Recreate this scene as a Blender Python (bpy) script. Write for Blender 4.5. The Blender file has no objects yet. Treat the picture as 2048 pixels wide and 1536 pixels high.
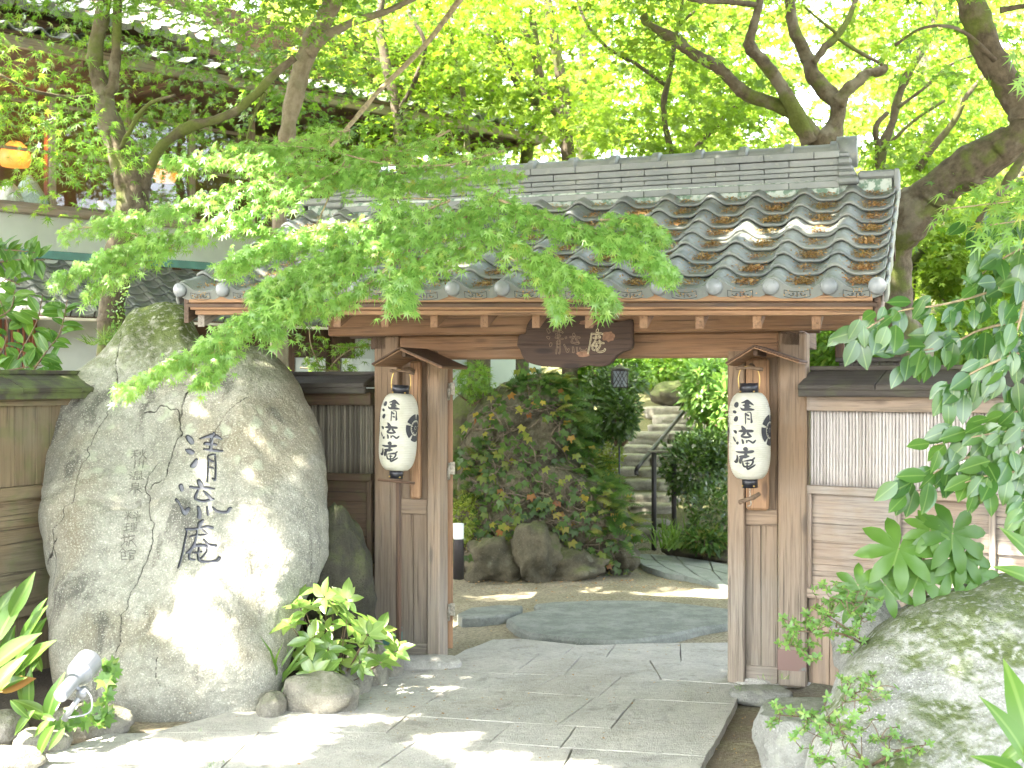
import bpy, math, random
import numpy as np
from mathutils import Vector, Matrix
from math import sin, cos, pi, radians, atan2, sqrt, asin

random.seed(11)
rng = np.random.default_rng(11)
sc = bpy.context.scene
COL = sc.collection

# ---------------------------------------------------------------- camera, sky, sun, exposure
FPX, EYE = 2600.0, 1.65            # focal length in photo pixels, eye height in metres
cam_d = bpy.data.cameras.new('camera')
cam = bpy.data.objects.new('camera', cam_d)
COL.objects.link(cam)
cam.location = (0, 0, EYE)
cam.rotation_euler = (radians(90), 0, 0)
cam_d.sensor_width = 36.0
cam_d.lens = FPX / 2048 * 36
cam_d.clip_end = 600
cam_d.dof.use_dof = True
cam_d.dof.focus_distance = 6.7
cam_d.dof.aperture_fstop = 4.5
sc.camera = cam

SUN = Vector((-0.50, -0.36, 0.95)).normalized()      # towards the sun
world = bpy.data.worlds.new('World')
sc.world = world
world.use_nodes = True
wn = world.node_tree.nodes
bg = wn['Background']
sky = wn.new('ShaderNodeTexSky')
sky.sky_type = 'NISHITA'
sky.sun_disc = False
sky.sun_elevation = asin(SUN.z)
sky.sun_rotation = atan2(SUN.x, SUN.y)
sky.dust_density = 4.0
sky.ozone_density = 0.6
sky.air_density = 0.8
hs_ = wn.new('ShaderNodeHueSaturation')          # thin high haze: a paler blue
hs_.inputs['Saturation'].default_value = 0.5
world.node_tree.links.new(sky.outputs[0], hs_.inputs['Color'])
world.node_tree.links.new(hs_.outputs[0], bg.inputs[0])
bg.inputs[1].default_value = 0.15

sun_d = bpy.data.lights.new('sun', 'SUN')
sun_d.energy = 2.6
sun_d.angle = radians(0.53)
sun_d.color = (1.0, 0.93, 0.82)
sun_o = bpy.data.objects.new('sun', sun_d)
COL.objects.link(sun_o)
sun_o.rotation_euler = SUN.to_track_quat('Z', 'Y').to_euler()
sun_o.location = (0, 0, 20)

sc.view_settings.view_transform = 'Standard'
sc.view_settings.look = 'None'
sc.view_settings.gamma = 1.0
sc.view_settings.use_curve_mapping = False
sc.view_settings.exposure = 4.15

sc.render.engine = 'CYCLES'
sc.cycles.use_denoising = True
sc.cycles.max_bounces = 7
sc.cycles.diffuse_bounces = 4
sc.cycles.glossy_bounces = 2
sc.cycles.transmission_bounces = 4
sc.cycles.transparent_max_bounces = 6
sc.cycles.sample_clamp_indirect = 6.0

# ---------------------------------------------------------------- measuring helpers
def W(px, py, d):
    return np.array([(px - 1024) / FPX * d, d, EYE - (py - 768) / FPX * d])

def G(px, py, z=0.0):
    d = FPX * (EYE - z) / (py - 768)
    return np.array([(px - 1024) / FPX * d, d])

class Frame:
    """a vertical wall plane: origin on the ground, u along the wall, v away from the camera"""
    def __init__(s, ox, oy, deg):
        s.ox, s.oy, s.a = ox, oy, radians(deg)
        s.c, s.s = cos(s.a), sin(s.a)
        s.M = Matrix.Translation((ox, oy, 0)) @ Matrix.Rotation(-s.a, 4, 'Z')
    def u(s, px, v=0.0):
        k = (px - 1024) / FPX
        return (k * (s.oy + s.c * v) - s.ox - s.s * v) / (s.c + k * s.s)
    def d(s, u, v=0.0):
        return s.oy - s.s * u + s.c * v
    def z(s, u, v, py):
        return EYE - (py - 768) / FPX * s.d(u, v)
    def world(s, u, v, z):
        return np.array([s.ox + s.c * u + s.s * v, s.oy - s.s * u + s.c * v, z])

# ---------------------------------------------------------------- noise
def _hash(ix, iy, iz, seed):
    h = (ix * 374761393 + iy * 668265263 + iz * 2147483647 + seed * 974634777).astype(np.int64) & 0xffffffff
    h = ((h ^ (h >> 13)) * 1274126177) & 0xffffffff
    h = ((h ^ (h >> 15)) * 2246822519) & 0xffffffff
    return ((h ^ (h >> 16)) & 0xffff) / 65535.0

def vnoise(p, seed=0):
    p = np.asarray(p, float)
    i = np.floor(p).astype(np.int64)
    f = p - i
    f = f * f * f * (f * (f * 6 - 15) + 10)
    r = 0
    for dx in (0, 1):
        wx = f[:, 0] if dx else 1 - f[:, 0]
        for dy in (0, 1):
            wy = f[:, 1] if dy else 1 - f[:, 1]
            for dz in (0, 1):
                wz = f[:, 2] if dz else 1 - f[:, 2]
                r = r + wx * wy * wz * _hash(i[:, 0] + dx, i[:, 1] + dy, i[:, 2] + dz, seed)
    return r * 2 - 1

def fbm(p, octaves=4, seed=0, gain=0.5):
    p = np.asarray(p, float)
    r, a = 0, 1.0
    for k in range(octaves):
        r = r + a * vnoise(p * (2.03 ** k) + 17.3 * k, seed + k)
        a *= gain
    return r

# ---------------------------------------------------------------- object helpers
def tag(o, label=None, cat=None, group=None, kind=None):
    if label: o['label'] = label
    if cat: o['category'] = cat
    if group: o['group'] = group
    if kind: o['kind'] = kind
    return o

def empty(name, label, cat, loc=(0, 0, 0), M=None, group=None):
    o = bpy.data.objects.new(name, None)
    COL.objects.link(o)
    if M is not None: o.matrix_world = M
    else: o.location = loc
    o.empty_display_size = 0.1
    return tag(o, label, cat, group)

def link(name, me, parent=None, M=None):
    o = bpy.data.objects.new(name, me)
    COL.objects.link(o)
    if parent is not None: o.parent = parent
    if M is not None: o.matrix_local = M
    return o

def np_mesh(name, V, faces, mats, gc=None, tint=None, smooth=True, midx=None, extra=None):
    """V (n,3); faces: (m,k) int array or list of lists"""
    me = bpy.data.meshes.new(name)
    V = np.asarray(V, np.float32)
    if isinstance(faces, np.ndarray):
        m, k = faces.shape
        li = faces.ravel()
        ls = np.arange(m) * k
        lt = np.full(m, k)
    else:
        m = len(faces)
        lt = np.array([len(f) for f in faces])
        ls = np.concatenate([[0], np.cumsum(lt)[:-1]])
        li = np.array([i for f in faces for i in f])
    me.vertices.add(len(V))
    me.vertices.foreach_set('co', V.ravel())
    me.loops.add(len(li))
    me.loops.foreach_set('vertex_index', li.astype(np.int32))
    me.polygons.add(m)
    me.polygons.foreach_set('loop_start', ls.astype(np.int32))
    me.polygons.foreach_set('loop_total', lt.astype(np.int32))
    if smooth is True: me.polygons.foreach_set('use_smooth', np.ones(m, bool))
    elif smooth is not False: me.polygons.foreach_set('use_smooth', np.asarray(smooth, bool))
    if midx is not None: me.polygons.foreach_set('material_index', np.asarray(midx, np.int32))
    for x in (mats if isinstance(mats, (list, tuple)) else [mats]): me.materials.append(x)
    if gc is not None:
        me.attributes.new('gc', 'FLOAT_VECTOR', 'POINT').data.foreach_set('vector', np.asarray(gc, np.float32).ravel())
    if tint is not None:
        me.attributes.new('tint', 'FLOAT', 'POINT').data.foreach_set('value', np.asarray(tint, np.float32).ravel())
    for k_, a_ in (extra or {}).items():
        me.attributes.new(k_, 'FLOAT', 'POINT').data.foreach_set('value', np.asarray(a_, np.float32).ravel())
    me.update(calc_edges=True)
    me.validate()
    return me

class MB:
    """collects pieces into one mesh; 'gc' runs along the grain, each piece with its own offset"""
    def __init__(s):
        s.v, s.f, s.g, s.m, s.sm, s.t = [], [], [], [], [], []
    def add(s, V, F, G_=None, mi=0, smooth=False, tint=None):
        b = len(s.v)
        off = np.array([random.uniform(-50, 50) for _ in range(3)])
        V = [tuple(map(float, x)) for x in V]
        s.v += V
        s.g += [tuple(np.array(x) + off) for x in (G_ if G_ is not None else V)]
        t = random.random() if tint is None else tint
        s.t += [t] * len(V)
        for f in F:
            s.f.append([b + i for i in f]); s.m.append(mi); s.sm.append(smooth)
        return s
    def obox(s, o, X, Y, Z, grain=None, ch=0.003, mi=0, wob=0.0, tint=None):
        """chamfered box: corner o, edge vectors X, Y, Z"""
        o, A = np.array(o, float), [np.array(q, float) for q in (X, Y, Z)]
        L = [np.linalg.norm(q) for q in A]
        U = [q / l for q, l in zip(A, L)]
        if grain is None: grain = int(np.argmax(L))
        ch = min(ch, min(L) * 0.3)
        V, GC, idx = [], [], {}
        for c in range(8):
            b = ((c >> 0) & 1, (c >> 1) & 1, (c >> 2) & 1)
            for ax in range(3):
                p = []
                for k in range(3):
                    q = b[k] * L[k]
                    if k != ax: q += ch if b[k] == 0 else -ch
                    p.append(q)
                idx[(c, ax)] = len(V)
                jit = np.array([random.uniform(-wob, wob) for _ in range(3)]) if wob else 0
                V.append(o + sum(U[k] * p[k] for k in range(3)) + jit)
                oth = [k for k in range(3) if k != grain]
                GC.append((p[grain], p[oth[0]], p[oth[1]]))
        F = []
        cn = lambda i, j, k: i | (j << 1) | (k << 2)
        for ax in range(3):
            a, b_ = [k for k in range(3) if k != ax]
            for side in (0, 1):
                q = []
                for (i, j) in ((0, 0), (1, 0), (1, 1), (0, 1)):
                    bb = [0, 0, 0]; bb[ax] = side; bb[a] = i; bb[b_] = j
                    q.append(idx[(cn(*bb), ax)])
                F.append(q)
            for (i, j) in ((0, 0), (1, 0), (1, 1), (0, 1)):
                q0 = [0, 0, 0]; q0[a] = i; q0[b_] = j; q1 = list(q0); q1[ax] = 1
                F.append([idx[(cn(*q0), a)], idx[(cn(*q0), b_)], idx[(cn(*q1), b_)], idx[(cn(*q1), a)]])
        for c in range(8):
            F.append([idx[(c, 0)], idx[(c, 1)], idx[(c, 2)]])
        # consistent outward winding
        ctr = o + sum(q * 0.5 for q in A)
        out = []
        for f in F:
            p = [np.array(V[i]) for i in f]
            n = np.cross(p[1] - p[0], p[2] - p[0])
            m = sum(p) / len(p)
            out.append(f if np.dot(n, m - ctr) > 0 else f[::-1])
        return s.add(V, out, GC, mi, False, tint)
    def box(s, x0, x1, y0, y1, z0, z1, **k):
        return s.obox((x0, y0, z0), (x1 - x0, 0, 0), (0, y1 - y0, 0), (0, 0, z1 - z0), **k)
    def tube(s, pts, rad, n=8, mi=0, rough=0.0, caps=True, seed=0, smooth=True, tint=None):
        P = np.array(pts, float)
        R = np.array(rad if hasattr(rad, '__len__') else [rad] * len(P), float)
        T = np.gradient(P, axis=0)
        T /= np.linalg.norm(T, axis=1)[:, None] + 1e-9
        a = np.array([1.0, 0, 0]) if abs(T[0][0]) < 0.8 else np.array([0, 1.0, 0])
        V, GC = [], []
        dist = 0
        for i in range(len(P)):
            a = a - T[i] * np.dot(a, T[i]); a /= np.linalg.norm(a) + 1e-9
            b = np.cross(T[i], a)
            if i: dist += np.linalg.norm(P[i] - P[i - 1])
            for k in range(n):
                th = 2 * pi * k / n
                V.append(P[i] + (a * cos(th) + b * sin(th)) * R[i])
                GC.append((dist, cos(th) * R[i], sin(th) * R[i]))
        V = np.array(V)
        if rough:
            nz = fbm(V * 2.2 / max(R.max(), 0.02) * 0.35 + seed * 3.1, 3, seed)
            C = np.repeat(P, n, axis=0)
            V = C + (V - C) * (1 + rough * nz[:, None])
        F = [[i * n + k, i * n + (k + 1) % n, (i + 1) * n + (k + 1) % n, (i + 1) * n + k] for i in range(len(P) - 1) for k in range(n)]
        if caps:
            F.append(list(range(n))[::-1]); F.append([(len(P) - 1) * n + k for k in range(n)])
        return s.add(V, F, GC, mi, smooth, tint)
    def prism(s, poly, z0, z1, ch=0.006, mi=0, wob=0.0, tint=None):
        """vertical prism on an xy polygon with a chamfered top"""
        P = np.array(poly, float)
        area = sum(P[i][0] * P[(i + 1) % len(P)][1] - P[(i + 1) % len(P)][0] * P[i][1] for i in range(len(P)))
        if area < 0: P = P[::-1]
        n = len(P)
        c = P.mean(0)
        ins = []
        for i in range(n):
            e1 = P[i] - P[i - 1]; e2 = P[(i + 1) % n] - P[i]
            n1 = np.array([-e1[1], e1[0]]) / (np.linalg.norm(e1) + 1e-9); n2 = np.array([-e2[1], e2[0]]) / (np.linalg.norm(e2) + 1e-9)
            m = n1 + n2; m /= np.linalg.norm(m) + 1e-9
            ins.append(P[i] + m * ch)
        w = lambda: random.uniform(-wob, wob)
        V = [(p[0], p[1], z0) for p in P] + [(p[0], p[1], z1 - ch) for p in P] + [(p[0], p[1], z1 + w()) for p in ins]
        F = [[i, (i + 1) % n, n + (i + 1) % n, n + i] for i in range(n)] + [[n + i, n + (i + 1) % n, 2 * n + (i + 1) % n, 2 * n + i] for i in range(n)]
        F.append([2 * n + i for i in range(n)]); F.append(list(range(n))[::-1])
        return s.add(V, F, None, mi, False, tint)
    def lathe(s, prof, n=32, c=(0, 0, 0), mi=0, smooth=True):
        V, F = [], []
        for r, z in prof:
            for k in range(n):
                V.append((c[0] + r * cos(2 * pi * k / n), c[1] + r * sin(2 * pi * k / n), c[2] + z))
        for i in range(len(prof) - 1):
            for k in range(n):
                F.append([i * n + k, i * n + (k + 1) % n, (i + 1) * n + (k + 1) % n, (i + 1) * n + k])
        return s.add(V, F, None, mi, smooth)
    def build(s, name, mats, parent=None, M=None, **props):
        me = np_mesh(name, np.array(s.v), s.f, mats, np.array(s.g), np.array(s.t), s.sm, s.m)
        o = link(name, me, parent, M)
        return tag(o, **props)

def smooth_path(pts, n=6):
    """Catmull-Rom through rows of any width"""
    P = np.array(pts, float)
    P = np.vstack([2 * P[0] - P[1], P, 2 * P[-1] - P[-2]])
    out = []
    for i in range(1, len(P) - 2):
        for k in range(n):
            t = k / n
            out.append(0.5 * ((2 * P[i]) + (-P[i - 1] + P[i + 1]) * t + (2 * P[i - 1] - 5 * P[i] + 4 * P[i + 1] - P[i + 2]) * t * t + (-P[i - 1] + 3 * P[i] - 3 * P[i + 1] + P[i + 2]) * t ** 3))
    out.append(P[-2])
    return np.array(out)

# ---------------------------------------------------------------- materials
class NT:
    def __init__(s, name):
        s.m = bpy.data.materials.new(name); s.m.use_nodes = True
        s.t = s.m.node_tree; s.n = s.t.nodes
        s.b = s.n['Principled BSDF']; s.out = s.n['Material Output']
    def new(s, ty, **kw):
        x = s.n.new(ty)
        for k, v in kw.items(): setattr(x, k, v)
        return x
    def set(s, sock, v):
        if hasattr(v, 'is_output') or isinstance(v, bpy.types.NodeSocket): s.t.links.new(v, sock)
        elif isinstance(v, (int, float)): sock.default_value = v
        else: sock.default_value = (*v, 1.0) if len(v) == 3 and len(sock.default_value) == 4 else v
    def attr(s, name, out='Vector'):
        a = s.new('ShaderNodeAttribute', attribute_name=name); return a.outputs[out]
    def pos(s): return s.new('ShaderNodeNewGeometry').outputs['Position']
    def obj(s): return s.new('ShaderNodeTexCoord').outputs['Object']
    def rand(s): return s.new('ShaderNodeObjectInfo').outputs['Random']
    def map(s, v, scale=(1, 1, 1), loc=(0, 0, 0)):
        x = s.new('ShaderNodeMapping'); s.set(x.inputs['Vector'], v); x.inputs['Scale'].default_value = scale; x.inputs['Location'].default_value = loc
        return x.outputs[0]
    def noise(s, v, scale, detail=4, rough=0.55, dist=0.0):
        x = s.new('ShaderNodeTexNoise'); s.set(x.inputs['Vector'], v)
        x.inputs['Scale'].default_value = scale; x.inputs['Detail'].default_value = detail
        x.inputs['Roughness'].default_value = rough; x.inputs['Distortion'].default_value = dist
        return x.outputs['Fac']
    def voro(s, v, scale, out='Distance', feature='F1', rnd=1.0):
        x = s.new('ShaderNodeTexVoronoi', feature=feature); s.set(x.inputs['Vector'], v)
        x.inputs['Scale'].default_value = scale; x.inputs['Randomness'].default_value = rnd
        return x.outputs[out]
    def math(s, op, a, b=None, c=None, clamp=False):
        x = s.new('ShaderNodeMath', operation=op, use_clamp=clamp)
        for i, q in enumerate((a, b, c)):
            if q is not None: s.set(x.inputs[i], q)
        return x.outputs[0]
    def step(s, v, lo, hi):
        x = s.new('ShaderNodeMapRange', interpolation_type='SMOOTHSTEP')
        s.set(x.inputs['Value'], v); x.inputs['From Min'].default_value = lo; x.inputs['From Max'].default_value = hi
        return x.outputs[0]
    def lin(s, v, lo, hi, a=0.0, b=1.0):
        x = s.new('ShaderNodeMapRange')
        s.set(x.inputs['Value'], v); x.inputs['From Min'].default_value = lo; x.inputs['From Max'].default_value = hi
        x.inputs['To Min'].default_value = a; x.inputs['To Max'].default_value = b
        return x.outputs[0]
    def mix(s, f, a, b, mode='MIX'):
        x = s.new('ShaderNodeMix', data_type='RGBA', blend_type=mode)
        s.set(x.inputs[0], f); s.set(x.inputs[6], a); s.set(x.inputs[7], b)
        return x.outputs[2]
    def sep(s, v):
        x = s.new('ShaderNodeSeparateXYZ'); s.set(x.inputs[0], v); return x.outputs
    def nrm(s): return s.new('ShaderNodeNewGeometry').outputs['Normal']
    def bump(s, h, strength=0.4, dist=0.01):
        x = s.new('ShaderNodeBump'); s.set(x.inputs['Height'], h)
        x.inputs['Strength'].default_value = strength; x.inputs['Distance'].default_value = dist
        s.t.links.new(x.outputs[0], s.b.inputs['Normal']); return x
    def done(s, color, rough=0.7, spec=None, metal=None):
        s.set(s.b.inputs['Base Color'], color); s.set(s.b.inputs['Roughness'], rough)
        if spec is not None: s.b.inputs['Specular IOR Level'].default_value = spec
        if metal is not None: s.b.inputs['Metallic'].default_value = metal
        return s.m

WOOD_K = 0.63
def wood(name, c1, c2, grey=(0.33, 0.29, 0.26), greyz=None, greyamt=0.35, rough=0.75, gscale=1.0, moss=0.0):
    k_ = WOOD_K; c1, c2, grey = [tuple(x * k_ * q for x, q in zip(c_, (1.0, 1.0, 0.9))) for c_ in (c1, c2, grey)]
    t = NT(name)
    g = t.attr('gc')
    gv = t.map(g, (0.9 * gscale, 22 * gscale, 22 * gscale))
    fine = t.noise(gv, 3.0, 6, 0.6, 0.6)
    big = t.noise(t.map(g, (1.1, 6, 6)), 1.3, 4, 0.6, 1.5)
    rings = t.math('SINE', t.math('MULTIPLY', t.noise(t.map(g, (0.45, 5, 5)), 1.1, 2, 0.5, 0.4), 55.0))
    base = t.mix(big, c1, c2)
    dark = tuple(x * 0.45 for x in c1)
    base = t.mix(t.math('MULTIPLY', t.step(fine, 0.48, 0.7), 0.72), base, dark)
    base = t.mix(t.math('MULTIPLY', t.step(rings, 0.2, 1.0), 0.42), base, tuple(x * 0.6 for x in c2))
    # per piece value
    tv = t.attr('tint', 'Fac')
    tv = t.math('FRACT', t.math('ADD', tv, t.rand()))
    base = t.mix(0.75, base, t.mix(tv, tuple(x * 0.55 for x in c1), tuple(min(1, x * 1.35) for x in c2)), 'OVERLAY') if False else t.mix(t.lin(tv, 0, 1, 0.0, 0.45), base, tuple(x * 0.7 for x in c1))
    # knots
    kn = t.voro(t.map(g, (1.0, 3.4, 3.4)), 1.7)
    base = t.mix(t.math('MULTIPLY', t.math('SUBTRACT', 1.0, t.step(kn, 0.05, 0.13)), 0.8), base, tuple(x * 0.25 for x in c1))
    # weathering to silver grey: blotches, more of it low on the posts
    w = t.noise(t.pos(), 2.3, 4)
    wa = t.math('MULTIPLY', t.step(w, 0.4, 0.7), greyamt)
    if greyz:
        z = t.sep(t.pos())[2]
        lo = t.math('SUBTRACT', 1.0, t.step(t.math('ADD', z, t.math('MULTIPLY', w, 0.5)), greyz[0], greyz[1]))
        wa = t.math('ADD', wa, t.math('MULTIPLY', lo, 0.75), clamp=True)
    gg = t.mix(t.step(fine, 0.35, 0.7), grey, tuple(x * 0.6 for x in grey))
    base = t.mix(wa, base, gg)
    if moss:
        mz = t.math('MULTIPLY', t.step(t.noise(t.pos(), 9, 5), 0.52 - moss * 0.15, 0.66), moss)
        base = t.mix(mz, base, (0.10, 0.13, 0.035))
    # checks
    ck = t.step(t.noise(t.map(g, (0.6, 40, 40)), 2.0, 3, 0.5, 0.2), 0.63, 0.68)
    base = t.mix(t.math('MULTIPLY', ck, 0.5), base, (0.03, 0.022, 0.018))
    t.bump(t.math('SUBTRACT', fine, ck), 0.8, 0.006)
    return t.done(base, rough)

M_wood_up = wood('weathered_cedar_brown', (0.34, 0.17, 0.085), (0.47, 0.27, 0.15), greyamt=0.2)
M_wood_fascia = wood('cedar_fascia', (0.48, 0.25, 0.13), (0.62, 0.38, 0.22), greyamt=0.12)
M_wood_post = wood('cedar_post', (0.36, 0.22, 0.13), (0.46, 0.32, 0.21), grey=(0.42, 0.37, 0.33), greyz=(0.2, 1.6), greyamt=0.35)
M_wood_dark = wood('stained_dark_wood', (0.14, 0.075, 0.045), (0.21, 0.125, 0.08), grey=(0.2, 0.16, 0.13), greyamt=0.3)
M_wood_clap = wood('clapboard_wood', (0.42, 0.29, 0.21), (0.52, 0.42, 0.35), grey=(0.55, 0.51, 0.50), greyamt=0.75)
M_wood_shade = wood('clapboard_wood_shaded', (0.15, 0.09, 0.055), (0.22, 0.14, 0.09), grey=(0.19, 0.16, 0.12), greyamt=0.4, moss=0.25)  # darker copy of the clapboard wood, left wall's shade put into its colour
M_wood_lift = wood('mossy_fence_wood', (0.30, 0.21, 0.12), (0.42, 0.32, 0.2), grey=(0.33, 0.31, 0.22), greyamt=0.6, moss=0.35)
M_coping = wood('coping_wood', (0.075, 0.06, 0.05), (0.13, 0.11, 0.095), grey=(0.2, 0.19, 0.18), greyamt=0.5, moss=0.15)
M_coping_moss = wood('coping_wood_mossy', (0.075, 0.06, 0.05), (0.13, 0.11, 0.095), grey=(0.12, 0.12, 0.1), greyamt=0.5, moss=0.95)
M_bark_wood = wood('bark_board', (0.12, 0.06, 0.035), (0.2, 0.11, 0.06), greyamt=0.1)
M_sign_wood = wood('dark_sign_wood', (0.085, 0.045, 0.03), (0.13, 0.075, 0.05), greyamt=0.05)

def plain(name, c, rough=0.6, metal=None, spec=None, var=0.15, scale=8, bump=0.0):
    t = NT(name)
    n = t.noise(t.pos(), scale, 5)
    col = t.mix(t.step(n, 0.3, 0.7), tuple(x * (1 - var) for x in c), tuple(min(1, x * (1 + var)) for x in c))
    if bump: t.bump(n, bump, 0.005)
    return t.done(col, rough, spec, metal)

M_copper = (lambda t: t.done(t.mix(t.step(t.math('ADD', t.noise(t.pos(), 14, 5), t.lin(t.sep(t.pos())[2], 0.06, 0.26, 0.25, -0.2)), 0.45, 0.62), (0.25, 0.13, 0.10), (0.13, 0.32, 0.28)), 0.5, metal=0.2))(NT('copper_sheet'))
M_copper_red = (lambda t: t.done(t.mix(t.step(t.math('ADD', t.noise(t.pos(), 14, 5), t.lin(t.sep(t.pos())[2], 0.0, 0.14, 0.22, -0.25)), 0.45, 0.6), (0.17, 0.105, 0.085), (0.13, 0.17, 0.155)), 0.5, metal=0.1))(NT('reddish_copper'))
M_black = plain('black_lacquer', (0.018, 0.018, 0.022), 0.35)
M_iron = plain('dark_iron', (0.05, 0.045, 0.045), 0.5, metal=0.4)
M_twig = plain('brown_twig', (0.13, 0.085, 0.05), 0.85, var=0.3, scale=30)
M_vine = plain('vine_stem', (0.12, 0.095, 0.06), 0.85, var=0.4, scale=25)
M_pale_twig = plain('pale_twig', (0.26, 0.2, 0.11), 0.8, var=0.3, scale=30)
M_brass = plain('brass', (0.55, 0.38, 0.12), 0.35, metal=0.9)
M_steel = plain('hinge_steel', (0.32, 0.3, 0.24), 0.45, metal=0.6, var=0.35, scale=60)
M_gold = plain('gold_outline_paint', (0.42, 0.36, 0.22), 0.6)
M_gold_dim = plain('worn_outline_paint', (0.19, 0.13, 0.08), 0.6)
M_ink = plain('ink', (0.02, 0.021, 0.024), 0.6, var=0.3, scale=60)
M_white_cap = plain('white_lamp_cap', (0.8, 0.8, 0.76), 0.4, var=0.05)
M_aluminium = plain('painted_aluminium', (0.27, 0.28, 0.30), 0.38, metal=0.35, var=0.05)
M_plaster_white = plain('cream_wall_plaster', (0.46, 0.50, 0.44), 0.9, var=0.12, scale=1.3, bump=0.05)
M_green_metal = plain('green_flashing', (0.06, 0.2, 0.16), 0.4, var=0.15)
M_soil = (lambda t: (t.bump(t.noise(t.pos(), 60, 6), 0.6, 0.02), t.done(t.mix(t.noise(t.pos(), 9, 8), (0.03, 0.024, 0.016), (0.08, 0.06, 0.042)), 0.95))[1])(NT('garden_soil'))

# washi lantern paper
t = NT('lantern_paper')
zz = t.sep(t.obj())[2]
nn = t.noise(t.obj(), 14, 4)
pc = t.mix(t.step(nn, 0.3, 0.75), (0.56, 0.55, 0.46), (0.47, 0.455, 0.35))
t.set(t.b.inputs['Base Color'], pc); t.b.inputs['Roughness'].default_value = 0.55
tr = t.new('ShaderNodeBsdfTranslucent'); tr.inputs[0].default_value = (0.7, 0.66, 0.5, 1)
mx = t.new('ShaderNodeMixShader'); mx.inputs[0].default_value = 0.2
t.t.links.new(t.b.outputs[0], mx.inputs[1]); t.t.links.new(tr.outputs[0], mx.inputs[2]); t.t.links.new(mx.outputs[0], t.out.inputs[0])
M_paper = t.m

# roof tile
def tile_mat(name, base, patina, lichen=0.5, rough=0.33):
    t = NT(name)
    p = t.pos()
    n1 = t.noise(p, 3.5, 5, 0.6)
    n2 = t.noise(p, 22, 6, 0.6)
    r = t.rand()
    c = t.mix(t.step(n1, 0.35, 0.65), base, patina)
    c = t.mix(t.math('MULTIPLY', r, 0.45), c, (0.10, 0.11, 0.105))
    c = t.mix(t.math('MULTIPLY', t.step(n2, 0.56, 0.68), lichen), c, (0.22, 0.23, 0.19))
    sp = t.math('SUBTRACT', 1.0, t.step(t.voro(p, 55), 0.08, 0.2))
    c = t.mix(t.math('MULTIPLY', sp, 0.3 * lichen), c, (0.3, 0.3, 0.26))
    t.bump(n2, 0.15, 0.003)
    return t.done(c, t.lin(n2, 0.3, 0.75, rough - 0.06, rough + 0.3), 0.6)
M_tile = tile_mat('kawara_tile', (0.15, 0.165, 0.15), (0.22, 0.225, 0.19))
M_tile_ridge = tile_mat('kawara_ridge', (0.145, 0.16, 0.148), (0.21, 0.22, 0.195), 0.7, 0.4)
M_tile_cap = tile_mat('kawara_cap', (0.2, 0.215, 0.22), (0.25, 0.26, 0.25), 0.25, 0.28)
M_tile_far = tile_mat('kawara_far', (0.13, 0.14, 0.14), (0.24, 0.24, 0.23), 0.8, 0.45)
M_tile_dark = plain('tile_groove', (0.03, 0.032, 0.03), 0.8)
M_ridge_plaster = (lambda t: t.done(t.mix(t.step(t.noise(t.pos(), 25, 6), 0.45, 0.6), (0.42, 0.46, 0.40), (0.13, 0.2, 0.14)), 0.9))(NT('ridge_plaster'))

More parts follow.
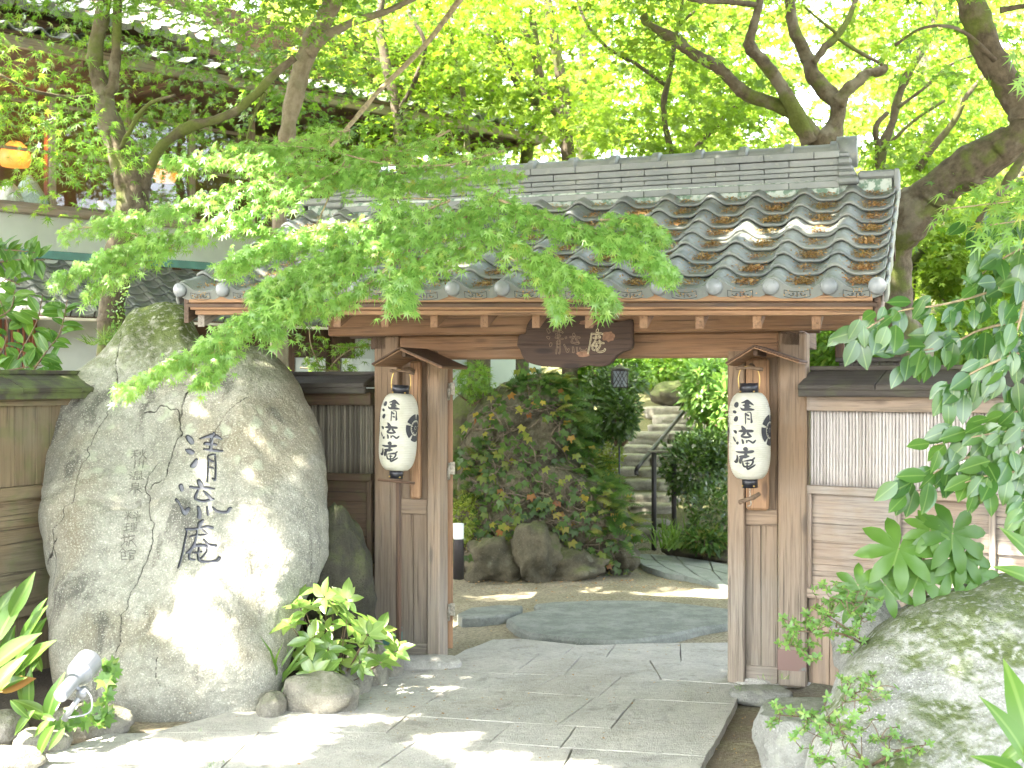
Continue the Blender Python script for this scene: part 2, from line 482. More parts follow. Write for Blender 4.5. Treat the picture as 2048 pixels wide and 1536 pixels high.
# stone
def rock_mat(name, a, b, moss=0.3, lichen=0.4, mossz=(0.1, 0.9), scale=1.0, paint=False, speck=0.3, streak=0.0, mosslow=None, highmoss=None, tan=0.0):
    t = NT(name)
    p = t.pos()
    n0 = t.noise(p, 1.1 * scale, 4, 0.55, 0.4)
    n1 = t.noise(p, 4.5 * scale, 6, 0.6)
    n2 = t.noise(p, 30 * scale, 6, 0.65)
    n3 = t.noise(p, 120 * scale, 3, 0.6)
    c = t.mix(t.step(n1, 0.32, 0.68), a, b)
    c = t.mix(t.math('MULTIPLY', t.step(n2, 0.45, 0.7), 0.45), c, tuple(x * 0.55 for x in a))
    if tan:
        c = t.mix(t.math('MULTIPLY', t.step(n0, 0.48, 0.66), tan), c, (0.21, 0.165, 0.085))
    if streak:
        sv = t.noise(t.map(p, (3.2, 3.2, 0.55)), 1.5, 5, 0.65, 0.5)
        c = t.mix(t.math('MULTIPLY', t.step(sv, 0.54, 0.68), streak), c, (0.075, 0.072, 0.06))
    c = t.mix(t.math('MULTIPLY', t.step(n3, 0.52, 0.7), speck), c, tuple(min(1, x * 1.9) for x in b))
    c = t.mix(t.math('MULTIPLY', t.math('SUBTRACT', 1.0, t.step(n3, 0.3, 0.42)), speck), c, tuple(x * 0.35 for x in a))
    if lichen:
        vd = t.new('ShaderNodeTexVoronoi', feature='SMOOTH_F1'); 
        wv = t.new('ShaderNodeVectorMath', operation='ADD'); t.set(wv.inputs[0], p)
        nc = t.new('ShaderNodeTexNoise'); t.set(nc.inputs['Vector'], p); nc.inputs['Scale'].default_value = 14; nc.inputs['Detail'].default_value = 4
        sc_ = t.new('ShaderNodeVectorMath', operation='SCALE'); t.set(sc_.inputs[0], nc.outputs['Color']); sc_.inputs['Scale'].default_value = 0.09
        t.t.links.new(sc_.outputs[0], wv.inputs[1])
        t.set(vd.inputs['Vector'], wv.outputs[0]); vd.inputs['Scale'].default_value = 9 * scale; vd.inputs['Smoothness'].default_value = 0.15
        area = t.step(t.noise(p, 1.7, 3), 0.44, 0.58)
        if highmoss: area = t.math('MULTIPLY', area, t.step(t.sep(p)[2], highmoss[0] - 1.1, highmoss[0]))
        sp = t.math('MULTIPLY', t.math('SUBTRACT', 1.0, t.step(vd.outputs['Distance'], 0.22, 0.36)), t.math('MULTIPLY', area, lichen))
        c = t.mix(sp, c, (0.40, 0.42, 0.31))
        small = t.math('SUBTRACT', 1.0, t.step(t.voro(p, 24 * scale), 0.1, 0.17))
        c = t.mix(t.math('MULTIPLY', small, t.math('MULTIPLY', lichen, 0.7)), c, (0.42, 0.43, 0.34))
    if moss:
        up = t.sep(t.nrm())[2]
        mm = t.math('MULTIPLY', t.step(t.math('ADD', up, t.math('MULTIPLY', t.math('SUBTRACT', n1, 0.5), 2.0)), mossz[0], mossz[1]), moss)
        if highmoss: mm = t.math('MULTIPLY', mm, t.step(t.sep(p)[2], highmoss[0], highmoss[1]))
        mm = t.math('MULTIPLY', mm, t.step(n2, 0.33, 0.5))
        c = t.mix(mm, c, t.mix(t.noise(p, 40, 3), (0.035, 0.055, 0.01), (0.13, 0.165, 0.035)))
    if paint:
        pa = t.attr('paint', 'Fac')
        c = t.mix(t.step(pa, 0.02, 0.35), c, t.mix(t.step(pa, 0.45, 0.9), (0.045, 0.047, 0.056), (0.2, 0.206, 0.228)))
        ca = t.attr('crack', 'Fac')
        c = t.mix(t.step(ca, 0.15, 0.9), c, (0.035, 0.032, 0.026))
    t.bump(t.math('ADD', n2, t.math('MULTIPLY', n3, 0.6)), 0.8, 0.016)
    return t.done(c, 0.88, 0.3)
M_rock_big = rock_mat('granite_boulder', (0.24, 0.237, 0.19), (0.37, 0.365, 0.30), moss=1.0, mossz=(-0.1, 0.6), lichen=0.85, paint=True, streak=0.75, speck=0.55, highmoss=(1.55, 2.0), tan=0.45)
M_rock_right = rock_mat('mossy_boulder', (0.23, 0.23, 0.205), (0.40, 0.40, 0.36), moss=0.95, mossz=(0.3, 1.0), lichen=0.8, streak=0.25, speck=0.5)
M_rock_flat = rock_mat('flat_top_stone', (0.2, 0.2, 0.175), (0.29, 0.295, 0.26), moss=0.45, mossz=(0.6, 1.3), lichen=0.3)
M_rock_kerb = rock_mat('kerb_stone', (0.18, 0.17, 0.135), (0.28, 0.265, 0.215), moss=0.3, lichen=0.2)
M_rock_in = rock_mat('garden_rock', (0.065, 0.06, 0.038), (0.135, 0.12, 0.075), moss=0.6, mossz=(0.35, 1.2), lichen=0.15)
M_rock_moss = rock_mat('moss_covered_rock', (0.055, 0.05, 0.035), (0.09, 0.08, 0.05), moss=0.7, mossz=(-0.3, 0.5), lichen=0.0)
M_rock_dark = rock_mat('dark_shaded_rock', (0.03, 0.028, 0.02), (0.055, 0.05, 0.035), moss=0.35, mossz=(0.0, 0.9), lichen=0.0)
M_step = rock_mat('step_stone', (0.19, 0.175, 0.13), (0.29, 0.27, 0.21), moss=0.35, mossz=(0.5, 1.3), lichen=0.1)
M_slab = rock_mat('paving_stone', (0.385, 0.372, 0.33), (0.48, 0.465, 0.415), moss=0.0, lichen=0.0, speck=0.3, streak=0.35, tan=0.2)
M_slate = rock_mat('slate_stone', (0.15, 0.165, 0.14), (0.245, 0.26, 0.225), moss=0.0, lichen=0.0, speck=0.3, scale=1.2)
M_slab_in = rock_mat('path_slab', (0.20, 0.23, 0.20), (0.27, 0.29, 0.26), moss=0.0, lichen=0.0, speck=0.2)

# bark
def bark_mat(name, a, b, moss=0.5, pale=0.3):
    t = NT(name)
    g = t.attr('gc'); p = t.pos()
    n = t.math('ADD', t.math('MULTIPLY', t.noise(p, 16, 7, 0.7), .65), t.math('MULTIPLY', t.noise(t.map(g, (1.2, 3.5, 3.5)), 9, 4, 0.65), .35))
    c = t.mix(t.step(n, 0.35, 0.65), a, b)
    c = t.mix(t.math('MULTIPLY', t.step(t.noise(p, 5, 4), 0.52, 0.64), pale), c, (0.22, 0.2, 0.15))
    mm = t.math('MULTIPLY', t.step(t.noise(p, 3.1, 5), 0.47, 0.6), moss)
    c = t.mix(mm, c, t.mix(t.noise(p, 50, 3), (0.05, 0.075, 0.012), (0.14, 0.17, 0.035)))
    t.bump(n, 0.7, 0.02)
    return t.done(c, 0.92, 0.2)
M_bark = bark_mat('maple_bark', (0.06, 0.048, 0.031), (0.135, 0.112, 0.075), 0.8, 0.45)
M_bark_pale = bark_mat('pale_maple_bark', (0.17, 0.14, 0.095), (0.28, 0.24, 0.175), 0.15, 0.4)
M_bark_dark = bark_mat('dark_maple_bark', (0.06, 0.048, 0.034), (0.115, 0.092, 0.065), 0.45, 0.2)
M_bark_far = bark_mat('far_bark', (0.075, 0.064, 0.042), (0.14, 0.125, 0.085), 0.5, 0.3)

# leaves
def leaf_mat(name, cols, trans=0.5, tcol=None, gloss=0.06, rough=0.35, vein=False):
    t = NT(name)
    f = t.math('FRACT', t.math('ADD', t.attr('tint', 'Fac'), t.rand()))
    rp = t.new('ShaderNodeValToRGB'); t.set(rp.inputs[0], f)
    el = rp.color_ramp.elements
    while len(el) < len(cols): el.new(0.5)
    for i, (pos_, c_) in enumerate(cols):
        el[i].position = pos_; el[i].color = (*c_, 1)
    c = rp.outputs[0]
    nz = t.noise(t.pos(), 3.0, 3)
    c = t.mix(t.lin(nz, 0.3, 0.7, 0.0, 0.35), c, (0.10, 0.17, 0.02), 'MIX')
    if vein:
        lx = t.math('ABSOLUTE', t.sep(t.attr('gc'))[0])
        c = t.mix(t.math('MULTIPLY', t.math('SUBTRACT', 1.0, t.step(lx, 0.008, 0.03)), 0.3), c, (0.3, 0.42, 0.12))
    d = t.new('ShaderNodeBsdfDiffuse'); t.set(d.inputs[0], c)
    tl = t.new('ShaderNodeBsdfTranslucent')
    hs = t.new('ShaderNodeHueSaturation'); hs.inputs['Value'].default_value = 1.6 if tcol is None else tcol; hs.inputs['Saturation'].default_value = 1.08; hs.inputs['Hue'].default_value = 0.49
    t.set(hs.inputs['Color'], c); t.set(tl.inputs[0], hs.outputs[0])
    m1 = t.new('ShaderNodeMixShader'); m1.inputs[0].default_value = trans
    t.t.links.new(d.outputs[0], m1.inputs[1]); t.t.links.new(tl.outputs[0], m1.inputs[2])
    gl = t.new('ShaderNodeBsdfGlossy'); gl.inputs['Roughness'].default_value = rough; gl.inputs[0].default_value = (1, 1, 1, 1)
    lw = t.new('ShaderNodeLayerWeight'); lw.inputs[0].default_value = 0.35
    fac = t.math('ADD', t.math('MULTIPLY', lw.outputs['Fresnel'], gloss * 1.6), gloss * 0.4)
    m2 = t.new('ShaderNodeMixShader'); t.set(m2.inputs[0], fac)
    t.t.links.new(m1.outputs[0], m2.inputs[1]); t.t.links.new(gl.outputs[0], m2.inputs[2])
    t.t.links.new(m2.outputs[0], t.out.inputs[0])
    t.n.remove(t.b)
    return t.m
L_near = leaf_mat('maple_leaf_near', [(0, (0.15, 0.30, 0.06)), (0.5, (0.21, 0.38, 0.085)), (0.9, (0.3, 0.45, 0.11)), (0.97, (0.34, 0.36, 0.08))], 0.55)
L_bg = leaf_mat('maple_leaf_back', [(0, (0.11, 0.2, 0.025)), (0.5, (0.17, 0.27, 0.035)), (1.0, (0.25, 0.34, 0.05))], 0.55, gloss=0.03)
L_mid = leaf_mat('maple_leaf_mid', [(0, (0.075, 0.17, 0.025)), (0.6, (0.13, 0.25, 0.035)), (1.0, (0.21, 0.32, 0.05))], 0.5, gloss=0.04)
L_far = leaf_mat('far_leaf', [(0, (0.16, 0.25, 0.04)), (0.5, (0.24, 0.33, 0.07)), (1.0, (0.36, 0.42, 0.13))], 0.5, gloss=0.02)
L_cam = leaf_mat('camellia_leaf', [(0, (0.025, 0.085, 0.018)), (0.6, (0.042, 0.125, 0.024)), (1.0, (0.08, 0.175, 0.03))], 0.35, gloss=0.095, rough=0.3, vein=True)
L_fats = leaf_mat('fatsia_leaf', [(0, (0.05, 0.13, 0.022)), (0.6, (0.075, 0.175, 0.028)), (1.0, (0.11, 0.22, 0.035))], 0.35, gloss=0.05, vein=True)
L_shrub = leaf_mat('pale_shrub_leaf', [(0, (0.10, 0.2, 0.035)), (0.6, (0.17, 0.29, 0.06)), (1.0, (0.28, 0.37, 0.09))], 0.4, gloss=0.1, vein=True)
L_azal = leaf_mat('azalea_leaf', [(0, (0.10, 0.22, 0.045)), (0.7, (0.17, 0.32, 0.075)), (1.0, (0.3, 0.4, 0.11))], 0.45, gloss=0.06)
L_host = leaf_mat('broad_leaf', [(0, (0.05, 0.115, 0.018)), (0.8, (0.09, 0.17, 0.03)), (1.0, (0.14, 0.21, 0.04))], 0.4, gloss=0.05, vein=True)
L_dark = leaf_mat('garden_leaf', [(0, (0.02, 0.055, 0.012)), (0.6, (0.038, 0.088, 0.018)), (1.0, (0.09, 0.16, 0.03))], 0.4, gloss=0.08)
L_ivy = leaf_mat('vine_leaf', [(0, (0.03, 0.07, 0.016)), (0.65, (0.07, 0.13, 0.03)), (0.88, (0.22, 0.24, 0.04)), (0.96, (0.36, 0.27, 0.04)), (0.99, (0.26, 0.09, 0.03))], 0.35, gloss=0.03)
L_fern = leaf_mat('fern_leaf', [(0, (0.03, 0.075, 0.018)), (0.7, (0.065, 0.13, 0.028)), (1.0, (0.2, 0.19, 0.05))], 0.35, gloss=0.03)
L_moss = leaf_mat('yellow_green_leaf', [(0, (0.14, 0.2, 0.03)), (1.0, (0.28, 0.32, 0.06))], 0.4, gloss=0.03)
L_grass = leaf_mat('grass_blade', [(0, (0.07, 0.16, 0.025)), (1.0, (0.18, 0.28, 0.06))], 0.4, gloss=0.06)
L_dead = leaf_mat('dead_leaf', [(0, (0.25, 0.1, 0.04)), (1.0, (0.38, 0.2, 0.08))], 0.2, gloss=0.03)
L_seed = leaf_mat('fallen_seed', [(0, (0.26, 0.12, 0.05)), (0.6, (0.42, 0.22, 0.09)), (1.0, (0.58, 0.38, 0.18))], 0.15, gloss=0.02)

# ---------------------------------------------------------------- leaf templates and scatter
def t_maple(n=7, cut=0.21, droop=0.25):
    if n == 7: ang, ln = [-125, -82, -40, 0, 40, 82, 125], [0.42, 0.72, 0.93, 1.0, 0.93, 0.72, 0.42]
    else: ang, ln = [-110, -52, 0, 52, 110], [0.5, 0.85, 1.0, 0.85, 0.5]
    V = [(0, 0, 0)]
    na = [ang[0] - 30] + [(ang[i] + ang[i + 1]) / 2 for i in range(n - 1)] + [ang[-1] + 30]
    nr = [0.16] + [cut] * (n - 1) + [0.16]
    for a, r in zip(na, nr): V.append((r * sin(radians(a)), r * cos(radians(a)), 0.03))
    for a, r in zip(ang, ln): V.append((r * sin(radians(a)), r * cos(radians(a)), -droop * r * r))
    F = [[0, 1 + i, n + 2 + i, 2 + i] for i in range(n)]
    return np.array(V), [f[::-1] for f in F]
T_maple = t_maple(7)
T_maple5 = t_maple(5, 0.34, 0.1)
def t_oval(w=0.26, rows=6, curl=0.25, fold=0.1, tip=1.0):
    V, F = [], []
    for i in range(rows + 1):
        t_ = i / rows
        ww = w * sin(pi * min(1, t_ ** 0.85)) ** 0.8 if 0 < t_ < 1 else 0.0
        if t_ > 0.8: ww *= 0.85
        for x in (-ww, 0, ww): V.append((x, t_, -curl * t_ * t_ + fold * abs(x) / w * 1.0 + (0 if x else 0)))
    for i in range(rows):
        for k in (0, 1):
            a = i * 3 + k
            F.append([a, a + 1, a + 4, a + 3])
    return np.array(V), F
T_oval = t_oval(0.24, 6, 0.22, 0.07)
T_oval2 = t_oval(0.21, 5, 0.15, 0.05)
T_long = t_oval(0.16, 7, 0.45, 0.05)
T_small = (np.array([(0, 0, 0), (-0.3, 0.45, 0.08), (0.3, 0.45, 0.08), (0, 1, 0)]), [[0, 2, 3, 1]])
T_blade = (np.array([(-0.035, 0, 0), (0.035, 0, 0), (0.03, 0.4, 0.0), (-0.03, 0.4, 0.0), (0.022, 0.75, -0.12), (-0.022, 0.75, -0.12), (0, 1, -0.32)]), [[0, 1, 2, 3], [3, 2, 4, 5], [5, 4, 6]])
def t_fern(n=9):
    V = [(0, .1 + .88 * i / n, -.35 * (.1 + .88 * i / n) ** 2) for i in range(n + 1)]      # midrib, shared by all the leaflets
    F = []
    for i in range(n):
        y = .1 + .88 * i / n; l = .26 * sin(pi * (.18 + .8 * i / n)) + .03; z = -.35 * y * y
        for s_ in (-1, 1):
            V.append((s_ * l, y + .1, z - .05)); b = len(V) - 1
            F.append([i, i + 1, b] if s_ < 0 else [i, b, i + 1])
    return np.array(V), F
T_fern = t_fern()
def t_fatsia(n=8):
    V, F = [(0, 0, 0)], []
    for i in range(n):
        a = radians(-148 + 296 * i / (n - 1)); L_ = 0.72 + 0.28 * cos(a * 0.5)
        dx, dy = sin(a), cos(a); px_, py_ = cos(a), -sin(a)
        b = len(V)
        for (r, w, z) in ((0.34, 0.09, 0.02), (0.62, 0.125, 0.0), (0.84, 0.08, -0.08)):
            w *= 1.35 if r > .5 else 1.5
            V += [(dx * r * L_ - px_ * w, dy * r * L_ - py_ * w, z + 0.025), (dx * r * L_, dy * r * L_, z), (dx * r * L_ + px_ * w, dy * r * L_ + py_ * w, z + 0.025)]
        V.append((dx * L_, dy * L_, -0.17))
        F += [[0, b + 1, b], [0, b + 2, b + 1]]
        for k in (0, 3): F += [[b + k, b + k + 1, b + k + 4, b + k + 3], [b + k + 1, b + k + 2, b + k + 5, b + k + 4]]
        F += [[b + 6, b + 7, b + 9], [b + 7, b + 8, b + 9]]
    return np.array(V), F
T_fatsia = t_fatsia()

def unit(a): return a / (np.linalg.norm(a, axis=-1, keepdims=True) + 1e-9)

def basis(T, N):
    T = unit(T); N = unit(N - T * (N * T).sum(-1, keepdims=True)); return np.cross(T, N), T, N

def scatter(name, tmpl, P, T, N, S, mat, parent=None, tint=None, single=0, single_name='leaf', M=None, kind=None, **props):
    """leaves: the `single` largest-looking ones are objects of their own, the rest one mesh"""
    tv, tf = tmpl
    P, T, N = np.array(P, float), np.array(T, float), np.array(N, float)
    S = np.broadcast_to(np.array(S, float), (len(P),)).copy()
    X, T, N = basis(T, N)
    if tint is None: tint = rng.random(len(P))
    single = min(single, len(P))
    if single:
        order = np.argsort(-(S / np.maximum(np.abs(P[:, 1]), 0.5)))
        one, rest = order[:single], order[single:]
        me = np_mesh(single_name, tv, tf, mat, gc=tv, tint=np.full(len(tv), 0.5))
        for i in one:
            Mx = Matrix(((X[i][0] * S[i], T[i][0] * S[i], N[i][0] * S[i], P[i][0]), (X[i][1] * S[i], T[i][1] * S[i], N[i][1] * S[i], P[i][1]), (X[i][2] * S[i], T[i][2] * S[i], N[i][2] * S[i], P[i][2]), (0, 0, 0, 1)))
            link(single_name, me, parent, Mx)
        P, T, N, X, S, tint = P[rest], T[rest], N[rest], X[rest], S[rest], tint[rest]
        if len(P) == 0: return None
        kind = 'stuff'
    k = len(tv)
    V = P[:, None, :] + S[:, None, None] * (tv[None, :, 0:1] * X[:, None, :] + tv[None, :, 1:2] * T[:, None, :] + tv[None, :, 2:3] * N[:, None, :])
    n = len(P)
    off = np.arange(n) * k
    lens = {len(f) for f in tf}
    if len(lens) == 1:
        faces = (off[:, None, None] + np.array(tf)[None]).reshape(-1, lens.pop())
    else:
        q = [list(f) if len(f) == 4 else list(f) + [f[0]] for f in tf]
        faces = [[o_ + i for i in f] for o_ in off for f in tf]
    gc = np.broadcast_to(tv[None], (n, k, 3)).reshape(-1, 3)
    me = np_mesh(name, V.reshape(-1, 3), faces, mat, gc=gc, tint=np.repeat(tint, k), smooth=True)
    o = link(name, me, parent, M)
    return tag(o, kind=kind, **props)

def rvec(n, s=1.0): return rng.normal(0, s, (n, 3))

# ================================================================ ground
GATE = Frame(-0.352, 7.70, 18.5)

def sstep(a, b, x):
    t_ = np.clip((x - a) / (b - a), 0, 1); return t_ * t_ * (3 - 2 * t_)
def height(x, y):
    x, y = np.asarray(x, float), np.asarray(y, float)
    right = np.maximum(0, y - 13.0) * 0.33
    rest = np.maximum(0, y - 19.0) * 0.5
    w = sstep(-1.0, 0.6, x)
    h = rest * (1 - w) + (np.minimum(right, 1.8) + np.maximum(0, y - 18.5) * 0.5) * w
    h = 14 * (1 - np.exp(-h / 14))
    h = h + sstep(2.6, 4.5, x) * sstep(9.0, 11, y) * 0.35
    return h - 0.045 + 0.012 * np.sin(x * 3.1 + y * 1.7) * np.cos(y * 2.3 - x)
def axis(lo, hi, fine_lo, fine_hi, st):
    a = np.arange(fine_lo, fine_hi, st)
    l = fine_lo - np.geomspace(st, fine_lo - lo + st, 26)[::-1] + st
    r = fine_hi + np.geomspace(st, hi - fine_hi + st, 26) - st
    return np.unique(np.concatenate([l, a, r]))
gx, gy = axis(-220, 220, -7, 7, 0.11), axis(-60, 320, 3, 22, 0.11)
X_, Y_ = np.meshgrid(gx, gy)
Z_ = height(X_, Y_)
nz = fbm(np.stack([X_.ravel() * 3, Y_.ravel() * 3, 0 * X_.ravel()], 1), 3, 5) * 0.008
V = np.stack([X_.ravel(), Y_.ravel(), Z_.ravel() + nz], 1)
nx_, ny_ = len(gx), len(gy)
ii = np.arange(nx_ * ny_).reshape(ny_, nx_)
Fq = np.stack([ii[:-1, :-1].ravel(), ii[:-1, 1:].ravel(), ii[1:, 1:].ravel(), ii[1:, :-1].ravel()], 1)
t = NT('ground_soil_and_sand')
p = t.pos(); px_, py_, pz_ = t.sep(p)
n1 = t.noise(p, 1.3, 5); n2 = t.noise(p, 45, 6, 0.7); n3 = t.noise(p, 160, 3)
sand = t.mix(t.step(n2, .3, .7), (0.13, 0.11, 0.07), (0.34, 0.305, 0.21))
sand = t.mix(t.math('MULTIPLY', t.step(t.noise(p, 2.2, 5), .45, .65), .35), sand, (0.12, 0.115, 0.06))
soil = t.mix(n2, (0.10, 0.075, 0.055), (0.26, 0.21, 0.16))
c = t.mix(t.step(t.math('ADD', py_, t.math('MULTIPLY', n1, 1.0)), 6.9, 8.2), t.mix(t.step(t.noise(p, 3.0, 4), 0.4, 0.62), soil, sand), sand)
litter = t.mix(n2, (0.05, 0.055, 0.02), (0.14, 0.13, 0.06))
c = t.mix(t.step(t.math('ADD', pz_, t.math('MULTIPLY', n1, 0.3)), 0.15, 0.4), c, litter)
c = t.mix(t.math('MULTIPLY', t.step(n3, 0.6, 0.7), 0.4), c, (0.55, 0.52, 0.45))
t.bump(t.math('ADD', n2, n3), 0.5, 0.015)
M_ground = t.done(c, 0.95, 0.2)
tag(link('ground', np_mesh('ground', V, Fq, M_ground)), 'sandy ground and soil round the gate, rising to a wooded hillside behind', kind='structure')

# ---------------------------------------------------------------- paving in front of the gate
# (traced course by course: top line, bottom line, joints)
courses = [
    [((915, 1300), (1040, 1276)), None],
]
def ln(pts, x):
    xs = [p_[0] for p_ in pts]; ys = [p_[1] for p_ in pts]
    if x < xs[0]: return ys[0] + (x - xs[0]) * (ys[1] - ys[0]) / (xs[1] - xs[0])
    if x > xs[-1]: return ys[-1] + (x - xs[-1]) * (ys[-1] - ys[-2]) / (xs[-1] - xs[-2])
    return float(np.interp(x, xs, ys))
L0 = [(985, 1279), (1040, 1277), (1160, 1290), (1300, 1286), (1500, 1284)]
L1 = [(940, 1300), (1122, 1309), (1225, 1315), (1350, 1323), (1500, 1331)]
L2 = [(860, 1337), (1026, 1348), (1214, 1352), (1350, 1361), (1480, 1369)]
L3 = [(640, 1358), (780, 1368), (910, 1375), (1046, 1384), (1197, 1394), (1350, 1401), (1500, 1409)]
L4 = [(480, 1418), (855, 1433), (1043, 1446), (1221, 1457), (1350, 1464), (1500, 1474)]
L5 = [(300, 1466), (600, 1462), (780, 1466), (862, 1472), (978, 1484), (1122, 1495), (1300, 1506), (1500, 1518)]
L6 = [(0, 1530), (300, 1536), (749, 1540), (900, 1548), (1118, 1560), (1500, 1582)]
L7 = [(-150, 1660), (400, 1680), (1500, 1740)]
EDGE_R = [(1470, 1330), (1484, 1369), (1470, 1409), (1440, 1470), (1413, 1518), (1380, 1582), (1310, 1740)]
rows_ = [
    (L0, L1, [(985, 930), (1153, 1126), (1231, 1212), (1360, 1362), (1456, 1462)]),
    (L1, L2, [(930, 860), (1080, 1027), (1163, 1128), (1300, 1322), (1462, 1476)]),
    (L2, L3, [(848, 640), (1120, 1050), (1242, 1196), (1484, 1471)]),
    (L3, L4, [(640, 480), (905, 812), (1193, 1115), (1270, 1221), (1471, 1440)]),
    (L4, L5, [(480, 300), (812, 773), (1026, 980), (1152, 1122), (1440, 1413)]),
    (L5, L6, [(215, 20), (520, 440), (850, 750), (1146, 1112), (1413, 1380)]),
    (L6, L7, [(20, -250), (420, 180), (760, 600), (1112, 900), (1380, 1310)]),
]
pave = tag(bpy.data.objects.new('pavement', None), 'grey stone slab paving leading from the street to the gate', kind='structure')
COL.objects.link(pave)
def slab(poly_px, name, mat, parent, z=0.0, th=0.09, gap=0.0028, ch=0.0015, px=True):
    P = np.array([G(*q) for q in poly_px]) if px else np.array(poly_px, float)
    c_ = P.mean(0)
    # dense edge with small irregularity
    E_ = []
    for i in range(len(P)):
        a, b = P[i], P[(i + 1) % len(P)]
        n = max(1, int(np.linalg.norm(b - a) / 0.09))
        for k in range(n):
            q = a + (b - a) * k / n
            q = q + (c_ - q) / (np.linalg.norm(c_ - q) + 1e-9) * (gap + random.uniform(-0.003, 0.004))
            E_.append(q)
    mb = MB(); mb.prism(E_, z - th, z + random.uniform(-0.0015, 0.0015), ch=ch, wob=0.001)
    return mb.build(name, mat, parent)
for (La, Lb, J) in rows_:
    for i in range(len(J) - 1):
        (a0, b0), (a1, b1) = J[i], J[i + 1]
        top = [(x, ln(La, x)) for x in np.linspace(a0, a1, 4)]
        bot = [(x, ln(Lb, x)) for x in np.linspace(b1, b0, 4)]
        slab(top + bot, 'paving_slab', M_slab, pave)
mb = MB()
for (La, Lb, J) in rows_:
    for i in range(len(J) - 1):
        (a0, b0), (a1, b1) = J[i], J[i + 1]
        mb.add([(*G(a0 + 4, ln(La, a0)), -.004), (*G(a1 - 4, ln(La, a1)), -.004), (*G(b1 - 4, ln(Lb, b1)), -.004), (*G(b0 + 4, ln(Lb, b0)), -.004)], [[3, 2, 1, 0]])
mb.build('joint_mortar', plain('sandy_mortar', (.075, .072, .06), .95, scale=30, bump=.4), pave)
# street edge before the slabs, outside the frame
mb = MB()
mb.prism([(-14, 4.2), (14, 3.4), (14, -20), (-14, -20)], -0.3, -0.012, ch=0.01)
tag(mb.build('road', plain('worn_asphalt', (0.20, 0.20, 0.19), 0.9, scale=40, bump=0.3)), 'plain grey road surface in front of the paving', kind='structure')

# bluish flat stone and stepping stone inside the gate
big = [(1012, 1240), (1040, 1229), (1078, 1222), (1068, 1211), (1110, 1206), (1200, 1203), (1300, 1204), (1380, 1211), (1470, 1222), (1520, 1236), (1470, 1250), (1400, 1259), (1350, 1271), (1290, 1281), (1230, 1286), (1150, 1281), (1060, 1270), (1030, 1257)]
o = slab(big, 'flat_stone', M_slate, None, z=0.012, th=0.1, gap=0.0, ch=0.02)
tag(o, 'large bluish slate slab lying across the gateway', 'stone slab')
o = slab([(914, 1231), (940, 1219), (1000, 1213), (1045, 1215), (1040, 1227), (1000, 1235), (960, 1238), (925, 1238)], 'stepping_stone', M_slate, None, z=0.014, th=0.1, gap=0.0, ch=0.012)
tag(o, 'small oval dark stepping stone in the sand beside the open gate door', 'stepping stone')
# inner path
path = tag(bpy.data.objects.new('path', None), 'greenish slab path curving from the gate to the garden steps', kind='structure'); COL.objects.link(path)
PL = [[(1262, 1108), (1300, 1108), (1352, 1112), (1420, 1122), (1470, 1132), (1560, 1150)],
      [(1268, 1118), (1310, 1120), (1365, 1127), (1425, 1140), (1475, 1152), (1565, 1172)],
      [(1285, 1130), (1330, 1134), (1385, 1144), (1440, 1158), (1490, 1172), (1580, 1195)],
      [(1330, 1146), (1370, 1152), (1420, 1165), (1470, 1180), (1520, 1196), (1600, 1216)]]
for r in range(3):
    for k in range(5):
        q = [PL[r][k], PL[r][k + 1], PL[r + 1][k + 1], PL[r + 1][k]]
        slab(q, 'path_slab', M_slab_in, path, z=0.0, gap=0.012)

# ================================================================ gate
gate = empty('gate', 'weathered wooden gate with a grey tiled roof, framing the garden entrance', 'gate', M=GATE.M)
def gbox(name, px0, px1, pt, pb, v0, v1, mat, frame=GATE, parent=None, grain=None, ch=0.003, z0=None, z1=None, label=None, wob=0.0, tint=None):
    u0, u1 = frame.u(px0, v0), frame.u(px1, v0)
    um = (u0 + u1) / 2
    z1 = frame.z(um, v0, pt) if z1 is None else z1
    z0 = frame.z(um, v0, pb) if z0 is None else z0
    mb = MB().obox((u0, v0, z0), (u1 - u0, 0, 0), (0, v1 - v0, 0), (0, 0, z1 - z0), grain=grain, ch=ch, wob=wob, tint=tint)
    o = mb.build(name, mat, parent or gate)
    if label: o['label'] = label
    return o
# ---- left side
gbox('post', 748, 796, 672, 0, 0.0, 0.17, M_wood_post, z0=0.0, grain=2, ch=0.008)
gbox('plank', 797, 855, 668, 1000, 0.06, 0.08, M_wood_post, grain=2)
gbox('cross_rail', 798, 854, 998, 1028, 0.035, 0.07, M_wood_post, grain=0)
gbox('plank', 798, 826, 1028, 1287, 0.055, 0.075, M_wood_post, grain=2)
gbox('plank', 827, 854, 1028, 1287, 0.055, 0.075, M_wood_post, grain=2)
gbox('cross_rail', 798, 854, 1286, 1319, 0.035, 0.07, M_wood_post, grain=0)
gbox('jamb', 854, 879, 700, 0, 0.0, 0.14, M_wood_post, z0=0.0, grain=2, ch=0.006)
ob = gbox('backing_board', 818, 839, 722, 998, -0.012, 0.035, M_wood_fascia, grain=2, ch=0.012, label='orange brown bark-edged board fixed upright behind the lantern')
gbox('copper_sheet', 765, 797, 1256, 1296, -0.004, 0.18, M_copper, ch=0.001, label='green verdigris copper sheet round the foot of the left post')
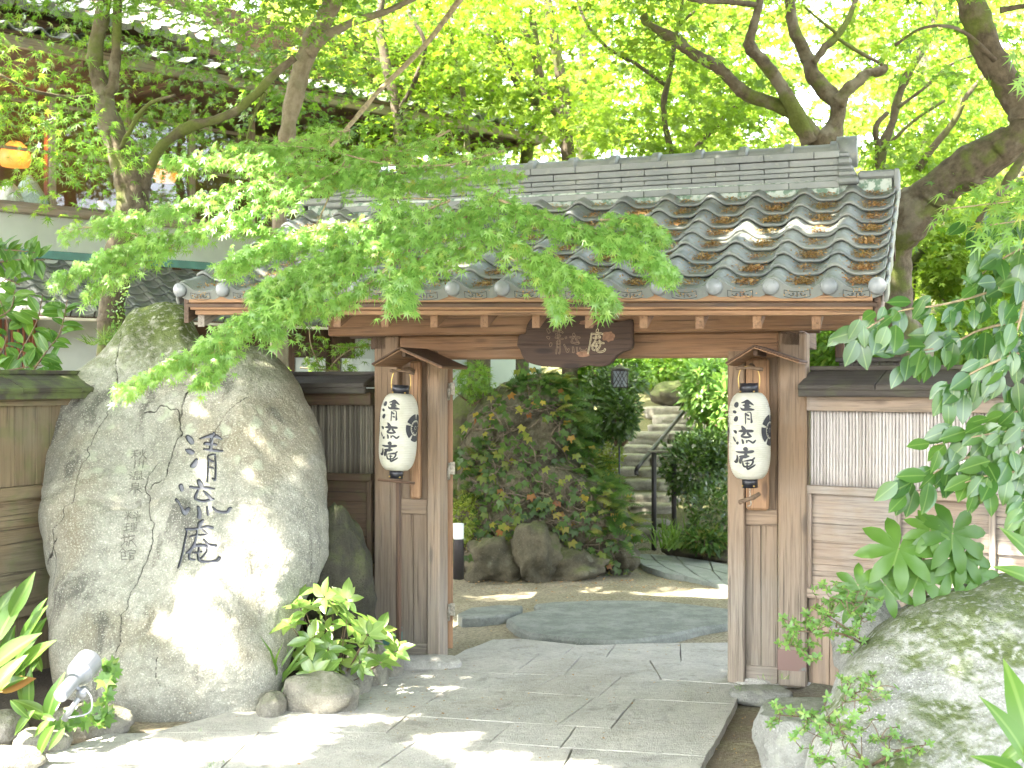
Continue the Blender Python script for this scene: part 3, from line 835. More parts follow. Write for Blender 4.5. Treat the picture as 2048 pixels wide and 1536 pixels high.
# ---- right side
gbox('post', 1556, 1613, 664, 0, 0.0, 0.18, M_wood_post, z0=0.0, grain=2, ch=0.01)
gbox('plank', 1490, 1556, 664, 1020, 0.06, 0.08, M_wood_post, grain=2)
gbox('cross_rail', 1491, 1555, 1019, 1051, 0.035, 0.07, M_wood_post, grain=0)
gbox('plank', 1491, 1522, 1051, 1334, 0.055, 0.075, M_wood_post, grain=2)
gbox('plank', 1523, 1555, 1051, 1334, 0.055, 0.075, M_wood_post, grain=2)
gbox('cross_rail', 1491, 1555, 1333, 1366, 0.035, 0.07, M_wood_post, grain=0)
gbox('jamb', 1455, 1489, 700, 0, 0.0, 0.14, M_wood_post, z0=0.0, grain=2, ch=0.006)
gbox('backing_board', 1491, 1537, 716, 1021, -0.012, 0.035, M_wood_fascia, grain=2, ch=0.014, label='orange brown bark-edged board fixed upright behind the lantern')
gbox('copper_sheet', 1555, 1613, 1300, 1342, -0.004, 0.19, M_copper_red, ch=0.001, label='reddish copper sheet round the foot of the right post')
# ---- lintel, purlins
gbox('lintel', 798, 1557, 667, 717, 0.0, 0.13, M_wood_up, grain=0, ch=0.012)
gbox('purlin', 655, 1722, 621, 666, -0.16, -0.02, M_wood_up, grain=0, ch=0.01)
gbox('tie_board', 700, 1640, 640, 672, 0.3, 0.34, M_wood_dark, grain=0)
# ---- open door leaf, seen edge on, folded back
uH = GATE.u(899, 0.14)
hp = GATE.world(uH, 0.15, 0)
dr = unit(np.array([-0.055, 1.0]))                     # swings back along the line of sight
door = bpy.data.objects.new('door', None); COL.objects.link(door)
door.parent = gate
ang_w = atan2(dr[1], dr[0])
door.matrix_local = GATE.M.inverted() @ Matrix.Translation((hp[0] + 0.012, hp[1] + 0.02, 0.045)) @ Matrix.Rotation(ang_w, 4, 'Z')
for i in range(4):
    MB().box(0.07 + i * 0.155, 0.07 + (i + 1) * 0.155 - 0.004, 0.004, 0.022, 0.08, 1.6, grain=2).build('door_plank', M_wood_post, door)
MB().box(0, 0.07, -0.004, 0.03, 0.0, 1.70, grain=2, ch=0.004).build('door_stile', M_wood_up, door)
MB().box(0.69, 0.76, -0.004, 0.03, 0.0, 1.70, grain=2).build('door_stile', M_wood_up, door)
for z_ in (0.0, 0.85, 1.61): MB().box(0.07, 0.69, -0.002, 0.028, z_, z_ + 0.085, grain=0).build('door_rail', M_wood_post, door)
for py_h in (783, 942, 1224):
    z_ = GATE.z(uH, 0.14, py_h)
    mb = MB()
    mb.box(uH - 0.03, uH - 0.002, 0.128, 0.137, z_ - 0.055, z_ + 0.02)
    mb.box(uH + 0.006, uH + 0.036, 0.133, 0.142, z_ - 0.02, z_ + 0.055)
    mb.tube([(uH + 0.002, 0.128, z_ - 0.05), (uH + 0.002, 0.128, z_ + 0.05)], 0.007, 8)
    mb.build('hinge', M_steel, gate)

# ---- roof
UL, UR = GATE.u(357, -0.7), GATE.u(1767, -0.7)
NC = 14
WT = (UR - UL) / NC
V0, RUN, NR = -0.70, 1.65, 8
def zeave(u): return 2.185 + (2.115 - 2.185) * (u - UL) / (UR - UL)
ZR = 2.845
def roofpt(u, s):
    sag = -0.03 * 4 * s * (1 - s) * 0.6
    return np.array([u, V0 + RUN * s, zeave(u) * (1 - s) + ZR * s + sag])
mb = MB()
for k in range(6):
    a, b = roofpt(UL + 0.05, k / 6), roofpt(UR - 0.03, k / 6)
    c_, d_ = roofpt(UR - 0.03, (k + 1) / 6), roofpt(UL + 0.05, (k + 1) / 6)
    dz = np.array([0, 0, -0.075]); th = np.array([0, 0, -0.018])
    mb.add([a + dz, b + dz, c_ + dz, d_ + dz, a + dz + th, b + dz + th, c_ + dz + th, d_ + dz + th], [[0, 1, 2, 3], [7, 6, 5, 4], [0, 4, 5, 1], [2, 6, 7, 3], [1, 5, 6, 2], [3, 7, 4, 0]], [(q[0], q[1], q[2]) for q in (a, b, c_, d_, a, b, c_, d_)])
# rear slope boards down to the back eave
e0, e1 = roofpt(UL + 0.05, 1), roofpt(UR - 0.03, 1)
r0, r1 = e0 + np.array([0, 0.75, -0.33]), e1 + np.array([0, 0.75, -0.33])
th = np.array([0, 0, -0.06])
mb.add([e0, e1, r1, r0, e0 + th, e1 + th, r1 + th, r0 + th], [[0, 1, 2, 3], [7, 6, 5, 4], [0, 4, 5, 1], [2, 6, 7, 3], [1, 5, 6, 2], [3, 7, 4, 0]])
roof = mb.build('roof', M_wood_dark, gate)

def prof(x):      # wave of one tile, x in 0..1 across, crest near 0.12
    a = 2 * pi * (x - 0.13)
    return 0.026 * cos(a) + 0.009 * cos(2 * a) + 0.003
RL = sqrt(RUN ** 2 + (ZR - 2.15) ** 2) / NR
def tile_mesh(name, front=False, left=False, right=False):
    nxt, V, F, MI = 13, [], [], []
    w = WT
    ys = [0.0, 0.012, 0.1, RL + 0.035]
    x0, x1 = -0.02, 1.0
    for (dz, flip) in ((0, 0), (-0.019, 1)):
        for j, y in enumerate(ys):
            for i in range(nxt):
                x = x0 + (x1 - x0) * i / (nxt - 1)
                z = prof(x) + dz
                if flip == 0 and j == 0: z -= 0.006
                if x < 0.03: z += 0.004
                z += -0.024 * (y / RL) + 0.022
                V.append((x * w, y, z))
    n2 = len(ys) * nxt
    for j in range(len(ys) - 1):
        for i in range(nxt - 1):
            a = j * nxt + i
            F.append([a, a + 1, a + nxt + 1, a + nxt]); MI.append(0)
            F.append([n2 + a, n2 + a + nxt, n2 + a + nxt + 1, n2 + a + 1]); MI.append(0)
    for i in range(nxt - 1):
        F.append([i, n2 + i, n2 + i + 1, i + 1]); MI.append(0)
    for j in range(len(ys) - 1):
        a, b = j * nxt, j * nxt + nxt - 1
        F.append([a, a + nxt, n2 + a + nxt, n2 + a]); MI.append(0)
        F.append([b, n2 + b, n2 + b + nxt, b + nxt]); MI.append(0)
    smooth_n = len(F)
    if front:     # hanging apron with its engraved panel
        m = len(V)
        nn = 13
        for yy in (-0.004, -0.02):
            for i in range(nn):
                x = 0.06 + (0.99 - 0.06) * i / (nn - 1)
                V.append((x * w, yy, prof(x) + 0.018))
            for i in range(nn):
                f_ = i / (nn - 1)
                x = 0.06 + (0.99 - 0.06) * f_
                V.append((x * w, yy - 0.004, -0.012 - 0.048 * sin(pi * (0.1 + 0.8 * f_)) ** 0.8))
        for i in range(nn - 1):
            F.append([m + 2 * nn + i, m + 3 * nn + i, m + 3 * nn + i + 1, m + 2 * nn + i + 1]); MI.append(0)
            F.append([m + i, m + i + 1, m + nn + i + 1, m + nn + i]); MI.append(0)
            F.append([m + nn + i, m + nn + i + 1, m + 3 * nn + i + 1, m + 3 * nn + i]); MI.append(0)
            F.append([m + i, m + 2 * nn + i, m + 2 * nn + i + 1, m + i + 1]); MI.append(0)
        def strip(pts, hw, mi=1):
            P = np.array(pts)
            for a_, b_ in zip(P[:-1], P[1:]):
                d = unit(b_ - a_); nn_ = np.array([-d[1], d[0]]) * hw
                m_ = len(V)
                for q in (a_ - nn_, b_ - nn_, b_ + nn_, a_ + nn_): V.append((q[0], -0.0265 - 0.0, q[1]))
                F.append([m_, m_ + 1, m_ + 2, m_ + 3]); MI.append(mi)
        cx, zz = 0.55 * w, -0.022
        cw, chh = 0.062, 0.017
        bow = lambda x: -0.010 * (1 - ((x - cx) / cw) ** 2)
        tp = [(x, zz + chh + bow(x)) for x in np.linspace(cx - cw, cx + cw, 7)]
        bt = [(x, zz - chh + bow(x)) for x in np.linspace(cx - cw, cx + cw, 7)]
        strip(tp, 0.0014); strip(bt, 0.0014); strip([tp[0], bt[0]], 0.0014); strip([tp[-1], bt[-1]], 0.0014)
        for sg in (-1, 1):
            sp = [(cx + sg * (0.012 + 0.030 * f_ + 0.010 * cos(f_ * 9) * (1 - f_)), zz - 0.008 + 0.010 * sin(f_ * 9) * (1.1 - f_)) for f_ in np.linspace(0, 1, 12)]
            strip(sp, 0.0016)
        strip([(cx, zz - 0.02), (cx, zz + 0.004)], 0.0018)
    sm = [True] * smooth_n + [False] * (len(F) - smooth_n)
    V = np.array(V)
    return np_mesh(name, V, F, [M_tile, M_tile_dark], gc=V, tint=np.zeros(len(V)), smooth=sm, midx=MI)
tm, tmf = tile_mesh('roof_tile'), tile_mesh('eave_tile', True)
def roof_matrix(u, s, jit=1.0):
    p = roofpt(u, s); q = roofpt(u, s + 0.05); r = roofpt(u + 0.2, s)
    Y = unit(q - p); X = unit(r - p); Z = np.cross(X, Y)
    M = Matrix(((X[0], Y[0], Z[0], p[0]), (X[1], Y[1], Z[1], p[1]), (X[2], Y[2], Z[2], p[2]), (0, 0, 0, 1)))
    return M @ Matrix.Translation((random.uniform(-.002, .002) * jit, random.uniform(-.003, .003) * jit, random.uniform(0, .003) * jit)) @ Matrix.Rotation(random.uniform(-.006, .006) * jit, 4, 'Z') @ Matrix.Rotation(random.uniform(-.008, .008) * jit, 4, 'Y')
for r in range(NR):
    for cI in range(NC):
        link('eave_tile' if r == 0 else 'roof_tile', tmf if r == 0 else tm, roof, roof_matrix(UL + cI * WT, r / NR))
# domed round end caps on the crests
mb = MB()
pr = [(0.0001, -0.017), (0.018, -0.0155), (0.034, -0.010), (0.042, 0.0), (0.043, 0.014), (0.038, 0.016), (0.036, 0.05)]
mb.lathe(pr, 24)
capme = mb.build('end_cap', M_tile_cap, roof)
ci = 0
for k in range(NC + 1):
    u = UL + k * WT + (0.025 if k < NC else -0.028)
    p_ = roofpt(u, 0) + np.array([0, -0.03, 0.006])
    M = Matrix.Translation(p_) @ Matrix.Rotation(radians(-90), 4, 'X') @ Matrix.Rotation(random.uniform(0, 6), 4, 'Z')
    o = capme if k == 0 else link('end_cap', capme.data, roof)
    o.matrix_local = M
# right verge tiles: side skirts stepping down the gable edge
vm = MB()
vm.obox((0, 0, -0.08), (0.018, 0, 0), (0, RL + 0.015, -0.03), (0, 0, 0.098), ch=0.009)
vo = None
for side, uu in ((1, UR + 0.0), (-1, UL - 0.03)):
    for r in range(NR):
        if vo is None: vo = vm.build('verge_tile', M_tile, roof); o = vo
        else: o = link('verge_tile', vo.data, roof)
        o.matrix_local = roof_matrix(uu, r / NR)
# ridge
u0r, u1r = GATE.u(700, 0.95), GATE.u(1682, 0.95)
VRG = 0.95
mb = MB().box(u0r, u1r, VRG - 0.115, VRG + 0.11, ZR - 0.08, ZR + 0.03)
mb.build('ridge_plaster', M_ridge_plaster, roof)
MB().box(u1r, UR - 0.02, VRG - 0.09, VRG + 0.1, ZR - 0.08, ZR + 0.035).build('ridge_plaster', M_ridge_plaster, roof)
MB().box(UL + 0.02, u0r, VRG - 0.09, VRG + 0.1, ZR - 0.08, ZR + 0.035).build('ridge_plaster', M_ridge_plaster, roof)
lay = [(0.125, 0.044, 0), (0.107, 0.031, 1), (0.112, 0.031, 0), (0.107, 0.031, 1), (0.112, 0.042, 0), (0.128, 0.046, 1)]
nts, lw_ = 11, (u1r - u0r) / 11
z_ = ZR - 0.032
rise = lambda u: 0.018 * (u - u0r) / (u1r - u0r)
for (hw, h_, off) in lay:
    edges = [u0r] + [u0r + lw_ * (k + 0.5 * off) for k in range(1 - off, nts)] + [u1r]
    edges = sorted(set(round(e, 4) for e in edges if u0r <= e <= u1r))
    for a, b in zip(edges[:-1], edges[1:]):
        if b - a < 0.03: continue
        j = random.uniform(-.002, .002)
        MB().obox((a + 0.0015, VRG - hw + j, z_ + rise(a)), (b - a - 0.003, 0, rise(b) - rise(a)), (0, 2 * hw, 0), (0, 0, h_ - 0.003), ch=0.003).build('ridge_tile', M_tile_ridge, roof)
    z_ += h_
# half round top course with collars
nt2 = 12
lw2 = (u1r - u0r) / nt2
def halfround(R, L_, collar):
    mb = MB(); n = 10
    def ring(x, r): return [(x, -r * cos(pi * k / n), r * 0.62 * sin(pi * k / n)) for k in range(n + 1)]
    segs = [(0, R), (L_ - (0.055 if collar else 0), R)]
    if collar: segs += [(L_ - 0.055, R + 0.026), (L_ - 0.012, R + 0.03), (L_, R + 0.002)]
    V, F = [], []
    for (x, r) in segs: V += ring(x, r)
    for i in range(len(segs) - 1):
        for k in range(n): F.append([i * (n + 1) + k, (i + 1) * (n + 1) + k, (i + 1) * (n + 1) + k + 1, i * (n + 1) + k + 1])
    F.append(list(range(n + 1))[::-1]); F.append([(len(segs) - 1) * (n + 1) + k for k in range(n + 1)])
    mb.add(V, [f[::-1] for f in F], None, 0, False)
    return mb
proto = None
for k in range(nt2):
    if proto is None: proto = halfround(0.088, lw2 - 0.002, True).build('ridge_cap_tile', M_tile_ridge, roof); o = proto
    else: o = link('ridge_cap_tile', proto.data, roof)
    o.matrix_local = Matrix.Translation((u0r + k * lw2, VRG, z_ + rise(u0r + k * lw2) + random.uniform(0, 0.003)))
ztop = z_
# end tiles of the ridge
for (uu, sg) in ((u1r, 1), (u0r, -1)):
    mb = MB()
    a, b = (uu - 0.012, uu + 0.085) if sg > 0 else (uu - 0.085, uu + 0.012)
    mb.tube([(a, VRG - 0.13, ztop + 0.022), (a, VRG + 0.13, ztop + 0.022)], 0.001, 4) if False else None
    mb.tube([(a - 0.01, VRG, ztop + 0.022), (b + 0.01, VRG, ztop + 0.022)], [0.095, 0.095], 18)
    for (z0_, z1_, e_, hw) in ((ZR + 0.0, ZR + 0.045, 0.028, 0.155), (ZR + 0.045, ZR + 0.085, 0.012, 0.14), (ZR + 0.085, ZR + 0.12, -0.006, 0.12), (ZR + 0.12, ZR + 0.165, -0.016, 0.135), (ZR + 0.165, ZR + 0.2, -0.03, 0.115)):
        x0_, x1_ = (a, b + e_) if sg > 0 else (a - e_, b)
        mb.obox((x0_, VRG - hw, z0_), (x1_ - x0_, 0, 0), (0, 2 * hw, 0), (0, 0, z1_ - z0_), ch=0.012)
    mb.build('ridge_end_tile', M_tile_ridge, roof)
    x0_, x1_ = (b + 0.02, UR + 0.02) if sg > 0 else (UL - 0.035, a - 0.02)
    mb = MB(); mb.obox((x0_, VRG - 0.115, ZR + 0.03), (x1_ - x0_, 0, 0), (0, 0.23, 0), (0, 0, 0.05), ch=0.012)
    ex = x1_ - 0.03 if sg > 0 else x0_
    mb.obox((ex, VRG - 0.12, ZR - 0.07), (0.032, 0, 0), (0, 0.24, 0), (0, 0, 0.155), ch=0.008)
    mb.build('end_ridge_tile', M_tile_ridge, roof)

# ---- eave boards, verge boards, rafters
def eboard(name, v0, v1, dz0, dz1, mat, ua=0.07, ub=0.05):
    a, b = UL + ua, UR - ub
    MB().obox((a, v0, zeave(a) + dz0), (b - a, 0, zeave(b) - zeave(a)), (0, v1 - v0, 0), (0, 0, dz1 - dz0), grain=0).build(name, mat, gate)
eboard('eave_board', -0.705, -0.60, -0.066, -0.022, M_wood_fascia)
eboard('eave_board', -0.690, -0.60, -0.106, -0.0685, M_wood_fascia)
eboard('eave_board', -0.670, -0.60, -0.134, -0.1085, M_wood_fascia, 0.09, 0.06)
for uu in (UL + 0.025, UR - 0.045):
    a = roofpt(uu, 0.01) + np.array([0, 0, -0.19]); b = roofpt(uu, 1.0) + np.array([0, 0, -0.19])
    MB().obox(a, (0.032, 0, 0), b - a, (0, 0, 0.14), grain=1).build('verge_board', M_wood_dark, gate)
ur0, ur1 = GATE.u(406, -0.62), GATE.u(1755, -0.62)
nraf = 14
for k in range(nraf):
    u = ur0 + (ur1 - ur0) * k / (nraf - 1)
    a = roofpt(u - 0.022, 0.035) + np.array([0, 0, -0.225]); b = roofpt(u - 0.022, 1.0) + np.array([0, 0, -0.19])
    MB().obox(a, (0.044, 0, 0), b - a, (0, 0, 0.082), grain=1).build('rafter', M_wood_up if 0 < k < nraf - 1 else M_wood_clap, gate)
gbox('ridge_beam', 760, 1640, 0, 0, 0.85, 0.98, M_wood_dark, grain=0, z0=2.50, z1=2.62)
for px_p in (770, 1585):
    gbox('roof_strut', px_p - 14, px_p + 14, 0, 0, 0.5, 0.6, M_wood_dark, grain=2, z0=1.7, z1=2.52)
    u = GATE.u(px_p, 0.1)
    MB().obox((u - 0.05, 0.0, 1.86), (0.1, 0, 0), (0, 0.95, 0.0), (0, 0, 0.1), grain=1).build('arm_beam', M_wood_dark, gate)
    MB().obox((u - 0.05, 0.86, 1.96), (0.1, 0, 0), (0, 0.09, 0), (0, 0, 0.56), grain=2).build('roof_strut', M_wood_dark, gate)

# ---- small gabled roofs over the lanterns
def little_roof(apex, le, re_, v0=-0.40):
    ua, ul_, ur_ = GATE.u(apex[0], v0), GATE.u(le[0], v0), GATE.u(re_[0], v0)
    za, zl, zr = GATE.z(ua, v0, apex[1]), GATE.z(ul_, v0, le[1]), GATE.z(ur_, v0, re_[1])
    hood = bpy.data.objects.new('lantern_roof', None); COL.objects.link(hood); hood.parent = gate
    for (u1_, z1_) in ((ul_, zl), (ur_, zr)):
        for (k, lift, mat) in ((0, 0.0, M_wood_up), (1, 0.011, M_bark_wood)):
            d = np.array([u1_ - ua, 0, z1_ - za])
            dd = d * (1.0 + 0.03 * k)
            mb = MB(); mb.obox((ua, v0 - 0.012 * k, za + lift), dd, (0, 0.40 + 0.012 * k, 0), (0, 0, 0.009), grain=1, ch=0.002)
            mb.build('hood_board', mat, hood)
    mb = MB(); mb.obox((ua - 0.012, v0 + 0.05, za - 0.035), (0.024, 0, 0), (0, 0.36, 0), (0, 0, 0.03), grain=1)
    mb.build('hood_ridge_pole', M_wood_dark, hood)
little_roof((800, 701), (746, 733), (884, 738))
little_roof((1508, 697), (1453, 731), (1597, 727))

# ---- fallen seeds and flower husks in the tile valleys
Ps, Ts, Ns, Ss = [], [], [], []
for k in range(NC):
    for r in range(NR):
        dens = random.choice([50, 100, 130, 170]) * (0.4 + 1.5 * (k / NC))
        if r == NR - 1: dens *= 0.3
        for _ in range(int(dens * 1.5)):
            s_ = (r + min(0.98, max(0.02, random.gauss(0.32, 0.24)))) / NR
            x = 0.60 + random.gauss(0, 0.13)
            p_ = roofpt(UL + (k + x) * WT, s_)
            fr = s_ * NR - r
            p_ = p_ + np.array([0, 0, prof(x) + 0.033 - 0.024 * fr + random.uniform(0, 0.006)])
            Ps.append(p_); Ts.append(rng.normal(0, 1, 3) * np.array([1, 1, 0.35])); Ns.append(np.array([0, -0.3, 1]) + rng.normal(0, 0.3, 3)); Ss.append(random.uniform(0.009, 0.019))
for k in range(NC):
    for _ in range(26):
        Ps.append(roofpt(UL + (k + 0.58 + random.gauss(0, 0.12)) * WT, 0) + np.array([0, -0.034, -0.025 + random.uniform(-0.02, 0.02)])); Ts.append(rng.normal(0, 1, 3)); Ns.append([0, -1, 0.4] + rng.normal(0, 0.3, 3)); Ss.append(random.uniform(0.006, 0.013))
scatter('fallen_seeds', T_small, Ps, Ts, Ns, Ss, L_seed, M=GATE.M, kind='stuff', label='brown fallen seeds and husks lying in the valleys of the gate roof tiles')

# ================================================================ signboard
SV = -0.195
so = [(110, 480), (125, 400), (160, 365), (230, 345), (255, 230), (320, 130), (420, 70), (560, 45), (760, 50), (900, 35), (1100, 60), (1330, 60), (1540, 172), (1700, 165), (1850, 148), (1852, 360), (1848, 575), (1700, 640), (1600, 715), (1540, 790), (1460, 840), (1330, 860), (1180, 842), (1050, 870), (900, 892), (700, 868), (480, 852), (330, 815), (240, 775), (180, 690), (150, 600), (108, 545)]
sg = [(1020 + x / 7.585, 620 + y / 7.585) for x, y in so]
sgU = []
for (x, y) in sg:
    u = GATE.u(x, SV); sgU.append((u, GATE.z(u, SV, y)))
sgU = smooth_path(np.array(sgU + [sgU[0]]), 3)[:-1]
cS = sgU.mean(0)
mb = MB(); n = len(sgU)
V, GCs = [], []
for (v_, k_) in ((SV + 0.045, 1.0), (SV + 0.004, 1.0), (SV, 0.972)):
    for q in sgU:
        w_ = cS + (q - cS) * k_
        V.append((w_[0], v_ + (0.0), w_[1])); GCs.append((w_[0], v_, w_[1]))
F = [[j * n + i, j * n + (i + 1) % n, (j + 1) * n + (i + 1) % n, (j + 1) * n + i] for j in (0, 1) for i in range(n)]
F += [[2 * n + i for i in range(n)], [i for i in range(n)][::-1]]
# orient: front must face -v
mb.add(V, F, GCs, 0, False)
signb = mb.build('signboard', M_sign_wood, None, M=GATE.M, label='dark brown free-edged wooden signboard with gold outlined characters under the eaves', cat='signboard')
bpy.context.view_layer.update()
def stroke_quads(pts, W_, n=5):
    """centre line with half widths -> outline strips; returns smoothed rows (x, y, w)"""
    return smooth_path(np.array(pts, float), n)
STONE = {
 'a': [[(105,100,18),(135,135,28),(160,175,24)], [(95,245,8),(130,262,22),(165,275,20)], [(205,360,18),(185,400,30),(160,410,20)],
  [(250,142,6),(320,138,14),(395,135,20),(440,150,16),(480,172,8)], [(398,105,8),(395,130,16)], [(385,135,18),(370,200,18),(362,275,16)], [(300,200,14),(330,205,14),(370,215,14),(425,228,10)], [(290,255,6),(350,272,12),(420,280,12),(485,285,7)],
  [(332,335,8),(335,420,7),(325,500,8),(318,570,9)], [(340,325,5),(370,320,8),(405,318,8)], [(408,320,8),(410,420,8),(405,520,9),(395,560,11),(375,545,5)], [(345,365,5),(365,380,10),(385,385,5)], [(350,440,5),(380,448,7)]],
 'b': [[(50,635,22),(58,665,18)], [(5,775,14),(35,815,10),(60,860,12),(90,905,24),(125,855,16)],
  [(228,565,20),(245,600,26),(262,630,14)], [(145,638,10),(220,638,14),(300,635,16),(390,648,8)], [(225,655,10),(190,705,12),(190,735,12),(260,750,14),(340,752,20),(370,745,14)], [(280,670,8),(320,705,14),(360,745,12)],
  [(215,820,14),(228,870,18),(228,930,20)], [(310,825,8),(315,870,12),(325,910,12)], [(375,840,8),(420,885,14),(470,895,14),(530,890,16),(555,855,20)]],
 'c': [[(265,975,18),(245,1010,26),(230,1045,12)], [(95,1065,10),(180,1070,12),(300,1055,12),(380,1075,14)], [(105,1080,8),(85,1180,10),(55,1320,11),(15,1460,10)], [(140,1148,7),(220,1140,8),(325,1140,7)], [(255,1070,8),(325,1135,6)], [(220,1080,10),(200,1190,12),(150,1260,12),(100,1305,10)], [(290,1190,6),(340,1240,12),(415,1252,12)],
  [(160,1240,8),(240,1235,12),(310,1250,12),(320,1290,10),(280,1350,10),(240,1385,8)], [(160,1250,8),(130,1310,10),(135,1370,12),(190,1390,10)], [(165,1300,6),(260,1300,7)], [(228,1260,10),(222,1340,12),(250,1405,13),(330,1420,14),(410,1400,14),(440,1360,16)]]}
# carved outlines on the board
for key, (cx_, cy_, sc_), mat, hw in (('a', (1110, 683, 0.085), M_gold_dim, 0.0010), ('b', (1151, 686, 0.085), M_gold_dim, 0.0012), ('c', (1193, 683, 0.082), M_gold, 0.0016)):
    arr = STONE[key]
    allp = np.array([q[:2] for s_ in arr for q in s_])
    cc = (allp.min(0) + allp.max(0)) / 2
    mb = MB()
    for s_ in arr:
        R = smooth_path(s_, 4)
        d = unit(np.gradient(R[:, :2], axis=0)); nn_ = np.stack([-d[:, 1], d[:, 0]], 1)
        w_ = np.maximum(R[:, 2:3], 12)
        loop = np.vstack([R[:, :2] + nn_ * w_, (R[:, :2] - nn_ * w_)[::-1]])
        loop = np.vstack([loop, loop[:1]])
        pts = []
        for q in loop:
            x = cx_ + (q[0] - cc[0]) * sc_; y = cy_ + (q[1] - cc[1]) * sc_ * 1.25
            u = GATE.u(x, SV - 0.001); pts.append(np.array([u, SV - 0.001, GATE.z(u, SV, y)]))
        for a_, b_ in zip(pts[:-1], pts[1:]):
            if np.linalg.norm(b_ - a_) < 1e-5: continue
            d_ = unit(b_ - a_); nn2 = np.array([-d_[2], 0, d_[0]]) * hw
            mb.add([a_ - nn2, b_ - nn2, b_ + nn2, a_ + nn2], [[0, 1, 2, 3]])
    o = mb.build('character', mat, signb, label={'a': 'first character of the name, worn brown outline', 'b': 'middle character of the name, faint outline', 'c': 'last character of the name, clear gold outline'}[key])
# pale worn patches of the board where the bark has gone
for (x, y, rx, ry) in ((1217, 673, 13, 10), (1166, 708, 13, 7), (1180, 645, 22, 5)):
    pts = []
    for k in range(16):
        a_ = 2 * pi * k / 16; rr = 1 + random.uniform(-0.15, 0.15)
        u = GATE.u(x + rx * rr * cos(a_), SV); pts.append((u, SV - 0.0006, GATE.z(u, SV, y + ry * rr * sin(a_))))
    MB().add(pts, [list(range(16))]).build('worn_patch', plain('worn_sign_wood', (0.21, 0.11, 0.06), 0.7, var=0.3, scale=40), signb)

# ================================================================ lanterns
LAN = [[(165,175,20),(185,205,38),(205,250,26)], [(140,320,8),(165,335,22),(200,352,16)], [(225,420,16),(205,450,28),(185,495,28)], [(280,180,6),(340,165,14),(400,150,24),(460,175,18),(530,218,10)], [(400,140,20),(400,200,40),(400,280,40)], [(315,218,10),(400,230,14),(475,248,8)], [(275,260,6),(320,295,16),(420,290,22),(540,300,10)],
 [(370,350,10),(375,420,9),(375,550,8)], [(370,360,10),(400,385,14),(440,405,10)], [(395,345,4),(440,340,6),(475,360,8),(480,450,10),(485,510,16),(465,525,5)], [(405,455,10),(455,465,12)],
 [(150,665,6),(185,685,22),(200,715,12)], [(140,775,6),(165,825,12),(185,860,10)], [(235,860,10),(210,895,26)], [(300,580,10),(330,620,24),(370,670,24)], [(245,675,10),(330,670,22),(420,670,20),(515,672,20)], [(370,700,22),(320,735,16),(300,765,14),(380,780,16),(485,770,10)], [(400,700,18),(450,745,16),(485,770,8)], [(300,815,8),(320,850,16),(325,895,14)], [(385,830,8),(395,880,12)], [(390,860,6),(420,835,10),(460,850,12),(510,875,14),(560,830,12)],
 [(330,990,20),(375,985,30),(385,1020,20)], [(190,1035,8),(280,1045,16),(400,1040,20),(520,1025,22)], [(210,1090,8),(215,1150,16),(190,1210,22),(150,1205,10)], [(375,1050,20),(370,1100,26),(350,1130,30)], [(250,1120,12),(340,1120,24),(440,1110,10)], [(310,1120,20),(275,1180,24),(262,1240,18)], [(540,1135,12),(500,1170,12),(440,1170,6)],
 [(310,1195,10),(330,1290,14),(440,1285,10),(500,1230,14),(490,1180,14),(330,1200,10)], [(360,1235,8),(440,1235,8)], [(400,1210,8),(395,1330,16),(470,1310,14),(555,1260,10)]]
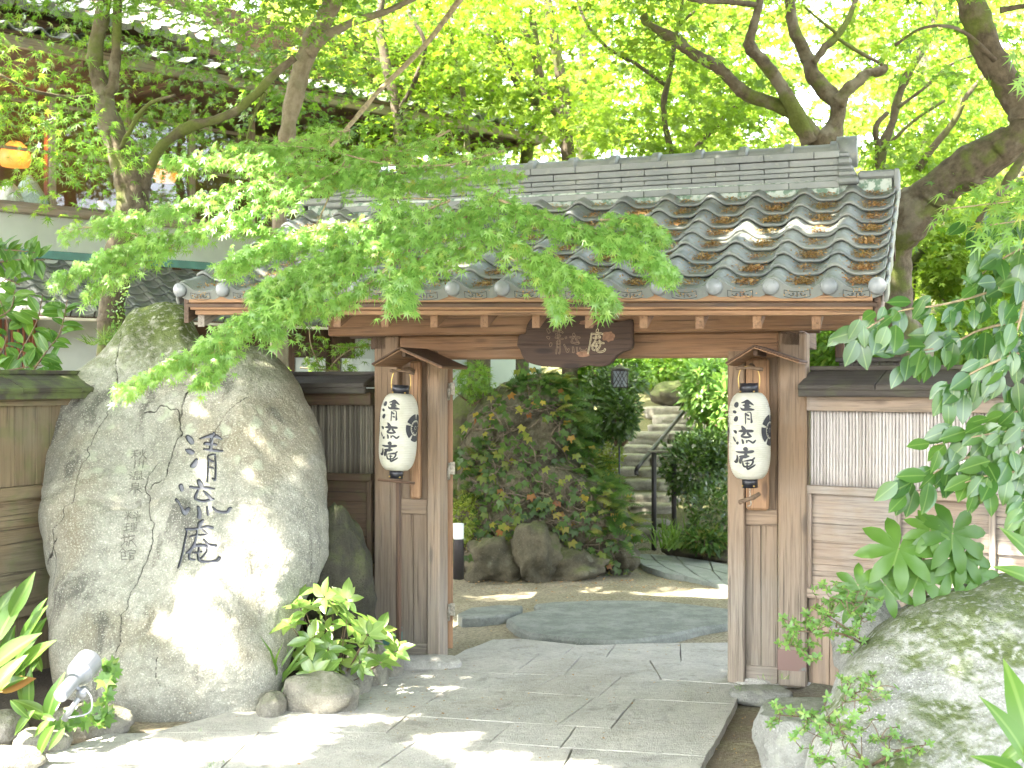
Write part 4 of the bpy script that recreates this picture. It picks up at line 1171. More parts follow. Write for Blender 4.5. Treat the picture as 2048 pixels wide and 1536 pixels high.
def lantern(cx_px, top, bot, vpos, tilt, twist, label, bar):
    u = GATE.u(cx_px, vpos)
    ztop_, zbot_ = GATE.z(u, vpos, top), GATE.z(u, vpos, bot)
    H = ztop_ - zbot_; R0 = 0.112
    wp = GATE.world(u, vpos, (ztop_ + zbot_) / 2)
    view = atan2(-wp[1], -wp[0])                 # direction towards the camera
    root = empty('paper_lantern', label, 'lantern', group='lanterns hanging on the gate posts', M=Matrix.Translation(wp) @ Matrix.Rotation(tilt, 4, 'Y'))
    def rad(z):      # z in -1..1
        a = abs(z)
        r = R0 * (0.44 + 0.56 * (1 - a ** 3.4) ** 0.5) if a < 1 else R0 * 0.44
        return r * (1 - 0.035 * cos(z * 3.0 + 0.4) * (1 - a))
    NZ, NTH = 180, 64
    V, F = [], []
    for i in range(NZ + 1):
        z = -1 + 2 * i / NZ
        rr = rad(z) + 0.0024 * abs(sin(pi * i / 4.0)) - 0.0012
        for k in range(NTH):
            V.append((rr * cos(2 * pi * k / NTH), rr * sin(2 * pi * k / NTH), z * H / 2))
    for i in range(NZ):
        for k in range(NTH): F.append([i * NTH + k, i * NTH + (k + 1) % NTH, (i + 1) * NTH + (k + 1) % NTH, (i + 1) * NTH + k])
    MB().add(V, F, None, 0, True).build('shade', M_paper, root)
    def patch(rows, name, thbase, mat=M_ink):
        mb = MB()
        for R in rows:
            V, F = [], []
            d = unit(np.gradient(R[:, :2], axis=0)); nn_ = np.stack([-d[:, 1], d[:, 0]], 1)
            m = len(R)
            for j in range(-1, 2):
                for q, n_, w_ in zip(R[:, :2], nn_, R[:, 2]):
                    x, y = q + n_ * (w_ * 1.22 + 1.5) * j
                    zf = np.clip(-(y - 768) / 768, -0.99, 0.99)
                    rr = rad(zf) + 0.0026
                    s_ = np.clip((x - 445) / 400, -0.999, 0.999)
                    th = view + thbase + (asin(s_) if thbase < 0.5 else s_)
                    V.append((rr * cos(th), rr * sin(th), zf * H / 2))
            # rounded ends
            for j in range(2):
                for i in range(m - 1): F.append([j * m + i, j * m + i + 1, (j + 1) * m + i + 1, (j + 1) * m + i])
            mb.add(V, F, None, 0, True)
        return mb.build(name, mat, root)
    def fatten(s_):
        R = smooth_path(s_, 5)
        e = np.linspace(0, 1, len(R)); 
        R[:, 2] *= np.clip(np.minimum(e, 1 - e) * 7 + 0.45, 0, 1)
        d0 = unit(R[1, :2] - R[0, :2]); d1 = unit(R[-1, :2] - R[-2, :2])
        R[0, :2] -= d0 * R[0, 2] * 0.8; R[-1, :2] += d1 * R[-1, 2] * 0.8
        return R
    for nm, lo, hi in (('first', 0, 11), ('second', 11, 21), ('third', 21, 31)):
        patch([fatten(s_) for s_ in LAN[lo:hi]], 'character', twist).__setitem__('label', nm + ' black brush character of the name on the lantern')
    # round crest on both sides: broken outer ring, thin ring, petals
    for sg_ in (1, -1):
        rows = []
        cy_ = 665
        def arc(r, a0, a1, w_, n=9):
            return np.array([(445 + r * 0.94 * cos(radians(a)), cy_ + r * sin(radians(a)), w_) for a in np.linspace(a0, a1, n)])
        for k in range(5): rows.append(arc(225, 72 * k - 90 + 5, 72 * k - 18 - 5, 42, 10))
        for k in range(20): rows.append(arc(165, 18 * k, 18 * k + 18, 5, 3))
        for k in range(5):
            a = radians(72 * k - 54)
            for dd in (-22, 0, 22):
                a2 = a + radians(dd)
                rows.append(np.array([(445 + rr_ * cos(a2), cy_ + rr_ * sin(a2), w_) for rr_, w_ in ((40, 10), (85, 17), (130, 10))]))
        rows.append(arc(16, 0, 360, 12, 9))
        patch(rows, 'crest', twist * .85 + (radians(71) if sg_ > 0 else radians(251))).__setitem__('label', 'black round floral crest on the side of the lantern')
    # caps
    for (z0, z1, r_) in ((H / 2 - 0.006, H / 2 + 0.05, 0.049), (-H / 2 - 0.046, -H / 2 + 0.006, 0.041)):
        mb = MB(); mb.lathe([(r_ * 0.9, z0 + 0.002), (r_, z0), (r_, z1), (r_ * 0.94, z1), (r_ * 0.94, z1 - 0.02), (0.001, z1 - 0.02)], 32)
        mb.build('cap_ring', M_black, root)
        for k in range(4):
            a = view + 0.5 + pi / 2 * k
            mb = MB(); mb.tube([(r_ * cos(a), r_ * sin(a), (z0 * 0.8 + z1 * 0.2)), ((r_ + 0.006) * cos(a), (r_ + 0.006) * sin(a), (z0 * 0.8 + z1 * 0.2))], 0.005, 8)
            mb.build('brass_stud', M_brass, root)
    # handle
    zt = H / 2 + 0.02
    ax = np.array([cos(view + pi / 2), sin(view + pi / 2)])
    pts = [(ax[0] * x, ax[1] * x, zt + z) for x, z in ((-0.052, 0), (-0.056, 0.05), (-0.045, 0.10), (-0.02, 0.118), (0.02, 0.118), (0.045, 0.10), (0.056, 0.05), (0.052, 0))]
    MB().tube(smooth_path(pts, 4), 0.0025, 6).build('wire_handle', M_brass, root)
    # hook of dark twig above, holding the handle
    hookpts = [(-0.07 * ax[0] * 1 - 0.0, -0.07 * ax[1], H / 2 + 0.128), (0, 0, H / 2 + 0.132), (0.075 * ax[0], 0.075 * ax[1], H / 2 + 0.122)]
    MB().tube(smooth_path(hookpts, 4), 0.009, 7, rough=0.4).build('hook_twig', M_twig, root)
    MB().tube(smooth_path([(0, 0, H / 2 + 0.13), (0.02, 0.06, H / 2 + 0.15), (0.06, 0.17, H / 2 + 0.14)], 3), 0.008, 7, rough=0.3).build('hook_twig', M_twig, root)
    if bar == 'stand':
        b = -H / 2 - 0.05
        mb = MB(); mb.tube([(-0.105 * ax[0], -0.105 * ax[1], b - 0.008), (0.11 * ax[0], 0.11 * ax[1], b - 0.02)][::-1], 0.009, 8, rough=0.2); mb.build('cross_bar', M_wood_dark, root)
    else:
        b = -H / 2 - 0.045
        mb = MB()
        for k in range(5):
            mb.tube([(0.003 * (k % 2), 0.003, b - 0.011 * k), (-0.003 * (k % 2), -0.003, b - 0.011 * k - 0.013)], 0.0022, 5)
        mb.build('chain', M_steel, root)
        MB().tube(smooth_path([(0.05 * ax[0] * -1 - 0.01, -0.05 * ax[1] - 0.02, b - 0.075), (0, 0, b - 0.06), (0.055 * ax[0], 0.055 * ax[1] + 0.04, b - 0.038)], 3), [0.011] * 7, 8, rough=0.5).build('twig', M_twig, root)
        MB().tube(smooth_path([(0.0, 0.0, b - 0.06), (0.004, -0.004, b - 0.09), (-0.015, 0.0, b - 0.1)], 3), 0.003, 5).build('chain', M_steel, root)
    return root, wp, H
lantern(797, 787, 941, -0.24, radians(3.0), radians(-14), 'white paper lantern with black characters by the left gate post, above a thin dark stake', 'stand')
lantern(1499, 785, 958, -0.24, radians(-0.5), radians(0), 'white paper lantern with black characters on the right gate post, chained to a twig', 'chain')
u = GATE.u(797, -0.2)
MB().box(u - 0.013, u + 0.013, -0.21, -0.185, 0.0, GATE.z(u, -0.2, 962), grain=2).build('lantern_stake', M_wood_dark, None, M=GATE.M, label='thin dark square stake standing below the left lantern', cat='stake')

# ================================================================ wing walls
def pole_bundle(frame, parent, u0, u1, v, z0, z1, mat, r=0.0088, single=True):
    n = int((u1 - u0) / (2 * r * 1.04)); me_list = []
    for q in range(5):
        mb = MB(); zz, rr = [0.0], [r]
        z = random.uniform(0.02, 0.12)
        L_ = z1 - z0
        while z < L_ - 0.01:
            zz += [z - 0.006, z, z + 0.006]; rr += [r, r * 1.13, r * 0.97]; z += random.uniform(0.08, 0.17)
        zz.append(L_); rr.append(r)
        wob = random.uniform(-0.002, 0.002)
        mb.tube([(wob * sin(3 * z_), 0, z_) for z_ in zz], rr, 7)
        me_list.append(mb)
    protos = []
    for k in range(n):
        u = u0 + (k + 0.5) * (u1 - u0) / n
        if k < 5: o = me_list[k].build('bamboo_pole', mat, parent); protos.append(o)
        else: o = link('bamboo_pole', protos[random.randrange(5)].data, parent)
        o.matrix_local = Matrix.Translation((u + random.uniform(-.0008, .0008), v + random.uniform(-.001, .001), z0 + random.uniform(-0.004, 0)))
def bamboo_mat(name, a, b):
    t = NT(name); r = t.rand()
    n = t.noise(t.map(t.attr('gc'), (2, 20, 20)), 6, 4)
    c = t.mix(r, a, b); c = t.mix(t.math('MULTIPLY', t.step(n, 0.5, 0.7), 0.4), c, tuple(x * 0.5 for x in a))
    return t.done(c, 0.6)
M_bamb = bamboo_mat('silvery_bamboo', (0.36, 0.32, 0.28), (0.52, 0.48, 0.44))
M_bamb_shade = bamboo_mat('shaded_bamboo', (0.06, 0.05, 0.035), (0.26, 0.23, 0.17))  # bamboo darkened too, standing in for the shade on the left wall
M_black_board = plain('dark_backing', (0.05, 0.04, 0.03), 0.9)

def wing_wall(name, label, frame, ua, ub, mats, planks, zs=(1.72, 1.60, 1.505, 1.10, 1.055, 0.545, 0.49), bamboo=True, M_b=None, battens=(), posts=(), low=True, rear=0.09, copm=None):
    """zs: coping top, coping edge, rail bottom, bamboo bottom, mid rail bottom, panel bottom, lower rail bottom"""
    rail, board, cop = mats
    r = empty(name, label, 'wall', M=frame.M)
    L_ = ub - ua
    # coping: sloping boards laid to front and back with a ridge batten
    n = max(2, int(L_ / 0.42)); w = L_ / n
    for k in range(n):
        for sg in (-1, 1):
            j = random.uniform(0, 0.006)
            o_ = (ua + k * w + 0.002, 0.05 + (0.0 if sg > 0 else 0.0), zs[0] - 0.018 + j)
            MB().obox(o_, (w - 0.004, 0, 0), (0, sg * 0.19, -(zs[0] - zs[1] - 0.03)), (0, 0, 0.028), grain=0, wob=0.0015).build('coping_board', cop, r)
    MB().box(ua, ub, 0.05 - 0.03, 0.05 + 0.03, zs[0] + 0.004, zs[0] + 0.028, grain=0).build('coping_batten', cop, r)
    MB().box(ua, ub, -0.128, -0.1, zs[1] - 0.018, zs[1] + 0.022, grain=0).build('coping_edge', cop, r)
    MB().box(ua, ub, -0.10, 0.10, zs[1] - 0.012, zs[1] + 0.012, grain=0).build('coping_base', M_black_board, r)
    MB().box(ua, ub, -0.045, 0.1, zs[2], zs[1] - 0.012, grain=0).build('top_rail', rail, r)
    MB().box(ua, ub, 0.03, 0.06, 0.03, zs[2], grain=0).build('backing_board', M_black_board, r)
    if bamboo: pole_bundle(frame, r, ua + 0.01, ub - 0.005, 0.012, zs[3], zs[2] + 0.003, M_b)
    else:
        n = int(L_ / 0.16) + 1; w = L_ / n
        for k in range(n): MB().box(ua + k * w + 0.001, ua + (k + 1) * w - 0.001, 0.0, 0.022, zs[3], zs[2], grain=2).build('plank', board, r)
    MB().box(ua, ub, -0.04, 0.03, zs[4], zs[3], grain=0).build('middle_rail', rail, r)
    hp = (zs[4] - zs[5]) / planks
    segs = [ua] + list(battens) + [ub]
    for a, b in zip(segs[:-1], segs[1:]):
        for k in range(planks):
            z0 = zs[5] + k * hp
            MB().obox((a + 0.002, -0.012, z0), (b - a - 0.004, 0, 0), (0, 0.012, 0), (0, 0.013, hp + 0.008), grain=0, ch=0.002, wob=0.0012).build('clapboard', board, r)
    for b in list(battens) + [ua + 0.016, ub - 0.016]: MB().box(b - 0.016, b + 0.016, -0.034, -0.013, zs[5], zs[4], grain=2).build('batten', rail, r)
    MB().box(ua, ub, -0.045, 0.03, zs[6], zs[5], grain=0).build('bottom_rail', rail, r)
    n = int(L_ / 0.13) + 1; w = L_ / n
    for k in range(n): MB().box(ua + k * w + 0.0015, ua + (k + 1) * w - 0.0015, 0.0, 0.025, 0.02, zs[6], grain=2).build('low_board', board, r)
    return r
RW = GATE.world(GATE.u(1616, 0.06), 0.06, 0)
FR = Frame(RW[0], RW[1], 37.1)
wing_wall('right_wall', 'low wall of silvery bamboo and clapboards on the right of the gate', FR, 0.0, 2.6, (M_wood_clap, M_wood_clap, M_coping), 4, M_b=M_bamb, battens=(FR.u(1799, 0), FR.u(1988, 0), FR.u(2110, 0)))
uA = GATE.u(748, 0.06)
CORN = np.array([-2.2, 8.2])
FB = Frame(CORN[0], CORN[1], -65.4)
uC = (CORN[0] - GATE.ox - GATE.s * 0.14) / GATE.c
FA = Frame(*GATE.world(0, 0.10, 0)[:2], 18.5)
wing_wall('left_wall', 'short wall of bamboo and brown boards, coloured darker for shade, between boulder and left gate post', FA, -1.9, FA.u(747, 0), (M_wood_shade, M_wood_shade, M_coping), 4, M_b=M_bamb_shade, battens=(), zs=(1.70, 1.61, 1.52, 1.10, 1.055, 0.545, 0.47))
wing_wall('fence', 'mossy board wall left of the boulder under a mossy coping', FB, -2.6, 0.0, (M_wood_lift, M_wood_lift, M_coping_moss), 4, bamboo=False, battens=(), zs=(1.70, 1.585, 1.53, 1.09, 1.02, 0.44, 0.38))

# ================================================================ boulders
def star_rock(name, outline_px, plane, T=0.3, TB=0.35, nphi=500, nrho=140, seed=1, mat=None, rough=1.0, carve=None, R=0.4, center=None, label=None, cat='boulder', shape=None, tsm=2, px_noise=5):
    """boulder from its outline: each outline point gets its place on a leaning plane (distance = a + b z); front and back bulge"""
    a, b = plane
    def on(px, py):
        d = (a + b * EYE) / (1 + b * (py - 768) / FPX)
        return W(px, py, d)
    O = np.array(smooth_path(np.array(list(outline_px) + [outline_px[0]], float), 8))[:-1]
    c = np.array(center if center else (O.min(0) + O.max(0)) / 2)
    ang = np.arctan2(O[:, 1] - c[1], O[:, 0] - c[0]); rad_ = np.hypot(*(O - c).T)
    o = np.argsort(ang); ang, rad_ = ang[o], rad_[o]
    phi = np.linspace(-pi, pi, nphi, endpoint=False)
    rb = np.interp(phi, np.concatenate([ang - 2 * pi, ang, ang + 2 * pi]), np.concatenate([rad_] * 3))
    rb = rb + px_noise * fbm(np.stack([np.cos(phi) * 6, np.sin(phi) * 6, 0 * phi], 1), 3, seed + 9)
    rho = np.linspace(0, 1, nrho) ** 0.9
    RH, PH = np.meshgrid(rho, np.arange(nphi), indexing='ij')
    PX = c[0] + RH * rb[PH] * np.cos(phi[PH]); PY = c[1] + RH * rb[PH] * np.sin(phi[PH])
    D = (a + b * EYE) / (1 + b * (PY - 768) / FPX)
    P3 = np.stack([(PX - 1024) / FPX * D, D, EYE - (PY - 768) / FPX * D], -1).reshape(-1, 3)
    nrm = unit(np.array([[0, -1.0, b * 1.0]]))[0]; nrm = np.array([0, -1, b]) / sqrt(1 + b * b)
    # distance to the edge in metres
    e = ((1 - RH) * rb[PH]).ravel() / FPX * D.ravel()
    t_ = np.clip(e / R, 0, 1)
    bulge = np.sqrt(np.clip(1 - (1 - t_) ** tsm, 0, 1))
    off = T * bulge - T * 0.5
    if shape is not None: off = off + shape(PX.ravel(), PY.ravel()) * t_ ** 0.7
    nzs = P3 * 1.0
    off = off + rough * (0.055 * fbm(nzs * 2.0, 3, seed) * np.minimum(1, t_ * 3 + 0.2) + 0.011 * fbm(nzs * 9, 4, seed + 3) * np.minimum(1, t_ * 6 + 0.3))
    rid = 1 - np.abs(fbm(nzs * 1.6 + 9, 3, seed + 5)) * 2.0
    off = off - rough * 0.02 * np.clip(rid - 0.75, 0, 1) * 4 * t_
    paint = np.zeros(len(off)); crack = np.zeros(len(off))
    if carve:
        dx, paint, crack = carve(PX.ravel(), PY.ravel()); off = off + dx
    Vf = P3 + nrm * off[:, None]
    # back half, coarse
    rb2 = np.linspace(1, 0, 14)[1:]
    RH2, PH2 = np.meshgrid(rb2, np.arange(nphi), indexing='ij')
    PX2 = c[0] + RH2 * rb[PH2] * np.cos(phi[PH2]); PY2 = c[1] + RH2 * rb[PH2] * np.sin(phi[PH2])
    D2 = (a + b * EYE) / (1 + b * (PY2 - 768) / FPX)
    P2 = np.stack([(PX2 - 1024) / FPX * D2, D2, EYE - (PY2 - 768) / FPX * D2], -1).reshape(-1, 3)
    e2 = ((1 - RH2) * rb[PH2]).ravel() / FPX * D2.ravel(); t2 = np.clip(e2 / R, 0, 1)
    Vb = P2 - nrm * (TB * np.sqrt(1 - (1 - t2) ** 2) + T * 0.5)[:, None]
    V = np.vstack([Vf, Vb]); rows = nrho + len(rb2)
    ii = np.arange(rows * nphi).reshape(rows, nphi); jj = np.roll(ii, -1, axis=1)
    F = np.stack([ii[:-1].ravel(), ii[1:].ravel(), jj[1:].ravel(), jj[:-1].ravel()], 1)
    z = np.zeros(len(Vb))
    me = np_mesh(name, V, F, mat, extra={'paint': np.concatenate([paint, z]), 'crack': np.concatenate([crack, z])})
    o = link(name, me)
    def surf(px, py):      # place of a picture point on the front surface (nearest vertex)
        i = np.argmin((PX.ravel() - px) ** 2 + (PY.ravel() - py) ** 2); return Vf[i]
    return tag(o, label, cat), surf

def seg_dist(px, py, path, w0=None):
    best = np.full(len(px), 1e9)
    for (p, q) in zip(path[:-1], path[1:]):
        d = q[:2] - p[:2]; L2 = (d ** 2).sum() + 1e-9
        t_ = np.clip(((px - p[0]) * d[0] + (py - p[1]) * d[1]) / L2, 0, 1)
        dist = np.hypot(px - p[0] - t_ * d[0], py - p[1] - t_ * d[1])
        w = p[2] * (1 - t_) + q[2] * t_
        best = np.minimum(best, dist / w)
    return best
cracks = [
    ([(248, 660), (238, 790), (225, 850), (190, 930), (170, 985), (160, 1030), (120, 1080), (108, 1180)], 1.6, .006),
    ([(395, 790), (385, 830), (372, 870), (374, 900), (352, 950), (345, 985), (320, 1010)], 2.2, .010),
    ([(300, 850), (330, 842), (368, 848), (372, 870)], 2.4, .010),
    ([(330, 945), (312, 985), (307, 1010), (318, 1060), (322, 1080), (312, 1120), (300, 1170), (285, 1200), (270, 1250), (262, 1290), (250, 1330), (238, 1360)], 1.8, .010),
    ([(440, 930), (470, 870), (520, 840)], 1.5, .004),
    ([(395, 1225), (388, 1260)], 1.6, .006), ([(330, 1340), (325, 1365), (335, 1390)], 1.5, .006),
    ([(88, 1122), (110, 1112), (125, 1095)], 3.0, .012),
]
def carve_big(PX, PY):
    off = np.zeros(len(PX)); paint = np.zeros(len(PX)); crack = np.zeros(len(PX))
    m = (PX > 355) & (PX < 500) & (PY > 895) & (PY < 1180)
    x, y = PX[m], PY[m]; best = np.full(len(x), 9.0)
    for arr in STONE.values():
        for s_ in arr:
            R = smooth_path(s_, 4)
            R = np.stack([370 + R[:, 0] / 5.3, 890 + R[:, 1] / 5.297, np.maximum(R[:, 2] / 5.3, 1.5) * 1.12], 1)
            best = np.minimum(best, seg_dist(x, y, R))
    ins = np.clip((1.12 - best) / 0.55, 0, 1)
    off[m] -= 0.018 * np.clip(ins, 0, 1) ** 0.8
    paint[m] = ins
    j = np.stack([PX * 0.05, PY * 0.05, 0 * PX], 1)
    wx = 5 * fbm(j, 3, 44); wy = 5 * fbm(j, 3, 71)
    for (pth, w_, dep) in cracks:
        P = np.array([(a_, b_, w_) for a_, b_ in pth], float)
        mm = (PX > P[:, 0].min() - 30) & (PX < P[:, 0].max() + 30) & (PY > P[:, 1].min() - 30) & (PY < P[:, 1].max() + 30)
        bd = seg_dist(PX[mm] + wx[mm], PY[mm] + wy[mm], P)
        k_ = np.clip(1.15 - bd * 1.5, 0, 1)
        crack[mm] = np.maximum(crack[mm], k_); off[mm] -= dep * k_ + dep * 0.5 * np.exp(-(bd / 5) ** 2)
    # small engraved inscription, two groups of brush characters
    for o_, s_ in SMALL:
        mm = (PX > o_[0] - 25) & (PX < o_[0] + 25) & (PY > o_[1] - 20) & (PY < o_[1] + 24)
        x, y = PX[mm], PY[mm]; bb = np.full(len(x), 9.0)
        for st in s_:
            R = np.array([(o_[0] + q[0] * 1.1, o_[1] + q[1] * 1.1, 1.15) for q in st], float)
            bb = np.minimum(bb, seg_dist(x, y, R))
        k_ = np.clip(1.5 - bb, 0, 1)
        off[mm] -= 0.003 * k_; crack[mm] = np.maximum(crack[mm], k_ * 0.62)
    return off, paint, crack
SMALL = [
  ((288, 929), [[(-12,-4),(-2,-7)],[(-14,0),(-1,-2)],[(-7,-6),(-7,9)],[(-7,0),(-13,7)],[(-7,0),(-2,5)],[(3,-3),(2,1)],[(12,-4),(9,0)],[(7,-8),(7,1),(1,9)],[(7,1),(14,9)]]),
  ((290, 950), [[(-7,-8),(-8,8)],[(0,-7),(0,5)],[(7,-8),(7,9)]]),
  ((288, 976), [[(-13,-7),(-10,-5)],[(-14,-1),(-11,1)],[(-12,8),(-8,3)],[(-4,-8),(8,-8),(8,0),(-4,0),(-4,-8)],[(-4,-4),(8,-4)],[(-5,3),(-5,9)],[(0,3),(0,9)],[(5,3),(5,9)],[(9,3),(9,9)],[(-8,9),(13,9)]]),
  ((286, 1003), [[(0,-10),(-2,-7)],[(-6,-7),(6,-7),(6,0),(-6,0),(-6,-7)],[(-6,-3),(6,-3)],[(0,1),(0,11)],[(-11,3),(-3,3),(-12,10)],[(10,2),(4,5)],[(3,4),(12,10)]]),
  ((278, 1058), [[(-10,-7),(-8,-4)],[(-2,-8),(-4,-4)],[(-12,-1),(1,-2)],[(-6,-9),(-6,9)],[(-6,0),(-12,7)],[(-5,0),(0,5)],[(5,-7),(8,-5)],[(4,-1),(7,1)],[(2,5),(14,2)],[(10,-10),(10,10)]]),
  ((276, 1082), [[(-10,-6),(-1,-6)],[(-10,0),(-1,-1)],[(-11,7),(0,5)],[(-6,-6),(-6,6)],[(3,-7),(13,-7),(13,1),(3,1),(3,-7)],[(3,-3),(13,-3)],[(8,-7),(8,8)],[(3,5),(13,4)],[(1,9),(15,8)]]),
  ((272, 1108), [[(-8,-9),(-6,-7)],[(-13,-5),(-1,-6)],[(-7,-5),(-8,2),(-13,9)],[(-7,0),(-2,0),(-3,8)],[(3,-9),(0,-4)],[(2,-6),(13,-7)],[(2,-1),(1,9)],[(2,0),(11,-3)],[(6,-1),(14,9)]]),
  ((270, 1133), [[(-8,-9),(-14,-3)],[(-8,-9),(-2,-4)],[(-11,-3),(-4,-3),(-4,3),(-11,3),(-11,-3)],[(-11,3),(-11,9),(-3,7)],[(6,-10),(6,-8)],[(0,-4),(1,-7),(13,-8),(12,-5)],[(3,-4),(10,-4),(10,0),(3,0)],[(3,-4),(3,9),(11,9),(11,3),(3,3)]]),
]
big_outline = [(300, 1461), (250, 1456), (190, 1440), (120, 1410), (93, 1370), (86, 1280), (80, 1200), (84, 1140), (74, 1118), (68, 1050), (67, 950), (69, 850), (85, 790), (120, 745), (170, 700), (205, 665), (232, 640), (255, 610), (290, 597), (330, 585), (365, 590), (382, 625), (398, 655), (430, 668), (480, 672), (540, 690), (575, 720), (605, 775), (630, 820), (643, 860), (648, 930), (652, 1000), (648, 1060), (640, 1110), (615, 1160), (600, 1200), (578, 1270), (562, 1330), (546, 1390), (512, 1436), (440, 1464), (360, 1469)]
def big_shape(PX, PY):
    s_ = 0.0
    s_ = s_ + 0.05 * np.clip((PX - 380) / 60, -1, 1) * sstep(1250, 800, PY)                    # right half stands proud
    s_ = s_ - 0.07 * np.exp(-((PX - 95) / 28) ** 2) * sstep(1090, 1140, PY)
    s_ = s_ - 0.10 * np.exp(-((PX - 340) / 30) ** 2) * sstep(1150, 1300, PY) * 0.4
    s_ = s_ + 0.06 * np.exp(-(((PX - 420) / 110) ** 2 + ((PY - 1260) / 120) ** 2))
    s_ = s_ + 0.09 * np.exp(-(((PX - 520) / 70) ** 2 + ((PY - 820) / 120) ** 2))
    s_ = s_ - 0.12 * sstep(1330, 1470, PY)
    return s_
big_rock, big_surf = star_rock('boulder', big_outline, (6.52, 0.62), T=0.36, TB=0.3, nphi=1000, nrho=330, seed=3, mat=M_rock_big, carve=carve_big, R=0.42, center=(370, 1030), shape=big_shape,
    label='huge standing granite boulder with carved characters, moss on its peak', tsm=2.3)

right_outline = [(1560, 1760), (1600, 1650), (1632, 1540), (1650, 1460), (1668, 1400), (1690, 1340), (1722, 1275), (1760, 1235), (1800, 1198), (1860, 1165), (1940, 1135), (2010, 1118), (2080, 1108), (2200, 1105), (2330, 1160), (2420, 1300), (2440, 1500), (2400, 1700), (2200, 1820), (1900, 1840), (1680, 1830)]
star_rock('boulder', right_outline, (4.85, 0.55), T=0.55, TB=0.6, nphi=520, nrho=190, seed=21, mat=M_rock_right, R=0.6, rough=1.2, label='large moss-patched boulder in the right foreground')
gn_outline = [(912, 1141), (905, 1060), (906, 960), (912, 880), (930, 820), (970, 770), (1020, 742), (1075, 732), (1120, 742), (1150, 790), (1165, 860), (1190, 905), (1215, 950), (1250, 985), (1270, 1040), (1272, 1090), (1250, 1130), (1180, 1150), (1060, 1156), (960, 1150)]
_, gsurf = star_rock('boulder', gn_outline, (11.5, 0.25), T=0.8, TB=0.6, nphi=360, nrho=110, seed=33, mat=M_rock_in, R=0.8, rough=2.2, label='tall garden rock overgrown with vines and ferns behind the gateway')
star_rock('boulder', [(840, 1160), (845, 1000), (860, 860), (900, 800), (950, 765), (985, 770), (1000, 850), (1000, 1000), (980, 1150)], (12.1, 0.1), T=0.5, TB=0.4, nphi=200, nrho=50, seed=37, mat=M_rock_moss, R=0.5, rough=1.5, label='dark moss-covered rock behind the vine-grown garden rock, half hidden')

def blob(name, c, r, seed, mat, label=None, cat='stone', group=None, sub=4, rough=0.16, flat=0.0, rot=0.0, parent=None, cut=None, pw=2.0):
    import bmesh
    bm = bmesh.new(); bmesh.ops.create_icosphere(bm, subdivisions=sub, radius=1.0)
    V = np.array([v.co[:] for v in bm.verts]); F = np.array([[v.index for v in f.verts] for f in bm.faces]); bm.free()
    # squarer than an ellipsoid
    nrmv = (np.abs(V) ** pw).sum(1) ** (1 / pw)
    V = V / nrmv[:, None]
    V = V * (1 + rough * fbm(V * 1.2 + seed * 7.7, 4, seed)[:, None] + 0.25 * rough * fbm(V * 6 + seed, 3, seed + 1)[:, None])
    if flat: V[:, 2] = np.where(V[:, 2] > flat, flat + (V[:, 2] - flat) * 0.12, V[:, 2])
    V = V * np.array(r)
    cr, sr = cos(rot), sin(rot)
    V = np.stack([V[:, 0] * cr - V[:, 1] * sr, V[:, 0] * sr + V[:, 1] * cr, V[:, 2]], 1)
    me = np_mesh(name, V, F, mat)
    o = link(name, me, parent)
    o.location = c
    return tag(o, label, cat if label else None, group)
def gp(px, py, z=0.0, back=0.0):
    g = G(px, py, 0); return (g[0] * (g[1] + back) / g[1], g[1] + back, z)
# flat-topped stone at the right edge of the paving
c_ = W(1655, 1500, 5.35)
blob('boulder', (c_[0], 5.5, 0.10), (0.25, 0.25, 0.27), 5, M_rock_flat, 'round flat-topped stone at the foot of the mossy boulder', 'boulder', sub=5, rough=0.10, flat=0.62, pw=3.0)
blob('boulder', W(1735, 1275, 6.25), (0.17, 0.14, 0.24), 8, M_rock_flat, 'low yellowish stone against the right wall, behind the flat-topped one', 'boulder', sub=5)
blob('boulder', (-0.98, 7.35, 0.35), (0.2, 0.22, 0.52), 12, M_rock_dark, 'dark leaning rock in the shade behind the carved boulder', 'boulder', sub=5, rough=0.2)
# kerb stones
ks = [(545, 1434, .06, .08, .07, 'small pale kerb stone touching the carved boulder'), (636, 1425, .19, .13, .115, 'long rounded grey kerb stone in front of the leafy shrub'),
      (712, 1390, .075, .11, .14, 'dark upright kerb stone right of the long rounded one'), (752, 1372, .07, .1, .16, 'upright brownish kerb stone nearest the gate post'), (785, 1352, .055, .08, .12, 'small kerb stone half hidden beside the gate post foot')]
for i, (x, y, a, b, c2, lb) in enumerate(ks):
    p_ = gp(x, y, c2 * 0.45, b * 0.8)
    blob('kerb_stone', p_, (a, b, c2), 40 + i, M_rock_kerb, lb, 'kerb stone', 'stones edging the planting bed by the gate', rough=0.16, rot=-0.3, pw=2.6)
ks = [(180, 1470, .21, .09, .09, 0.35, 'long log-shaped kerb stone below the floodlight'), (85, 1505, .12, .1, .06, 0.2, 'pale kerb stone left of the log-shaped one'), (15, 1478, .09, .1, .075, 0.0, 'grey round stone in the bottom left corner'), (10, 1545, .16, .1, .06, 0.1, 'low flat kerb stone at the bottom left edge')]
for i, (x, y, a, b, c2, rt, lb) in enumerate(ks):
    p_ = gp(x, y, c2 * 0.4, b * 0.8)
    blob('kerb_stone', p_, (a, b, c2), 50 + i, M_rock_kerb, lb, 'kerb stone', 'stones edging the bed left of the boulder', rough=0.14, rot=rt, pw=2.4)
blob('kerb_stone', gp(1520, 1400, 0.0, 0.1), (.16, .09, .05), 61, M_rock_flat, 'flat step-like stone at the foot of the right gate panel', 'kerb stone', rough=0.1, pw=3)
blob('base_stone', gp(840, 1338, 0.0, 0.12), (.24, .12, .045), 62, M_slab, 'low footing stone under the left gate posts', 'footing stone', rough=0.06, pw=4)
